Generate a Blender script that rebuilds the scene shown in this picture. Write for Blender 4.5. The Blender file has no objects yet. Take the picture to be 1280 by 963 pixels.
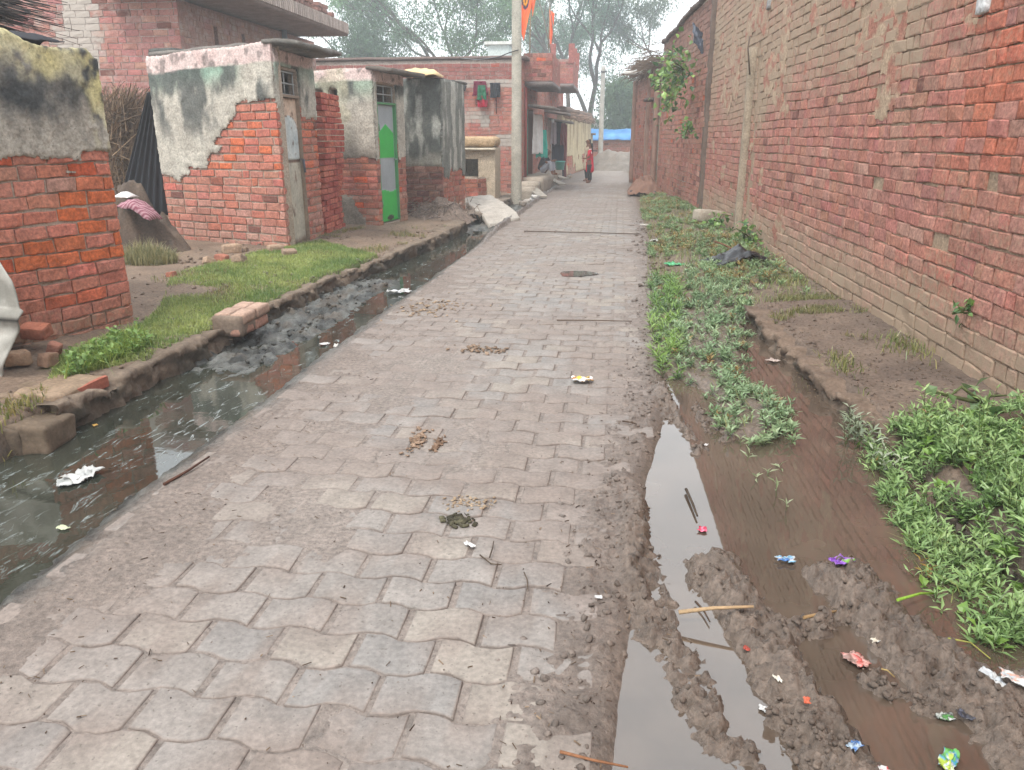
import bpy, math, random
import numpy as np
from mathutils import Vector, Matrix

random.seed(7)
rng = np.random.default_rng(7)
SC = bpy.context.scene
COL = SC.collection

# ------------------------------------------------------------------ camera, sky, sun, exposure
H = 1.5
F, CX, CY = 960.0, 640.0, 481.5
PITCH = math.atan((CY - 172) / F)
YAW = math.atan((775 - 640) * math.cos(PITCH) / F)
cam_d = bpy.data.cameras.new("camera")
cam = bpy.data.objects.new("camera", cam_d)
COL.objects.link(cam)
cam.location = (0, 0, H)
cam.rotation_euler = (math.pi / 2 - PITCH, 0, YAW)
cam_d.sensor_width = 36
cam_d.lens = F / 1280 * 36
cam_d.clip_start = 0.05
cam_d.clip_end = 3000
SC.camera = cam

SUN_EL, SUN_AZ = math.radians(58), math.radians(200)      # azimuth clockwise from +Y (behind, slightly left)
world = bpy.data.worlds.new("World")
SC.world = world
world.use_nodes = True
wn = world.node_tree.nodes
wl = world.node_tree.links
wn.clear()
w_out = wn.new("ShaderNodeOutputWorld")
w_bg = wn.new("ShaderNodeBackground")
w_sky = wn.new("ShaderNodeTexSky")
w_sky.sky_type = 'NISHITA'
w_sky.sun_disc = False
w_sky.sun_elevation = SUN_EL
w_sky.sun_rotation = SUN_AZ
w_sky.dust_density = 4
w_tc = wn.new("ShaderNodeTexCoord")
w_no = wn.new("ShaderNodeTexNoise")
w_no.inputs['Scale'].default_value = 1.6
w_no.inputs['Detail'].default_value = 5
w_ramp = wn.new("ShaderNodeValToRGB")
w_ramp.color_ramp.elements[0].position = 0.3
w_ramp.color_ramp.elements[0].color = (9.6, 10.3, 10.9, 1)
w_ramp.color_ramp.elements[1].position = 0.7
w_ramp.color_ramp.elements[1].color = (12.0, 12.4, 12.7, 1)
w_mix = wn.new("ShaderNodeMixRGB")
w_mix.inputs[0].default_value = 0.9
wl.new(w_tc.outputs['Generated'], w_no.inputs['Vector'])
wl.new(w_no.outputs[0], w_ramp.inputs[0])
wl.new(w_sky.outputs[0], w_mix.inputs[1])
wl.new(w_ramp.outputs[0], w_mix.inputs[2])
wl.new(w_mix.outputs[0], w_bg.inputs[0])
w_bg.inputs[1].default_value = 0.1
wl.new(w_bg.outputs[0], w_out.inputs[0])

sun_d = bpy.data.lights.new("sun", 'SUN')
sun_d.energy = 1.6
sun_d.angle = math.radians(13)
sun_d.color = (1, 0.96, 0.9)
sun = bpy.data.objects.new("sun", sun_d)
COL.objects.link(sun)
sdir = Vector((math.sin(SUN_AZ) * math.cos(SUN_EL), math.cos(SUN_AZ) * math.cos(SUN_EL), math.sin(SUN_EL)))
sun.rotation_euler = sdir.to_track_quat('Z', 'Y').to_euler()
sun.location = sdir * 50

SC.render.engine = 'CYCLES'
SC.view_settings.view_transform = 'Standard'
SC.view_settings.look = 'None'
SC.view_settings.gamma = 1
SC.view_settings.use_curve_mapping = False
SC.view_settings.exposure = 1.04
SC.cycles.max_bounces = 6
SC.cycles.diffuse_bounces = 3
SC.cycles.glossy_bounces = 3
SC.cycles.transparent_max_bounces = 6
SC.cycles.volume_bounces = 2
SC.cycles.use_denoising = True

# ------------------------------------------------------------------ measuring helpers (photo pixel -> place)
cp, sp, cy_, sy_ = math.cos(PITCH), math.sin(PITCH), math.cos(YAW), math.sin(YAW)
def ray(px, py):
    u, v = (px - CX) / F, (py - CY) / F
    f = (-sy_ * cp, cy_ * cp, -sp); r = (cy_, sy_, 0); up = (-sy_ * sp, cy_ * sp, cp)
    return [f[i] + u * r[i] - v * up[i] for i in range(3)]
def G(px, py, z=0.0):
    d = ray(px, py); t = (z - H) / d[2]
    return (d[0] * t, d[1] * t)
def AT(px, py, Y):
    d = ray(px, py); t = Y / d[1]
    return (d[0] * t, H + d[2] * t)

# ------------------------------------------------------------------ noise
def _hash(ix, iy, iz, seed):
    with np.errstate(over='ignore'):
        h = (ix.astype(np.int64) * 374761393 + iy.astype(np.int64) * 668265263 + iz.astype(np.int64) * 2147483647 + seed * 974711) & 0xFFFFFFFF
        h = ((h ^ (h >> 13)) * 1274126177) & 0xFFFFFFFF
        h = ((h ^ (h >> 16)) * 2246822519) & 0xFFFFFFFF
        h = h ^ (h >> 15)
    return (h & 0xFFFF) / 65535.0
def vnoise(x, y, seed=0, z=None):
    x = np.asarray(x, float); y = np.asarray(y, float)
    x, y = np.broadcast_arrays(x, y)
    ix, iy = np.floor(x), np.floor(y)
    fx, fy = x - ix, y - iy
    fx = fx * fx * (3 - 2 * fx); fy = fy * fy * (3 - 2 * fy)
    if z is None:
        zz = [np.zeros_like(ix)]; fz = None
    else:
        z = np.broadcast_to(np.asarray(z, float), x.shape)
        iz = np.floor(z); fz = z - iz; fz = fz * fz * (3 - 2 * fz); zz = [iz, iz + 1]
    res = []
    for k in zz:
        a = _hash(ix, iy, k, seed); b = _hash(ix + 1, iy, k, seed); c = _hash(ix, iy + 1, k, seed); d = _hash(ix + 1, iy + 1, k, seed)
        res.append((a * (1 - fx) + b * fx) * (1 - fy) + (c * (1 - fx) + d * fx) * fy)
    if fz is None:
        return res[0]
    return res[0] * (1 - fz) + res[1] * fz
def fbm(x, y, seed=0, o=4, z=None):
    t = 0; a = 1; s = 0
    for k in range(o):
        t = t + a * vnoise(np.asarray(x) * 2 ** k + 17.3 * k, np.asarray(y) * 2 ** k - 9.1 * k, seed + k, None if z is None else np.asarray(z) * 2 ** k)
        s += a; a *= 0.5
    return t / s
def sstep(a, b, x):
    t = np.clip((np.asarray(x, float) - a) / (b - a), 0, 1)
    return t * t * (3 - 2 * t)
def lerp(a, b, t):
    return a + (b - a) * t
def cmix(c0, c1, t):
    t = np.asarray(t)[..., None]
    return np.asarray(c0) * (1 - t) + np.asarray(c1) * t
def S(r, g, b, k=1.0):                       # sRGB 0-255 -> linear
    def f(c):
        c /= 255
        return c / 12.92 if c <= 0.04045 else ((c + 0.055) / 1.055) ** 2.4
    return np.array([f(r) * k, f(g) * k, f(b) * k])
def inpoly(x, y, poly):
    x = np.asarray(x); y = np.asarray(y); r = np.zeros(x.shape, bool)
    n = len(poly)
    for i in range(n):
        x0, y0 = poly[i]; x1, y1 = poly[(i + 1) % n]
        if y0 == y1:
            continue
        c = ((y0 > y) != (y1 > y)) & (x < (x1 - x0) * (y - y0) / (y1 - y0) + x0)
        r ^= c
    return r
def poly_dist(x, y, pts):
    best = np.full(np.shape(x), 1e9); par = np.zeros(np.shape(x))
    n = len(pts) - 1
    for i in range(n):
        (x0, y0), (x1, y1) = pts[i], pts[i + 1]
        ex, ey = x1 - x0, y1 - y0
        t = np.clip(((x - x0) * ex + (y - y0) * ey) / (ex * ex + ey * ey), 0, 1)
        d = np.hypot(x - x0 - t * ex, y - y0 - t * ey)
        m = d < best
        best = np.where(m, d, best); par = np.where(m, (i + t) / n, par)
    return best, par

# ------------------------------------------------------------------ mesh builder
class MB:
    def __init__(s):
        s.V = []; s.C = []; s.A = []; s.F = []; s.n = 0
    def add(s, v, faces, col=(0.5, 0.5, 0.5), m=0, smooth=False, a=0.0):
        v = np.asarray(v, float).reshape(-1, 3)
        k = len(v)
        c = np.asarray(col, float)
        c = np.broadcast_to(c, (k, 3)) if c.ndim == 1 else c
        s.V.append(v); s.C.append(c); s.A.append(np.broadcast_to(np.asarray(a, float), (k,)))
        if not isinstance(faces, list) or (faces and isinstance(faces[0], np.ndarray) and faces[0].ndim == 2):
            groups = faces if isinstance(faces, list) else [faces]
        else:
            by = {}
            for f in faces:
                by.setdefault(len(f), []).append(f)
            groups = [np.array(g) for g in by.values()]
        for g in groups:
            if len(g):
                s.F.append((np.asarray(g) + s.n, m, smooth))
        s.n += k
    def build(s, name, mats, parent=None, loc=None, rot=None):
        me = bpy.data.meshes.new(name)
        v = np.concatenate(s.V); c = np.concatenate(s.C); a = np.concatenate(s.A)
        if loc is not None and parent is None:
            v = v - np.asarray(loc)
        me.vertices.add(len(v)); me.vertices.foreach_set('co', v.ravel().astype(np.float32))
        loops = np.concatenate([f.ravel() for f, _, _ in s.F])
        tot = np.concatenate([np.full(len(f), f.shape[1]) for f, _, _ in s.F])
        mi = np.concatenate([np.full(len(f), m) for f, m, _ in s.F])
        sm = np.concatenate([np.full(len(f), b) for f, _, b in s.F])
        me.loops.add(len(loops)); me.loops.foreach_set('vertex_index', loops.astype(np.int32))
        me.polygons.add(len(tot))
        me.polygons.foreach_set('loop_start', np.concatenate([[0], np.cumsum(tot)[:-1]]).astype(np.int32))
        me.polygons.foreach_set('material_index', mi.astype(np.int32))
        me.polygons.foreach_set('use_smooth', sm.astype(bool))
        ca = me.attributes.new('Col', 'FLOAT_COLOR', 'POINT')
        ca.data.foreach_set('color', np.concatenate([c, np.ones((len(c), 1))], 1).ravel().astype(np.float32))
        fa = me.attributes.new('amt', 'FLOAT', 'POINT')
        fa.data.foreach_set('value', a.astype(np.float32))
        for m in (mats if isinstance(mats, (list, tuple)) else [mats]):
            me.materials.append(m)
        me.update(calc_edges=True)
        me.validate()
        o = bpy.data.objects.new(name, me)
        COL.objects.link(o)
        if loc is not None and parent is None:
            o.location = loc
        if rot:
            o.rotation_euler = rot
        if parent is not None:
            o.parent = parent
            if parent.type == 'EMPTY' or parent.location.length > 0:
                o.matrix_parent_inverse = Matrix.Translation(parent.location).inverted()
        return o
def tag(o, label, cat, group=None):
    o['label'] = label; o['category'] = cat
    if group: o['group'] = group
    return o
def structure(o):
    o['kind'] = 'structure'; return o
def stuff(o):
    o['kind'] = 'stuff'; return o
def thing(name, loc, label, cat, group=None):
    o = bpy.data.objects.new(name, None)
    o.empty_display_size = 0.2
    COL.objects.link(o); o.location = loc
    return tag(o, label, cat, group)
def plabel(o, label):
    o['label'] = label; return o

# shapes ------------------------------------------------------------
def grid_faces(nu, nv):
    i = np.arange(nu - 1)[:, None] * nv + np.arange(nv - 1)[None, :]
    i = i.ravel()
    return np.stack([i, i + nv, i + nv + 1, i + 1], 1)
_cube_cache = {}
def cube_grid(nx, ny, nz):
    k = (nx, ny, nz)
    if k in _cube_cache: return _cube_cache[k]
    vs = {}; V = []; Fc = []
    def vid(p):
        q = tuple(int(round(c * 10000)) for c in p)
        if q not in vs:
            vs[q] = len(V); V.append(p)
        return vs[q]
    n = (nx, ny, nz)
    for ax in range(3):
        a, b = (ax + 1) % 3, (ax + 2) % 3
        for sgn in (-1, 1):
            for i in range(n[a]):
                for j in range(n[b]):
                    q = []
                    for (di, dj) in ((0, 0), (1, 0), (1, 1), (0, 1)):
                        p = [0, 0, 0]; p[ax] = sgn; p[a] = -1 + 2 * (i + di) / n[a]; p[b] = -1 + 2 * (j + dj) / n[b]
                        q.append(vid(tuple(p)))
                    Fc.append(q if sgn > 0 else q[::-1])
    r = (np.array(V, float), np.array(Fc))
    _cube_cache[k] = r
    return r
def rbox(mb, c, size, rot=(0, 0, 0), r=0.01, n=(3, 3, 3), amp=0.0, freq=8, seed=0, col=(0.5, 0.5, 0.5), m=0, smooth=True, a=0.0, colvar=0.0, warp=None):
    P, Fc = cube_grid(*n)
    hs = np.asarray(size, float) / 2
    r = min(r, hs.min() * 0.98)
    p = P * hs
    inner = np.clip(p, -(hs - r), hs - r)
    # grid lines placed close to the border so rounding has somewhere to act
    d = p - inner
    L = np.linalg.norm(d, axis=1, keepdims=True)
    p = np.where(L > 1e-9, inner + d / np.maximum(L, 1e-9) * r, p)
    if amp:
        q = p * freq + seed * 3.17
        dx = fbm(q[:, 0], q[:, 1], seed, 3, q[:, 2]) - 0.5
        dy = fbm(q[:, 1] + 40, q[:, 2], seed + 5, 3, q[:, 0]) - 0.5
        dz = fbm(q[:, 2] + 80, q[:, 0], seed + 9, 3, q[:, 1]) - 0.5
        p = p + np.stack([dx, dy, dz], 1) * 2 * amp
    if warp is not None:
        p = warp(p)
    R = np.array(Matrix.Rotation(rot[2], 3, 'Z') @ Matrix.Rotation(rot[1], 3, 'Y') @ Matrix.Rotation(rot[0], 3, 'X'))
    p = p @ R.T + np.asarray(c)
    cc = np.asarray(col, float)
    if colvar:
        nz = fbm(p[:, 0] * freq * 1.5, p[:, 1] * freq * 1.5, seed + 3, 3, p[:, 2] * freq * 1.5)
        cc = cc * (1 + colvar * 2 * (nz[:, None] - 0.5))
    mb.add(p, Fc, cc, m, smooth, a)
def box(mb, lo, hi, col=(0.5, 0.5, 0.5), m=0, a=0.0):
    P, Fc = cube_grid(1, 1, 1)
    lo = np.asarray(lo, float); hi = np.asarray(hi, float)
    mb.add((lo + hi) / 2 + P * (hi - lo) / 2, Fc, col, m, False, a)
def obox(mb, p0, p1, z0, z1, d0, d1, side, col=(0.5, 0.5, 0.5), m=0, a=0.0):
    """box along the line p0-p1, from depth d0 to d1 along the outward normal"""
    p0 = np.asarray(p0, float); p1 = np.asarray(p1, float); e = (p1 - p0) / np.linalg.norm(p1 - p0)
    nn = side * np.array([e[1], -e[0]])
    P, Fc = cube_grid(1, 1, 1)
    s = (P[:, 0] + 1) / 2; d = lerp(d0, d1, (P[:, 1] + 1) / 2); z = lerp(z0, z1, (P[:, 2] + 1) / 2)
    xy = p0 + (p1 - p0) * s[:, None] + nn * d[:, None]
    if side < 0: pass
    mb.add(np.column_stack([xy, z]), Fc, col, m, False, a)
def tube(mb, pts, rad, k=6, col=(0.5, 0.5, 0.5), m=0, caps=True, smooth=True):
    pts = np.asarray(pts, float); n = len(pts)
    rad = np.broadcast_to(np.asarray(rad, float), (n,))
    t = np.gradient(pts, axis=0); t /= np.maximum(np.linalg.norm(t, axis=1, keepdims=True), 1e-9)
    ref = np.array([0, 0, 1.0]) if abs(t[0][2]) < 0.9 else np.array([1.0, 0, 0])
    V = []
    for i in range(n):
        u = np.cross(t[i], ref); u /= max(np.linalg.norm(u), 1e-9); w = np.cross(u, t[i]); ref = w
        an = np.arange(k) * 2 * math.pi / k
        V.append(pts[i] + rad[i] * (np.cos(an)[:, None] * u + np.sin(an)[:, None] * w))
    V = np.concatenate(V)
    f = []
    for i in range(n - 1):
        for j in range(k):
            f.append((i * k + j, i * k + (j + 1) % k, (i + 1) * k + (j + 1) % k, (i + 1) * k + j))
    mb.add(V, np.array(f), col, m, smooth)
    if caps:
        b = mb.n - len(V)
        mb.F.append((np.arange(k)[::-1][None, :] + b, m, False))
        mb.F.append((np.arange(k)[None, :] + b + (n - 1) * k, m, False))
def sticks(mb, P, Q, r, col, m=0, taper=0.5):
    """many thin three-sided sticks"""
    P = np.asarray(P, float); Q = np.asarray(Q, float); n = len(P)
    d = Q - P; d /= np.maximum(np.linalg.norm(d, axis=1, keepdims=True), 1e-9)
    ref = np.where(np.abs(d[:, 2:3]) < 0.9, [[0, 0, 1.0]], [[1.0, 0, 0]])
    u = np.cross(d, ref); u /= np.linalg.norm(u, axis=1, keepdims=True); w = np.cross(u, d)
    r = np.broadcast_to(np.asarray(r, float), (n,))[:, None]
    V = []
    for base, k in ((P, 1.0), (Q, taper)):
        for an in (0, 2.094, 4.189):
            V.append(base + r * k * (math.cos(an) * u + math.sin(an) * w))
    V = np.stack(V, 1).reshape(-1, 3)
    b = np.arange(n)[:, None] * 6
    f = np.concatenate([b + np.array([[0, 1, 4, 3]]), b + np.array([[1, 2, 5, 4]]), b + np.array([[2, 0, 3, 5]])])
    t3 = b + np.array([[3, 4, 5]])
    c = np.asarray(col, float)
    c = np.repeat(c, 6, 0) if c.ndim == 2 else c
    mb.add(V, [f, t3], c, m, False)
def leaves(mb, P, D, L, W, col, m=0, droop=0.25, cup=0.25):
    """folded leaf blades from points P along directions D"""
    P = np.asarray(P, float); D = np.asarray(D, float); n = len(P)
    D = D / np.maximum(np.linalg.norm(D, axis=1, keepdims=True), 1e-9)
    side = np.cross(D, np.array([[0, 0, 1.0]]) + rng.normal(0, 0.35, (n, 3)))
    side /= np.maximum(np.linalg.norm(side, axis=1, keepdims=True), 1e-9)
    up = np.cross(side, D)
    L = np.broadcast_to(np.asarray(L, float), (n,))[:, None]; W = np.broadcast_to(np.asarray(W, float), (n,))[:, None]
    mid = P + D * L * 0.45
    V = np.stack([P, mid + side * W * 0.5 + up * W * cup, mid - side * W * 0.5 + up * W * cup, mid, P + D * L - up * L * droop,], 1).reshape(-1, 3)
    b = np.arange(n)[:, None] * 5
    f = np.concatenate([b + np.array([[0, 3, 1]]), b + np.array([[1, 3, 4]]), b + np.array([[0, 2, 3]]), b + np.array([[3, 2, 4]])])
    c = np.asarray(col, float)
    c = np.repeat(c, 5, 0) if c.ndim == 2 else c
    mb.add(V, f, c, m, False)
def blades(mb, P, h, w, lean, col, m=0):
    P = np.asarray(P, float); n = len(P)
    an = rng.uniform(0, 2 * math.pi, n); ln = np.abs(rng.normal(0, lean, n))
    d = np.stack([np.cos(an), np.sin(an), np.zeros(n)], 1)
    a2 = an + math.pi / 2 + rng.normal(0, 0.6, n)
    s = np.stack([np.cos(a2), np.sin(a2), np.zeros(n)], 1)
    h = np.broadcast_to(np.asarray(h, float), (n,))[:, None]; w = np.broadcast_to(np.asarray(w, float), (n,))[:, None]; ln = ln[:, None]
    up = np.array([[0, 0, 1.0]])
    V = np.stack([P - s * w / 2, P + s * w / 2, P + d * h * ln * 0.4 + up * h * 0.6 + s * w * 0.4, P + d * h * ln * 0.4 + up * h * 0.6 - s * w * 0.4, P + d * h * ln + up * h * (1 - 0.35 * ln)], 1).reshape(-1, 3)
    b = np.arange(n)[:, None] * 5
    c = np.asarray(col, float)
    c = np.repeat(c, 5, 0) if c.ndim == 2 else c
    mb.add(V, [b + np.array([[0, 1, 2, 3]]), b + np.array([[3, 2, 4]])], c, m, False)

# ------------------------------------------------------------------ materials
def mat(name, rough=0.9, spec=0.3, n1=(6, 0.35), n2=(60, 0.35), bump=(40, 0.4, 0.01), fixed=None, metal=0.0, trans=0.0, smear=None, sheen=0.0, speck=None):
    """vertex colour ('Col') broken up by two noises and a bump"""
    m = bpy.data.materials.new(name); m.use_nodes = True
    nt = m.node_tree; N = nt.nodes; Lk = nt.links
    bs = N['Principled BSDF']; out = N['Material Output']
    bs.inputs['Roughness'].default_value = rough
    bs.inputs['Specular IOR Level'].default_value = spec
    bs.inputs['Metallic'].default_value = metal
    tc = N.new('ShaderNodeTexCoord')
    at = N.new('ShaderNodeAttribute'); at.attribute_name = 'Col'
    cur = at.outputs['Color']
    if fixed is not None:
        rgb = N.new('ShaderNodeRGB'); rgb.outputs[0].default_value = (*fixed, 1); cur = rgb.outputs[0]
    for sc, k in (n1, n2):
        if not k: continue
        no = N.new('ShaderNodeTexNoise'); no.inputs['Scale'].default_value = sc; no.inputs['Detail'].default_value = 5; no.inputs['Roughness'].default_value = 0.65
        Lk.new(tc.outputs['Object'], no.inputs['Vector'])
        mr = N.new('ShaderNodeMapRange'); mr.inputs['From Min'].default_value = 0.25; mr.inputs['From Max'].default_value = 0.75
        mr.inputs['To Min'].default_value = 1 - k; mr.inputs['To Max'].default_value = 1 + k
        Lk.new(no.outputs[0], mr.inputs['Value'])
        mu = N.new('ShaderNodeVectorMath'); mu.operation = 'SCALE'
        Lk.new(cur, mu.inputs[0]); Lk.new(mr.outputs[0], mu.inputs['Scale'])
        cur = mu.outputs[0]
    if smear is not None:                       # mortar / dirt smeared over the face: (colour, scale)
        sc_col, sc_scale = smear
        ao = N.new('ShaderNodeAttribute'); ao.attribute_name = 'amt'
        no = N.new('ShaderNodeTexNoise'); no.inputs['Scale'].default_value = sc_scale; no.inputs['Detail'].default_value = 6; no.inputs['Roughness'].default_value = 0.7
        Lk.new(tc.outputs['Object'], no.inputs['Vector'])
        ad = N.new('ShaderNodeMath'); ad.operation = 'ADD'
        Lk.new(no.outputs[0], ad.inputs[0]); Lk.new(ao.outputs['Fac'], ad.inputs[1])
        mr = N.new('ShaderNodeMapRange'); mr.inputs['From Min'].default_value = 0.78; mr.inputs['From Max'].default_value = 1.12
        Lk.new(ad.outputs[0], mr.inputs['Value'])
        mx = N.new('ShaderNodeMixRGB'); mx.inputs[2].default_value = (*sc_col, 1)
        Lk.new(mr.outputs[0], mx.inputs[0]); Lk.new(cur, mx.inputs[1])
        cur = mx.outputs[0]
    if speck is not None:                       # (scale, threshold, colour)
        no = N.new('ShaderNodeTexNoise'); no.inputs['Scale'].default_value = speck[0]; no.inputs['Detail'].default_value = 3
        Lk.new(tc.outputs['Object'], no.inputs['Vector'])
        mr = N.new('ShaderNodeMapRange'); mr.inputs['From Min'].default_value = speck[1]; mr.inputs['From Max'].default_value = speck[1] + 0.06
        mr.inputs['To Max'].default_value = 0.8
        Lk.new(no.outputs[0], mr.inputs['Value'])
        mx = N.new('ShaderNodeMixRGB'); mx.inputs[2].default_value = (*speck[2], 1)
        Lk.new(mr.outputs[0], mx.inputs[0]); Lk.new(cur, mx.inputs[1]); cur = mx.outputs[0]
    Lk.new(cur, bs.inputs['Base Color'])
    if bump:
        no = N.new('ShaderNodeTexNoise'); no.inputs['Scale'].default_value = bump[0]; no.inputs['Detail'].default_value = 6; no.inputs['Roughness'].default_value = 0.7
        Lk.new(tc.outputs['Object'], no.inputs['Vector'])
        bp = N.new('ShaderNodeBump'); bp.inputs['Strength'].default_value = bump[1]; bp.inputs['Distance'].default_value = bump[2]
        Lk.new(no.outputs[0], bp.inputs['Height']); Lk.new(bp.outputs[0], bs.inputs['Normal'])
    if trans:
        tr = N.new('ShaderNodeBsdfTranslucent'); Lk.new(cur, tr.inputs['Color'])
        ms = N.new('ShaderNodeMixShader'); ms.inputs[0].default_value = trans
        Lk.new(bs.outputs[0], ms.inputs[1]); Lk.new(tr.outputs[0], ms.inputs[2]); Lk.new(ms.outputs[0], out.inputs['Surface'])
    return m

MORTAR_BUFF = S(172, 150, 128, 0.8)
MORTAR_GREY = S(180, 164, 148, 0.82)
M = {}
M['brick'] = mat('brick', 0.92, 0.2, (11, 0.30), (40, 0.50), (50, 1.0, 0.010), smear=(tuple(MORTAR_BUFF), 21))
M['brick_grey'] = mat('brick_grey_smear', 0.92, 0.2, (8, 0.20), (45, 0.35), (55, 0.6, 0.008), smear=(tuple(S(188, 178, 168, 0.8)), 7))
M['mortar'] = mat('mortar', 0.95, 0.1, (6, 0.25), (45, 0.42), (35, 0.9, 0.014))
M['plaster'] = mat('plaster', 0.93, 0.15, (9, 0.28), (42, 0.42), (26, 0.9, 0.016), speck=(60, 0.67, (0.09, 0.085, 0.075)))
M['concrete'] = mat('concrete', 0.9, 0.25, (5, 0.25), (45, 0.38), (40, 0.8, 0.012), speck=(50, 0.68, (0.09, 0.08, 0.07)))
M['soil'] = mat('soil', 0.8, 0.3, (5, 0.22), (42, 0.5), (60, 0.9, 0.012), speck=(85, 0.64, (0.07, 0.055, 0.045)))
M['paver'] = mat('paver_concrete', 0.82, 0.3, (7, 0.20), (55, 0.30), (130, 0.6, 0.003), speck=(70, 0.645, (0.11, 0.095, 0.08)))
M['wood'] = mat('wood', 0.85, 0.2, (8, 0.3), (60, 0.3), (60, 0.4, 0.004))
M['straw'] = mat('straw', 0.9, 0.15, (10, 0.3), (80, 0.3), None)
M['leaf'] = mat('leaf', 0.38, 0.5, (3, 0.2), (30, 0.15), None, trans=0.3)
M['tree_leaf'] = mat('tree_leaf', 0.6, 0.25, (0.8, 0.25), (6, 0.2), None, trans=0.25)
M['bark'] = mat('bark', 0.95, 0.1, (2, 0.3), (20, 0.3), (12, 0.6, 0.03))
M['cloth'] = mat('cloth', 0.95, 0.1, (7, 0.15), (120, 0.12), (60, 0.3, 0.004))
M['plastic'] = mat('plastic', 0.35, 0.5, (12, 0.12), (90, 0.08), (25, 0.3, 0.006))
M['paint'] = mat('paint', 0.5, 0.4, (5, 0.10), (45, 0.12), (20, 0.15, 0.004))
M['rust'] = mat('worn_tin', 0.6, 0.4, (5, 0.25), (30, 0.25), (25, 0.3, 0.004))
M['skin'] = mat('skin', 0.6, 0.3, (10, 0.06), (80, 0.06), None)
M['hair'] = mat('hair', 0.45, 0.4, (20, 0.2), (90, 0.2), None)
M['stone'] = mat('stone', 0.9, 0.2, (6, 0.2), (50, 0.3), (40, 0.5, 0.006))

# wet ground: roughness driven by the 'amt' attribute
def wet_variant(base, name, dry_rough, wet_rough):
    m = base.copy(); m.name = name
    N = m.node_tree.nodes; Lk = m.node_tree.links; bs = N['Principled BSDF']
    ao = N.new('ShaderNodeAttribute'); ao.attribute_name = 'amt'
    tc = N.new('ShaderNodeTexCoord')
    no = N.new('ShaderNodeTexNoise'); no.inputs['Scale'].default_value = 14; no.inputs['Detail'].default_value = 4
    Lk.new(tc.outputs['Object'], no.inputs['Vector'])
    mu = N.new('ShaderNodeMath'); mu.operation = 'MULTIPLY_ADD'; mu.inputs[1].default_value = 0.5; 
    Lk.new(no.outputs[0], mu.inputs[0]); Lk.new(ao.outputs['Fac'], mu.inputs[2])
    mr = N.new('ShaderNodeMapRange'); mr.inputs['From Min'].default_value = 0.3; mr.inputs['From Max'].default_value = 1.25
    mr.inputs['To Min'].default_value = dry_rough; mr.inputs['To Max'].default_value = wet_rough
    Lk.new(mu.outputs[0], mr.inputs['Value']); Lk.new(mr.outputs[0], bs.inputs['Roughness'])
    bs.inputs['Specular IOR Level'].default_value = 0.5
    return m
M['soil'] = wet_variant(M['soil'], 'soil_wet', 0.95, 0.22)
M['paver'] = wet_variant(M['paver'], 'paver_wet', 0.9, 0.3)

def water_mat(name, base, ior, film=None, rip=0.02):
    m = bpy.data.materials.new(name); m.use_nodes = True
    N = m.node_tree.nodes; Lk = m.node_tree.links; bs = N['Principled BSDF']
    bs.inputs['Base Color'].default_value = (*base, 1)
    bs.inputs['Roughness'].default_value = 0.02
    bs.inputs['IOR'].default_value = ior
    tc = N.new('ShaderNodeTexCoord')
    no = N.new('ShaderNodeTexNoise'); no.inputs['Scale'].default_value = 9; no.inputs['Detail'].default_value = 3
    Lk.new(tc.outputs['Object'], no.inputs['Vector'])
    bp = N.new('ShaderNodeBump'); bp.inputs['Strength'].default_value = rip; bp.inputs['Distance'].default_value = 0.02
    Lk.new(no.outputs[0], bp.inputs['Height']); Lk.new(bp.outputs[0], bs.inputs['Normal'])
    # murk: silt clouds in the water, and a scum film in streaks
    n2 = N.new('ShaderNodeTexNoise'); n2.inputs['Scale'].default_value = 2.4; n2.inputs['Detail'].default_value = 5
    Lk.new(tc.outputs['Object'], n2.inputs['Vector'])
    rp = N.new('ShaderNodeValToRGB'); rp.color_ramp.elements[0].position = 0.35; rp.color_ramp.elements[1].position = 0.7
    rp.color_ramp.elements[0].color = (*base, 1); rp.color_ramp.elements[1].color = (*(np.asarray(base) * 1.7), 1)
    Lk.new(n2.outputs[0], rp.inputs[0])
    cur = rp.outputs[0]
    if film:
        mp = N.new('ShaderNodeMapping'); mp.inputs['Scale'].default_value = (9, 2.6, 1); mp.inputs['Rotation'].default_value = (0, 0, -0.25)
        Lk.new(tc.outputs['Object'], mp.inputs['Vector'])
        n3 = N.new('ShaderNodeTexNoise'); n3.inputs['Scale'].default_value = 2.0; n3.inputs['Detail'].default_value = 8; n3.inputs['Roughness'].default_value = 0.72; n3.inputs['Distortion'].default_value = 1.2
        Lk.new(mp.outputs[0], n3.inputs['Vector'])
        mr = N.new('ShaderNodeMapRange'); mr.inputs['From Min'].default_value = film[1]; mr.inputs['From Max'].default_value = film[1] + 0.1
        Lk.new(n3.outputs[0], mr.inputs['Value'])
        mx = N.new('ShaderNodeMixRGB'); mx.inputs[2].default_value = (*film[0], 1)
        Lk.new(mr.outputs[0], mx.inputs[0]); Lk.new(cur, mx.inputs[1]); cur = mx.outputs[0]
        m2 = N.new('ShaderNodeMapRange'); m2.inputs['To Min'].default_value = 0.03; m2.inputs['To Max'].default_value = 0.35
        Lk.new(mr.outputs[0], m2.inputs['Value']); Lk.new(m2.outputs[0], bs.inputs['Roughness'])
    Lk.new(cur, bs.inputs['Base Color'])
    return m
M['puddle'] = water_mat('muddy_water', S(92, 79, 68, 0.60), 1.95, None, 0.006)
M['drain'] = water_mat('drain_water', S(62, 64, 55, 0.5), 1.68, (S(136, 144, 142, 0.75), 0.555), 0.03)
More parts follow.
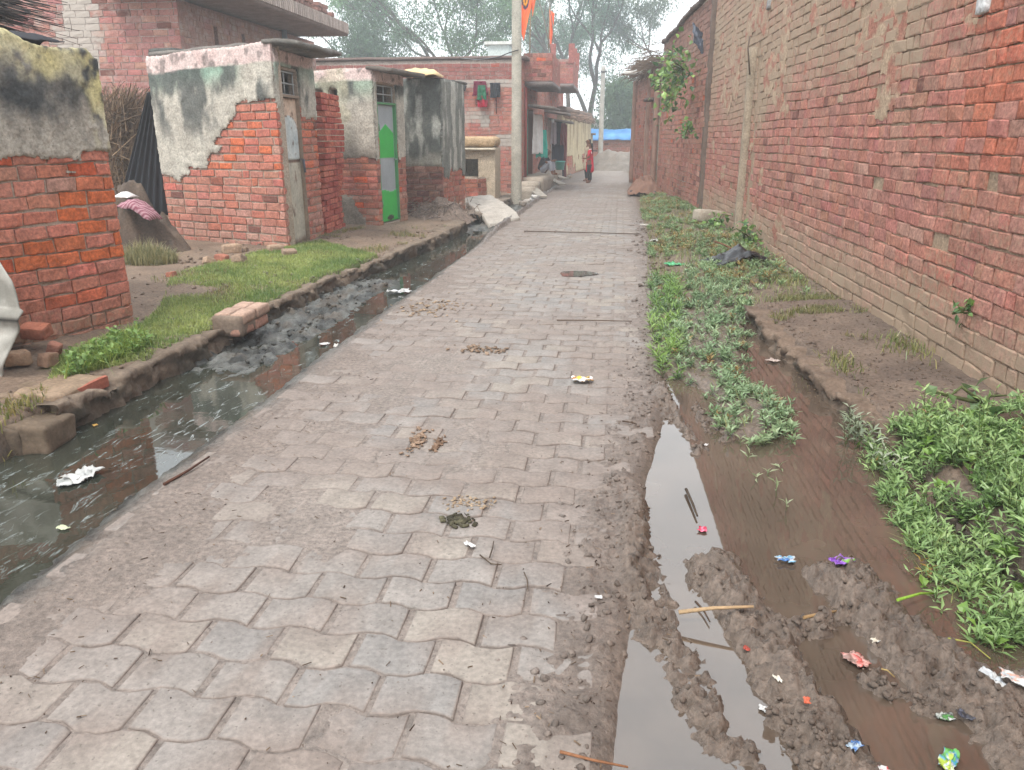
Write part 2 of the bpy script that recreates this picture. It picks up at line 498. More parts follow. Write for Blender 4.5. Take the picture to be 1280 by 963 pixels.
#PART2
# ================================================================== GROUND
def interp(v, pts):
    a = np.array(pts); return np.interp(v, a[:, 0], a[:, 1])
XKL = [(-5, -3.0), (7.5, -3.0), (10.4, -2.74), (15, -2.6), (20, -2.5), (24, -2.15), (28, -2.05), (45, -1.6)]    # road-side face of the left kerb
XKR = [(-5, 1.46), (3.0, 1.42), (4.1, 1.35), (5.2, 1.27), (6.5, 1.17), (7.2, 1.12)]                 # road-side face of the right kerb
XR = [(-5, -0.1), (1.5, -0.05), (2.0, 0.0), (2.9, 0.04), (3.5, 0.13), (5.3, 0.33), (8.6, 0.42), (14.4, 0.44), (24, 0.42), (45, 0.3)]
XW = [(-5, 2.5), (2, 2.27), (16.5, 1.76), (23.4, 1.1), (28, 0.5), (28.1, 6), (60, 6)]               # right wall face
WZ_L, WZ_R = -0.085, -0.035

RIDGES = [   # polyline (x, y), half width, crest height
    ([G(765, 600), G(800, 690), G(838, 790), G(885, 880), G(955, 985), (0.42, 1.2)], 0.075, 0.055),
    ([G(882, 680), G(925, 755), G(985, 845), G(1055, 950), (0.66, 1.2)], 0.085, 0.105),
    ([G(1035, 690), G(1100, 765), G(1190, 845), G(1290, 925), (1.15, 1.3)], 0.10, 0.105),
    ([G(940, 790), G(1010, 775), G(1060, 760)], 0.05, 0.075),
    ([G(1085, 830), G(1120, 860), G(1180, 880)], 0.035, 0.065),
    ([G(970, 880), G(1010, 930), G(1040, 975)], 0.05, 0.07),
    ([G(825, 480), G(850, 520), G(880, 565)], 0.045, 0.05),
    ([G(868, 500), G(905, 548)], 0.045, 0.055),
    ([G(1240, 850), (1.4, 1.9), (1.5, 1.4)], 0.09, 0.10),
]
WEED_ISLE = [G(812, 350), G(818, 460), G(880, 485), G(905, 545), G(985, 545), G(1000, 510), G(935, 478), G(945, 430), G(935, 380), G(900, 330)]
LV = [G(60, 480, .1), G(75, 445, .12), G(170, 405, .12), G(200, 385, .12), G(215, 345, .12), G(320, 320, .12), G(400, 303, .12), G(475, 318, .12), G(446, 340, .1), G(380, 364, .1), G(335, 384, .1), G(268, 410, .1), G(185, 445, .1)]
def road_h(x, y):
    return 0.014 * (fbm(x * 0.7, y * 0.5, 31, 3) - 0.5) + 0.006 * (fbm(x * 2.5, y * 2.0, 33, 2) - 0.5)
def ground(x, y):
    """height, colour, wetness"""
    xl = -1.94 + 0.10 * (fbm(y * 1.3, y * 0, 3, 3) - 0.5)
    xkl = interp(y, XKL); xkr = interp(y, XKR); xr = interp(y, XR) + 0.07 * (fbm(y * 1.7, y * 0 + 5, 4, 3) - 0.5); xw = interp(y, XW)
    n_lo = fbm(x * 0.9, y * 0.9, 11, 4); n_mid = fbm(x * 5, y * 5, 12, 4); n_hi = fbm(x * 22, y * 22, 13, 3); n_cl = fbm(x * 55, y * 55, 14, 2)
    rh = road_h(x, y)
    # --- road mud film
    film = -0.0072 + 0.010 * np.maximum(0, fbm(x * 1.6, y * 1.2, 15, 4) - 0.56) / 0.2 + 0.004 * (n_hi - 0.5) + 0.0015 * (n_cl - 0.5)
    film += 0.0055 * sstep(-1.45, -1.95, x) + 0.0015 * sstep(-0.9, -1.4, x)
    edge = sstep(xr - 0.32, xr + 0.02, x)
    film += edge * (0.007 + 0.026 * (n_mid - 0.42) + 0.05 * np.maximum(n_hi - 0.48, 0) + 0.02 * (n_cl - 0.5) * sstep(.45, .6, n_mid))
    far = sstep(18, 30, y)
    film += far * (0.008 + 0.004 * (n_mid - 0.5))
    z = rh + film
    c_silt = cmix(S(158, 144, 135, 0.76), S(178, 165, 155, 0.78), n_lo)
    c_mud = cmix(S(122, 106, 94, 0.74), S(152, 134, 121, 0.77), n_mid)
    col = cmix(c_silt, c_mud, np.clip(edge * 0.75 + 0.25 * (n_hi - 0.5), 0, 1))
    col = cmix(col, S(154, 136, 124, .77), 0.55 * sstep(-1.2, -1.85, x))
    wet = 0.25 + 0.35 * edge + 0 * x
    # --- left drain
    t = (xl - x) / np.maximum(xl - xkl, 0.2)
    bed = -0.17 + 0.02 * (n_mid - 0.5)
    dz = np.where(t < 0.5, lerp(-0.004, bed, sstep(0.0, 0.42, t)), bed)
    bank = sstep(4.2, 5.2, y) * sstep(9.6, 8.2, y) * sstep(0.28, 0.62, t + 0.25 * (n_lo - 0.5)) + 0.55 * sstep(0.78, 0.95, t + 0.2 * (n_mid - .5)) * sstep(9, 10, y) \
        + 0.75 * sstep(10.3, 12.5, y + 1.5 * (n_lo - .5)) * sstep(0.55, 0.1, t) + sstep(13.0, 14.2, y)
    dz = dz + np.clip(bank, 0, 1) * (0.105 + 0.05 * (n_hi - 0.5) + 0.03 * (n_mid - 0.5))
    dz = dz + 0.05 * (n_hi - 0.5) + 0.02 * (n_cl - 0.5)
    dm = sstep(0.0, 0.05, t) * (x > xkl - 0.25)
    z = np.where(x < xl, lerp(z, rh * 0 + dz, dm), z)
    c_sl = cmix(S(50, 50, 45, 0.75), S(122, 122, 116, 0.8), sstep(.3, .72, fbm(x * 11, y * 8, 21, 5)))
    c_sl = cmix(c_sl, S(112, 96, 78, .8), 0.6 * sstep(0.55, 0.7, n_mid))
    dmix = sstep(-0.06, 0.22, t + 0.12 * (n_hi - 0.5)) * (x > xkl - 0.25)
    col = cmix(col, c_sl, dmix); wet = np.where(dmix > 0.2, 0.75, wet)
    # --- left verge
    vz = 0.085 + 0.06 * sstep(0, 1.6, xkl - x) + 0.05 * (n_lo - 0.5) + 0.02 * (n_mid - 0.5) + 0.012 * (n_hi - 0.5)
    vz = vz - 0.10 * sstep(20, 24, y)
    vm = sstep(xkl - 0.04, xkl - 0.12, x)
    z = lerp(z, vz, vm)
    c_dry = cmix(S(132, 108, 90, 0.75), S(172, 148, 126, 0.8), fbm(x * 3, y * 3, 22, 4))
    gm = inpoly(x, y, LV) * sstep(0.2, 0.4, fbm(x * 1.5, y * 1.5, 95, 3) + .10 * sstep(-4.0, -3.1, x)); c_dry = cmix(c_dry, S(112, 124, 72, .8), 0.7 * gm)
    col = cmix(col, c_dry, vm); wet = lerp(wet, 0.1, vm)
    # --- right side
    rm = sstep(xr - 0.02, xr + 0.12, x)
    near = sstep(7.6, 6.3, y)                              # 1 near, where water stands
    chan = sstep(xr + 0.02, xr + 0.22, x) * sstep(0.0, 0.6, y)
    rz_near = -0.012 - 0.085 * chan + 0.012 * (n_mid - 0.5)
    isle = inpoly(x, y, WEED_ISLE)
    di, _ = poly_dist(x, y, WEED_ISLE + [WEED_ISLE[0]])
    ism = np.where(isle, sstep(-0.02, 0.12, di), 0)
    rz_near = lerp(rz_near, 0.005 + 0.03 * (n_mid - 0.5), ism)
    rz_far = -0.005 + 0.09 * sstep(xr, xr + 1.0, x) + 0.05 * (n_mid - 0.5) + 0.02 * (n_hi - 0.5)
    rz = lerp(rz_far, rz_near, near)
    lump = np.zeros_like(x)
    for pts, hw, hh in RIDGES:
        d, par = poly_dist(x, y, pts)
        hw2 = hw * (1.05 + 0.8 * n_lo)
        prof = sstep(hw2 * 1.25, hw2 * 0.25, d + 0.10 * (n_mid - 0.5) + 0.05 * (n_hi - 0.5)) * sstep(-0.001, 0.06, par) * sstep(1.001, 0.94, par)
        lump = np.maximum(lump, prof * hh)
    cl = np.abs(fbm(x * 16, y * 16, 41, 3) - 0.5) * 2
    cl2 = np.abs(fbm(x * 38, y * 38, 43, 2) - 0.5) * 2
    rz = rz + lump * (0.62 + 0.6 * n_mid) + np.where(lump > 0.004, 1, 0) * np.minimum(lump / 0.04, 1) * (0.070 * (0.42 - cl) + 0.050 * (0.4 - cl2) + 0.022 * (n_cl - 0.5))
    z = lerp(z, rz, rm)
    c_rm = cmix(S(106, 92, 81, .92), S(146, 128, 114, .95), n_hi * 0.6 + n_mid * 0.5)
    c_rf = cmix(S(112, 96, 82, 0.8), S(158, 138, 116, 0.8), n_mid)
    col = cmix(col, cmix(c_rf, c_rm, near), rm)
    wet = lerp(wet, 0.75 * near + 0.15, rm)
    # --- right verge
    vr = sstep(xkr + 0.05, xkr + 0.14, x) * sstep(7.4, 7.0, y)
    z = lerp(z, 0.08 + 0.05 * sstep(xkr, xw, x) + 0.03 * (n_mid - 0.5) + 0.014 * (n_hi - .5), vr)
    col = cmix(col, cmix(S(110, 92, 80, .8), S(152, 130, 112, .8), fbm(x * 4, y * 4, 25, 4)), vr); wet = lerp(wet, 0.12, vr)
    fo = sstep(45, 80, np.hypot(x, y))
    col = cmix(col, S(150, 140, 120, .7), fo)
    return z, col, wet

def axis(segs):
    a = []
    for lo, hi, st in segs:
        a += list(np.arange(lo, hi - 1e-6, st))
    a.append(segs[-1][1]); return np.array(a)
xs = axis([(-90, -60, 15), (-60, -12, 4), (-12, -4.6, 0.12), (-4.6, -3.2, 0.035), (-3.2, -1.6, 0.017), (-1.6, -0.25, 0.018), (-0.25, 1.6, 0.0115), (1.6, 2.6, 0.03), (2.6, 12, 0.6), (12, 60, 6), (60, 90, 15)])
ys = [0.9]
while ys[-1] < 60: ys.append(ys[-1] + max(0.012, 0.0062 * ys[-1]))
ys = np.array(list(axis([(-60, -4, 8), (-4, 0.9, 0.25)])[:-1]) + ys + [70, 85, 100, 120, 140])
X, Y = np.meshgrid(xs, ys, indexing='ij')
gz_, gc_, gw_ = ground(X.ravel(), Y.ravel())
mb = MB()
mb.add(np.column_stack([X.ravel(), Y.ravel(), gz_]), grid_faces(len(xs), len(ys)), gc_ * 0.68, 0, True, gw_)
structure(mb.build('ground', M['soil']))
def gh(x, y):
    return float(ground(np.array([float(x)]), np.array([float(y)]))[0][0])
def ghv(x, y):
    return ground(np.asarray(x, float), np.asarray(y, float))[0]

# ------------------------------------------------------------------ paved road: zigzag concrete blocks
mb = MB()
PL, PW = 0.25, 0.165
def wave(x):
    p = np.mod(x / PL, 1.0)
    tri = np.where(p < 0.28, 1.0, np.where(p < 0.5, 1 - 2 * (p - 0.28) / 0.22, np.where(p < 0.78, -1.0, -1 + 2 * (p - 0.78) / 0.22)))
    return 0.013 * tri
gE, gL = 0.0095, 0.003
npts = 9
nrow = int(39 / PW)
for r in range(-3, nrow):
    yc = 0.6 + r * PW
    off = (r % 2) * PL / 2
    lod = yc > 14
    for k in range(-8, 3):
        xc = off + k * PL + 0.125
        if xc < -2.0 or xc > float(interp(yc, XR)) + rng.uniform(-0.12, 0.03): continue
        u = np.linspace(-PL / 2 + gE, PL / 2 - gE, npts) + xc + rng.normal(0, 0.0015)
        top = yc + PW / 2 - gL + wave(u); bot = yc - PW / 2 + gL + wave(u)
        ox = np.concatenate([u, u[::-1]]); oy = np.concatenate([bot, top[::-1]])
        ox = ox + rng.normal(0, 0.0012, ox.shape); oy = oy + rng.normal(0, 0.0012, oy.shape)
        cx_, cy0 = ox.mean(), oy.mean()
        n = len(ox)
        rh = float(road_h(np.array([cx_]), np.array([cy0]))[0])
        dz = rng.normal(0, 0.0022); tx, ty = rng.normal(0, 0.010, 2)
        rings = []
        for (ins, dep) in ((0.0, -0.05), (0.0, -0.006), (0.0025, -0.0018), (0.007, 0.0)):
            ix = cx_ + (ox - cx_) * (1 - ins / 0.11); iy = cy0 + (oy - cy0) * (1 - ins / 0.075)
            iz = rh + dz + dep + tx * (ix - cx_) + ty * (iy - cy0) + (rng.normal(0, 0.0007, n) if dep > -0.01 else 0)
            rings.append(np.column_stack([ix, iy, iz]))
        V = np.concatenate(rings)
        f = []
        for q in range(3):
            for i in range(n):
                f.append((q * n + i, q * n + (i + 1) % n, (q + 1) * n + (i + 1) % n, (q + 1) * n + i))
        # cap as quads strip between the two long edges
        b = 3 * n
        for i in range(npts - 1):
            f.append((b + i, b + i + 1, b + n - 2 - i, b + n - 1 - i))
        tone = rng.uniform(0, 1)
        c = S(172, 164, 157, 0.54) * rng.uniform(0.93, 1.06)
        if tone > 0.74: c = lerp(c, S(182, 170, 156, 0.57), 0.6)
        elif tone < 0.2: c = lerp(c, S(164, 160, 156, 0.52), 0.6)
        silt = S(164, 149, 139, .53)
        dirt = sstep(0.42, 0.68, fbm(V[:, 0] * 1.5, V[:, 1] * 1.5, 301, 4)) * 0.75 + 0.5 * sstep(-0.8, -1.7, V[:, 0]) + 0.6 * sstep(0.56, 0.66, fbm(V[:, 0] * 6, V[:, 1] * 6, 302, 3))
        dirt = np.clip(dirt + np.repeat([0.8, 0.8, 0.45, 0.0], n), 0, 0.95)
        cv = cmix(c, silt, dirt)
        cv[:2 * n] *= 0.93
        mb.add(V, np.array(f), cv, 0, True, 0.12 + 0.25 * rng.uniform())
structure(mb.build('road', M['paver']))

# ------------------------------------------------------------------ standing water
def sheet(name, pts, z, m, jit=0.0):
    mb = MB(); n = len(pts)
    V = [(p[0], p[1], z) for p in pts]
    mb.add(V, [tuple(range(n))], (0.2, 0.2, 0.2), 0, False)
    return structure(mb.build(name, m))
sheet('drain_water', [(-3.12, 0.5), (-1.85, 0.5), (-1.85, 8), (-1.85, 13.6), (-2.75, 13.6), (-3.0, 8.5), (-3.12, 7)], WZ_L, M['drain'])
sheet('puddle_water', [(-0.05, 0.8), (1.6, 0.8), (1.5, 4), (1.25, 7.3), (0.6, 7.3), (0.1, 3.8)], WZ_R, M['puddle'])
def puddle(px, py, rx, ry, sd):
    x0, y0 = G(px, py)
    an = np.linspace(0, 2 * math.pi, 40, endpoint=False)
    rr = 0.55 + 0.9 * fbm(np.cos(an) * 1.3 + sd, np.sin(an) * 1.3, sd, 3)
    z = float(road_h(np.array([x0]), np.array([y0]))[0]) + 0.007
    return sheet('puddle', [(x0 + rx * a * math.cos(t), y0 + ry * a * math.sin(t)) for a, t in zip(rr, an)], z, M['puddle'])
puddle(724, 343, 0.20, 0.20, 3)

# ------------------------------------------------------------------ kerbs
def kerb(path, side, width, ztop, zbot, seed, col0, col1, breaks=()):
    """a strip of crumbling cement kerb; side=+1: the road lies on +X of it"""
    mb = MB()
    ytab = np.arange(path[0][1], path[-1][1], 0.02)
    xtab = np.interp(ytab, [p[1] for p in path], [p[0] for p in path])
    prof = [(-width, ztop - 0.10), (-width, ztop - 0.02)] + [(-width * q, ztop) for q in (.88, .76, .64, .52, .4, .28, .16)] + [(-0.02, ztop), (-0.004, ztop - 0.006)] + [(0.003, ztop - q) for q in (.025, .045, .065, .085, .105, .125, .15, .18)] + [(-0.01, zbot)]
    pu = np.array([p[0] for p in prof]); pz = np.array([p[1] for p in prof])
    Yg = np.repeat(ytab, len(prof)); Xg = np.repeat(xtab, len(prof)) + side * np.tile(pu, len(ytab)); Zg = np.tile(pz, len(ytab))
    n1 = fbm(Yg * 2.2, Xg * 2 + Zg * 3, seed, 4) - 0.5; n2 = fbm(Yg * 12, Zg * 12 + Xg * 4, seed + 3, 3) - 0.5; n3 = fbm(Yg * 1.1, Yg * 0, seed + 6, 3) - 0.5
    topm = np.tile((pz > ztop - 0.06).astype(float), len(ytab))
    n4 = np.abs(fbm(Yg * 7, Zg * 7 + Xg * 7, seed + 20, 3) - .5); n5 = fbm(Yg * 26, Zg * 26 + Xg * 26, seed + 23, 3) - .5; blk = vnoise(np.floor(Yg / .24 + .5 * np.floor(Zg / .085)) * 1.7, np.floor(Zg / .085) * 2.3, seed + 25) - .5; Xg = Xg + side * (0.13 * n1 + 0.08 * n2 - 0.12 * n4 + .035 * n5 + .03 * blk * (1 - np.tile((pz > ztop - .03).astype(float), len(ytab)))); Zg = Zg + topm * (0.06 * n1 + 0.05 * n2 + 0.05 * n3 - 0.06 * n4)
    for (b0, b1, drop) in breaks:
        Zg = Zg - topm * drop * sstep(b0 - 0.08, b0 + 0.05, Yg) * sstep(b1 + 0.08, b1 - 0.05, Yg)
    c = cmix(col0, col1, fbm(Yg * 6, Zg * 9 + Xg * 6, seed + 8, 4))
    c = c * (1 + .5 * blk * (1 - topm))[:, None]
    c = cmix(c, S(86, 80, 70, .6), np.clip(0.85 * (1 - topm) * sstep(0.35, 0.6, fbm(Yg * 3, Zg * 4, seed + 12, 3)), 0, 1))
    mb.add(np.column_stack([Xg, Yg, Zg]), grid_faces(len(ytab), len(prof)), c, 0, True, 0.2)
    return mb
k1 = kerb([(-3.0, 3.6), (-3.0, 7.5), (-2.74, 10.4), (-2.6, 13.6)], 1, 0.30, 0.095, -0.24, 51, S(120, 104, 90, .6), S(166, 148, 130, .6), [(4.0, 4.1, 0.07), (5.5, 5.62, 0.06), (8.6, 8.75, 0.05)])
structure(k1.build('kerb', M['concrete']))
k2 = kerb([(-2.56, 14.6), (-2.5, 20.2)], 1, 0.34, 0.13, -0.2, 57, S(124, 110, 98, .6), S(178, 164, 150, .6), [(16.2, 16.5, 0.06)])
structure(k2.build('kerb', M['concrete']))
k3 = kerb([(1.55, 0.7), (1.42, 2.9), (1.35, 4.1), (1.27, 5.2), (1.17, 6.5), (1.14, 6.95)], -1, 0.22, 0.085, -0.2, 63, S(112, 94, 80, .6), S(160, 138, 120, .6), [(4.55, 4.65, 0.05), (0.0, 3.8, 0.15), (5.6, 5.75, .04)])
structure(k3.build('kerb', M['concrete']))
# loose crumbs of mud along the churned edge and on the ridges
mb = MB(); Rm = np.random.default_rng(404)
def crumbs(pts, sd, n, smin, smax):
    pa = np.array(pts, float); k = Rm.integers(0, len(pa) - 1, n); t_ = Rm.uniform(0, 1, n)
    p = pa[k] + (pa[k + 1] - pa[k]) * t_[:, None] + Rm.normal(0, sd, (n, 2))
    z, c, w = ground(p[:, 0], p[:, 1])
    ok = (z > np.where(p[:, 0] > 0, WZ_R, WZ_L) - .004) & (p[:, 1] > 1.0)
    for (x, y), zz, cc in zip(p[ok], z[ok], c[ok]):
        s_ = smin + (smax - smin) * Rm.uniform() ** 2.2
        rbox(mb, (x, y, zz + s_ * .18), (s_ * 1.5, s_ * 1.1, s_ * .8), (Rm.normal(0, .4), Rm.normal(0, .4), Rm.uniform(0, 6)), s_ * .3, (2, 2, 2), s_ * .28, 30, int(Rm.integers(999)), cc * .68 * Rm.uniform(.75, 1.15), 0, True, .4)
for pts, hw, hh in RIDGES: crumbs(pts, hw * .9, 120, .004, .018)
crumbs([(interp(y, XR) + .0, y) for y in np.arange(1.2, 7.5, .4)], .12, 900, .004, .020)
crumbs([(interp(y, XR) + .05, y) for y in np.arange(7, 16, .5)], .12, 300, .01, .05)
crumbs([(-3.12, y) for y in np.arange(3.4, 7.6, .4)], .10, 260, .006, .03)
crumbs([(-2.95 + .03 * (y - 7), y) for y in np.arange(7.4, 13.5, .5)], .12, 300, .008, .04)
crumbs([(-2.55 + .03 * (y - 7), y) for y in np.arange(4.6, 10, .5)], .16, 420, .006, .035)
crumbs([(1.32, 3.9), (1.3, 5.2), (1.25, 6.9)], .10, 200, .006, .03)
crumbs([(1.7, 3.9), (1.75, 5.2), (1.7, 7.9)], .25, 260, .004, .022)
crumbs([(-3.6, 6.0), (-4.3, 8.0), (-4.6, 9.0), (-4.0, 11)], .45, 420, .005, .04)
stuff(mb.build('mud_crumbs', M['soil']))
#PART3
# ================================================================== MASONRY
def wall_frame(p0, p1, side):
    p0 = np.asarray(p0, float); p1 = np.asarray(p1, float); Lw = np.linalg.norm(p1 - p0); e = (p1 - p0) / Lw
    return p0, e, side * np.array([e[1], -e[0]]), Lw
def to_world(p0, e, nn, s, d, z):
    s = np.asarray(s); d = np.asarray(d)
    return np.column_stack([p0[0] + e[0] * s + nn[0] * d, p0[1] + e[1] * s + nn[1] * d, z])
def backing(mb, p0, p1, z0, z1, side, thick=0.2, holes=(), col=(0.3, 0.28, 0.25), m=1, ztop=None, inset=0.004, d=0.0, mit=(0, 0)):
    q0, e, nn, Lw = wall_frame(p0, p1, side)
    ss = [inset, Lw - inset] + [h for a in holes for h in a[:2]]
    if ztop is not None: ss += list(np.arange(0.3, Lw - 0.1, 0.3))
    ss = sorted(set(round(s, 4) for s in ss if inset <= s <= Lw - inset + 1e-6))
    for a, b in zip(ss[:-1], ss[1:]):
        zz = sorted(set([z0] + [h for q in holes if q[0] < (a + b) / 2 < q[1] for h in q[2:4]]))
        tp = (ztop(a), ztop(b)) if ztop is not None else (z1, z1)
        zz = [v for v in zz if v < max(tp) - 0.01] + [None]
        for i in range(len(zz) - 1):
            lo, hi = zz[i], zz[i + 1]
            zm = (lo + (min(tp) if hi is None else hi)) / 2
            if any(q[0] < (a + b) / 2 < q[1] and q[2] < zm < q[3] for q in holes): continue
            P, Fc = cube_grid(1, 1, 1)
            s = lerp(a, b, (P[:, 0] + 1) / 2); dd = lerp(-thick, d, (P[:, 1] + 1) / 2)
            s = s + np.where((P[:, 0] < 0) & (a <= inset + 1e-6), -dd * mit[0], 0) - np.where((P[:, 0] > 0) & (b >= Lw - inset - 1e-6), -dd * mit[1], 0)
            top = np.where(P[:, 0] < 0, tp[0], tp[1]) if hi is None else hi
            z = np.where(P[:, 2] < 0, lo, top)
            mb.add(to_world(q0, e, nn, s, dd, z), Fc, col, m, False)
def brickwork(mb, p0, p1, z0, z1, side, colfn, course=0.098, L=0.245, header=0.25, depth=0.02, n=(4, 3), holes=(), mask=None, ztop=None, ext=(0, 0), seed=1, wav=0.008, joint=0.012, jit=0.006, m=0, z_tilt=0.0, broken=0.0):
    R = np.random.default_rng(seed)
    q0, e, nn, Lw = wall_frame(p0, p1, side)
    B = []
    nc = int((z1 - z0) / course)
    for i in range(nc):
        za, zc = z0 + i * course, z0 + (i + 0.5) * course
        iv = [(-ext[0], Lw + ext[1])]
        for h in holes:
            if h[2] - 0.02 < zc < h[3] + 0.02:
                nv = []
                for a, b in iv:
                    if h[1] <= a or h[0] >= b: nv.append((a, b)); continue
                    if h[0] - a > 0.05: nv.append((a, h[0]))
                    if b - h[1] > 0.05: nv.append((h[1], b))
                iv = nv
        for a, b in iv:
            s = a - (R.uniform(0.3, 0.7) * L * 0.5 if a < 0.01 else 0) * 0
            first = True
            while s < b - 0.02:
                l = L * R.uniform(0.9, 1.06)
                if R.uniform() < header: l = L * R.uniform(0.42, 0.56)
                if first and i % 2: l *= 0.5
                first = False
                s2 = min(s + l, b)
                if b - s2 < L * 0.22: s2 = b
                B.append((s, s2, za, R.uniform(-1, 1)))
                s = s2
    B = np.array(B)
    sc = (B[:, 0] + B[:, 1]) / 2; zc = B[:, 2] + course / 2
    keep = np.ones(len(B), bool)
    if mask is not None: keep &= mask(sc, zc)
    if ztop is not None: keep &= zc < np.array([ztop(v) for v in sc]) - course * 0.3
    keep &= R.uniform(size=len(B)) > broken
    B = B[keep]; sc = sc[keep]; zc = zc[keep]; N = len(B)
    if N == 0: return
    nu, nv = n
    u = np.linspace(0, 1, nu); v = np.linspace(0, 1, nv)
    U, Vv = np.meshgrid(u, v, indexing='ij'); U = U.ravel(); Vv = Vv.ravel()
    border = (U < 1e-6) | (U > 1 - 1e-6) | (Vv < 1e-6) | (Vv > 1 - 1e-6)
    # pull the second ring close to the edge for a crisp arris
    def crisp(t, cnt):
        return t if cnt < 4 else np.where((t > 0.01) & (t < 0.4), 0.10 + 0 * t, np.where((t > 0.6) & (t < 0.99), 0.90, t))
    Uc = crisp(U, nu) if nu == 4 else U
    Vv = crisp(Vv, nv) if nv == 4 else Vv
    tf = [grid_faces(nu, nv)]
    bi = [i * nv for i in range(nu)] + [(nu - 1) * nv + j for j in range(1, nv)] + [i * nv + nv - 1 for i in range(nu - 2, -1, -1)] + [j for j in range(nv - 2, 0, -1)]
    nb = len(bi); g = nu * nv
    skirt = np.array([(bi[k], g + k, g + (k + 1) % nb, bi[(k + 1) % nb]) for k in range(nb)])
    UU = np.concatenate([Uc, Uc[bi]]); VV = np.concatenate([Vv, Vv[bi]]); isB = np.concatenate([border, np.ones(nb, bool)]); isS = np.concatenate([np.zeros(g, bool), np.ones(nb, bool)])
    K = g + nb
    jl = joint * R.uniform(0.5, 1.5, (N, 1)) / 2; jz = joint * R.uniform(0.6, 1.3, (N, 1)) / 2
    s = B[:, 0:1] + jl + (B[:, 1:2] - B[:, 0:1] - 2 * jl) * UU[None]
    h = course - 2 * jz + R.normal(0, course * 0.03, (N, 1))
    tilt = R.normal(0, 0.012, (N, 1))
    z = B[:, 2:3] + jz + h * VV[None] + tilt * (s - sc[:, None]) + wav * 2 * (fbm(s * 0.8 + seed, B[:, 2:3] * 1.5 + 0 * s, seed, 2) - 0.5) * np.ones((N, 1))
    dep0 = depth * (1 + 0.35 * B[:, 3:4])
    d = np.where(isS[None], -0.012, np.where(isB[None], dep0 * 0.72, dep0)) + 0 * s
    nz = (fbm(s * 14, z * 14, seed + 2, 3) - 0.5)
    d = d + np.where(isS[None], 0, nz * jit * 2)
    edge_n = fbm(s * 20 + 7, z * 20, seed + 4, 2) - 0.5
    s = s + np.where(isB[None] & ~isS[None], edge_n * 0.020, 0)
    z = z + np.where(isB[None] & ~isS[None], (fbm(s * 22, z * 22 + 3, seed + 5, 2) - 0.5) * 0.020, 0)
    pos = np.stack([q0[0] + e[0] * s + nn[0] * d, q0[1] + e[1] * s + nn[1] * d, z], 2).reshape(-1, 3)
    c, a = colfn(sc, zc, R)
    b = (np.arange(N) * K)[:, None, None]
    faces = np.concatenate([(b + tf[0][None]).reshape(-1, 4), (b + skirt[None]).reshape(-1, 4)])
    mb.add(pos, faces, np.repeat(c, K, 0), m, False, np.repeat(a, K))
def render_coat(mb, p0, p1, side, s0, s1, z0, z1, colfn, mask, thick=0.022, cell=0.02, seed=1, m=0, ztop=None, rough=0.012, d0=0.012):
    """plaster coat with an eroded outline on a wall face"""
    q0, e, nn, Lw = wall_frame(p0, p1, side)
    ns = max(2, int((s1 - s0) / cell) + 1); nz = max(2, int((z1 - z0) / cell) + 1)
    Sg, Zg = np.meshgrid(np.linspace(s0, s1, ns), np.linspace(z0, z1, nz), indexing='ij')
    if ztop is not None:
        t = (Zg - z0) / (z1 - z0); zt = np.array([ztop(v) for v in Sg[:, 0]])[:, None]; Zg = z0 + t * (zt - z0)
    s = Sg.ravel(); z = Zg.ravel()
    keepv = mask(s, z)
    f = grid_faces(ns, nz)
    f = f[keepv[f].sum(1) >= 3]
    if not len(f): return
    bump = (fbm(s * 3, z * 3, seed, 3) - 0.5) * rough * 2 + (fbm(s * 16, z * 16, seed + 1, 3) - 0.5) * rough
    # boundary verts sit lower so the coat feathers into the wall
    ed = np.concatenate([f[:, [0, 1]], f[:, [1, 2]], f[:, [2, 3]], f[:, [3, 0]]]); es = np.sort(ed, 1)
    key = es[:, 0].astype(np.int64) * (ns * nz) + es[:, 1]
    uq, inv, cnt = np.unique(key, return_inverse=True, return_counts=True)
    bnd = ed[cnt[inv] == 1]
    isb = np.zeros(len(s), bool); isb[bnd.ravel()] = True
    jit_s = np.where(isb, (vnoise(s * 60, z * 60, seed + 4) - 0.5) * cell * 0.9, 0); jit_z = np.where(isb, (vnoise(s * 60 + 9, z * 60, seed + 5) - 0.5) * cell * 0.9, 0)
    inner_b = isb & (s > s0 + 1e-6) & (s < s1 - 1e-6) & (Sg.ravel() == Sg.ravel())
    dd = d0 + thick + bump - np.where(isb, 0.35 * thick, 0)
    c = colfn(s, z)
    used = np.unique(f); remap = -np.ones(len(s), int); remap[used] = np.arange(len(used))
    V = to_world(q0, e, nn, (s + jit_s)[used], dd[used], (z + jit_z)[used])
    base = mb.n
    mb.add(V, remap[f], c[used], m, True)
    # side skirt
    bv = np.unique(bnd); rb = -np.ones(len(s), int); rb[bv] = np.arange(len(bv))
    V2 = to_world(q0, e, nn, (s + jit_s)[bv], np.full(len(bv), -0.01), (z + jit_z)[bv])
    VV = np.concatenate([V[remap[bv]], V2])
    fs = np.column_stack([rb[bnd[:, 0]], rb[bnd[:, 1]], rb[bnd[:, 1]] + len(bv), rb[bnd[:, 0]] + len(bv)])
    mb.add(VV, fs, np.concatenate([c[bv], c[bv]]) * 0.92, m, False)

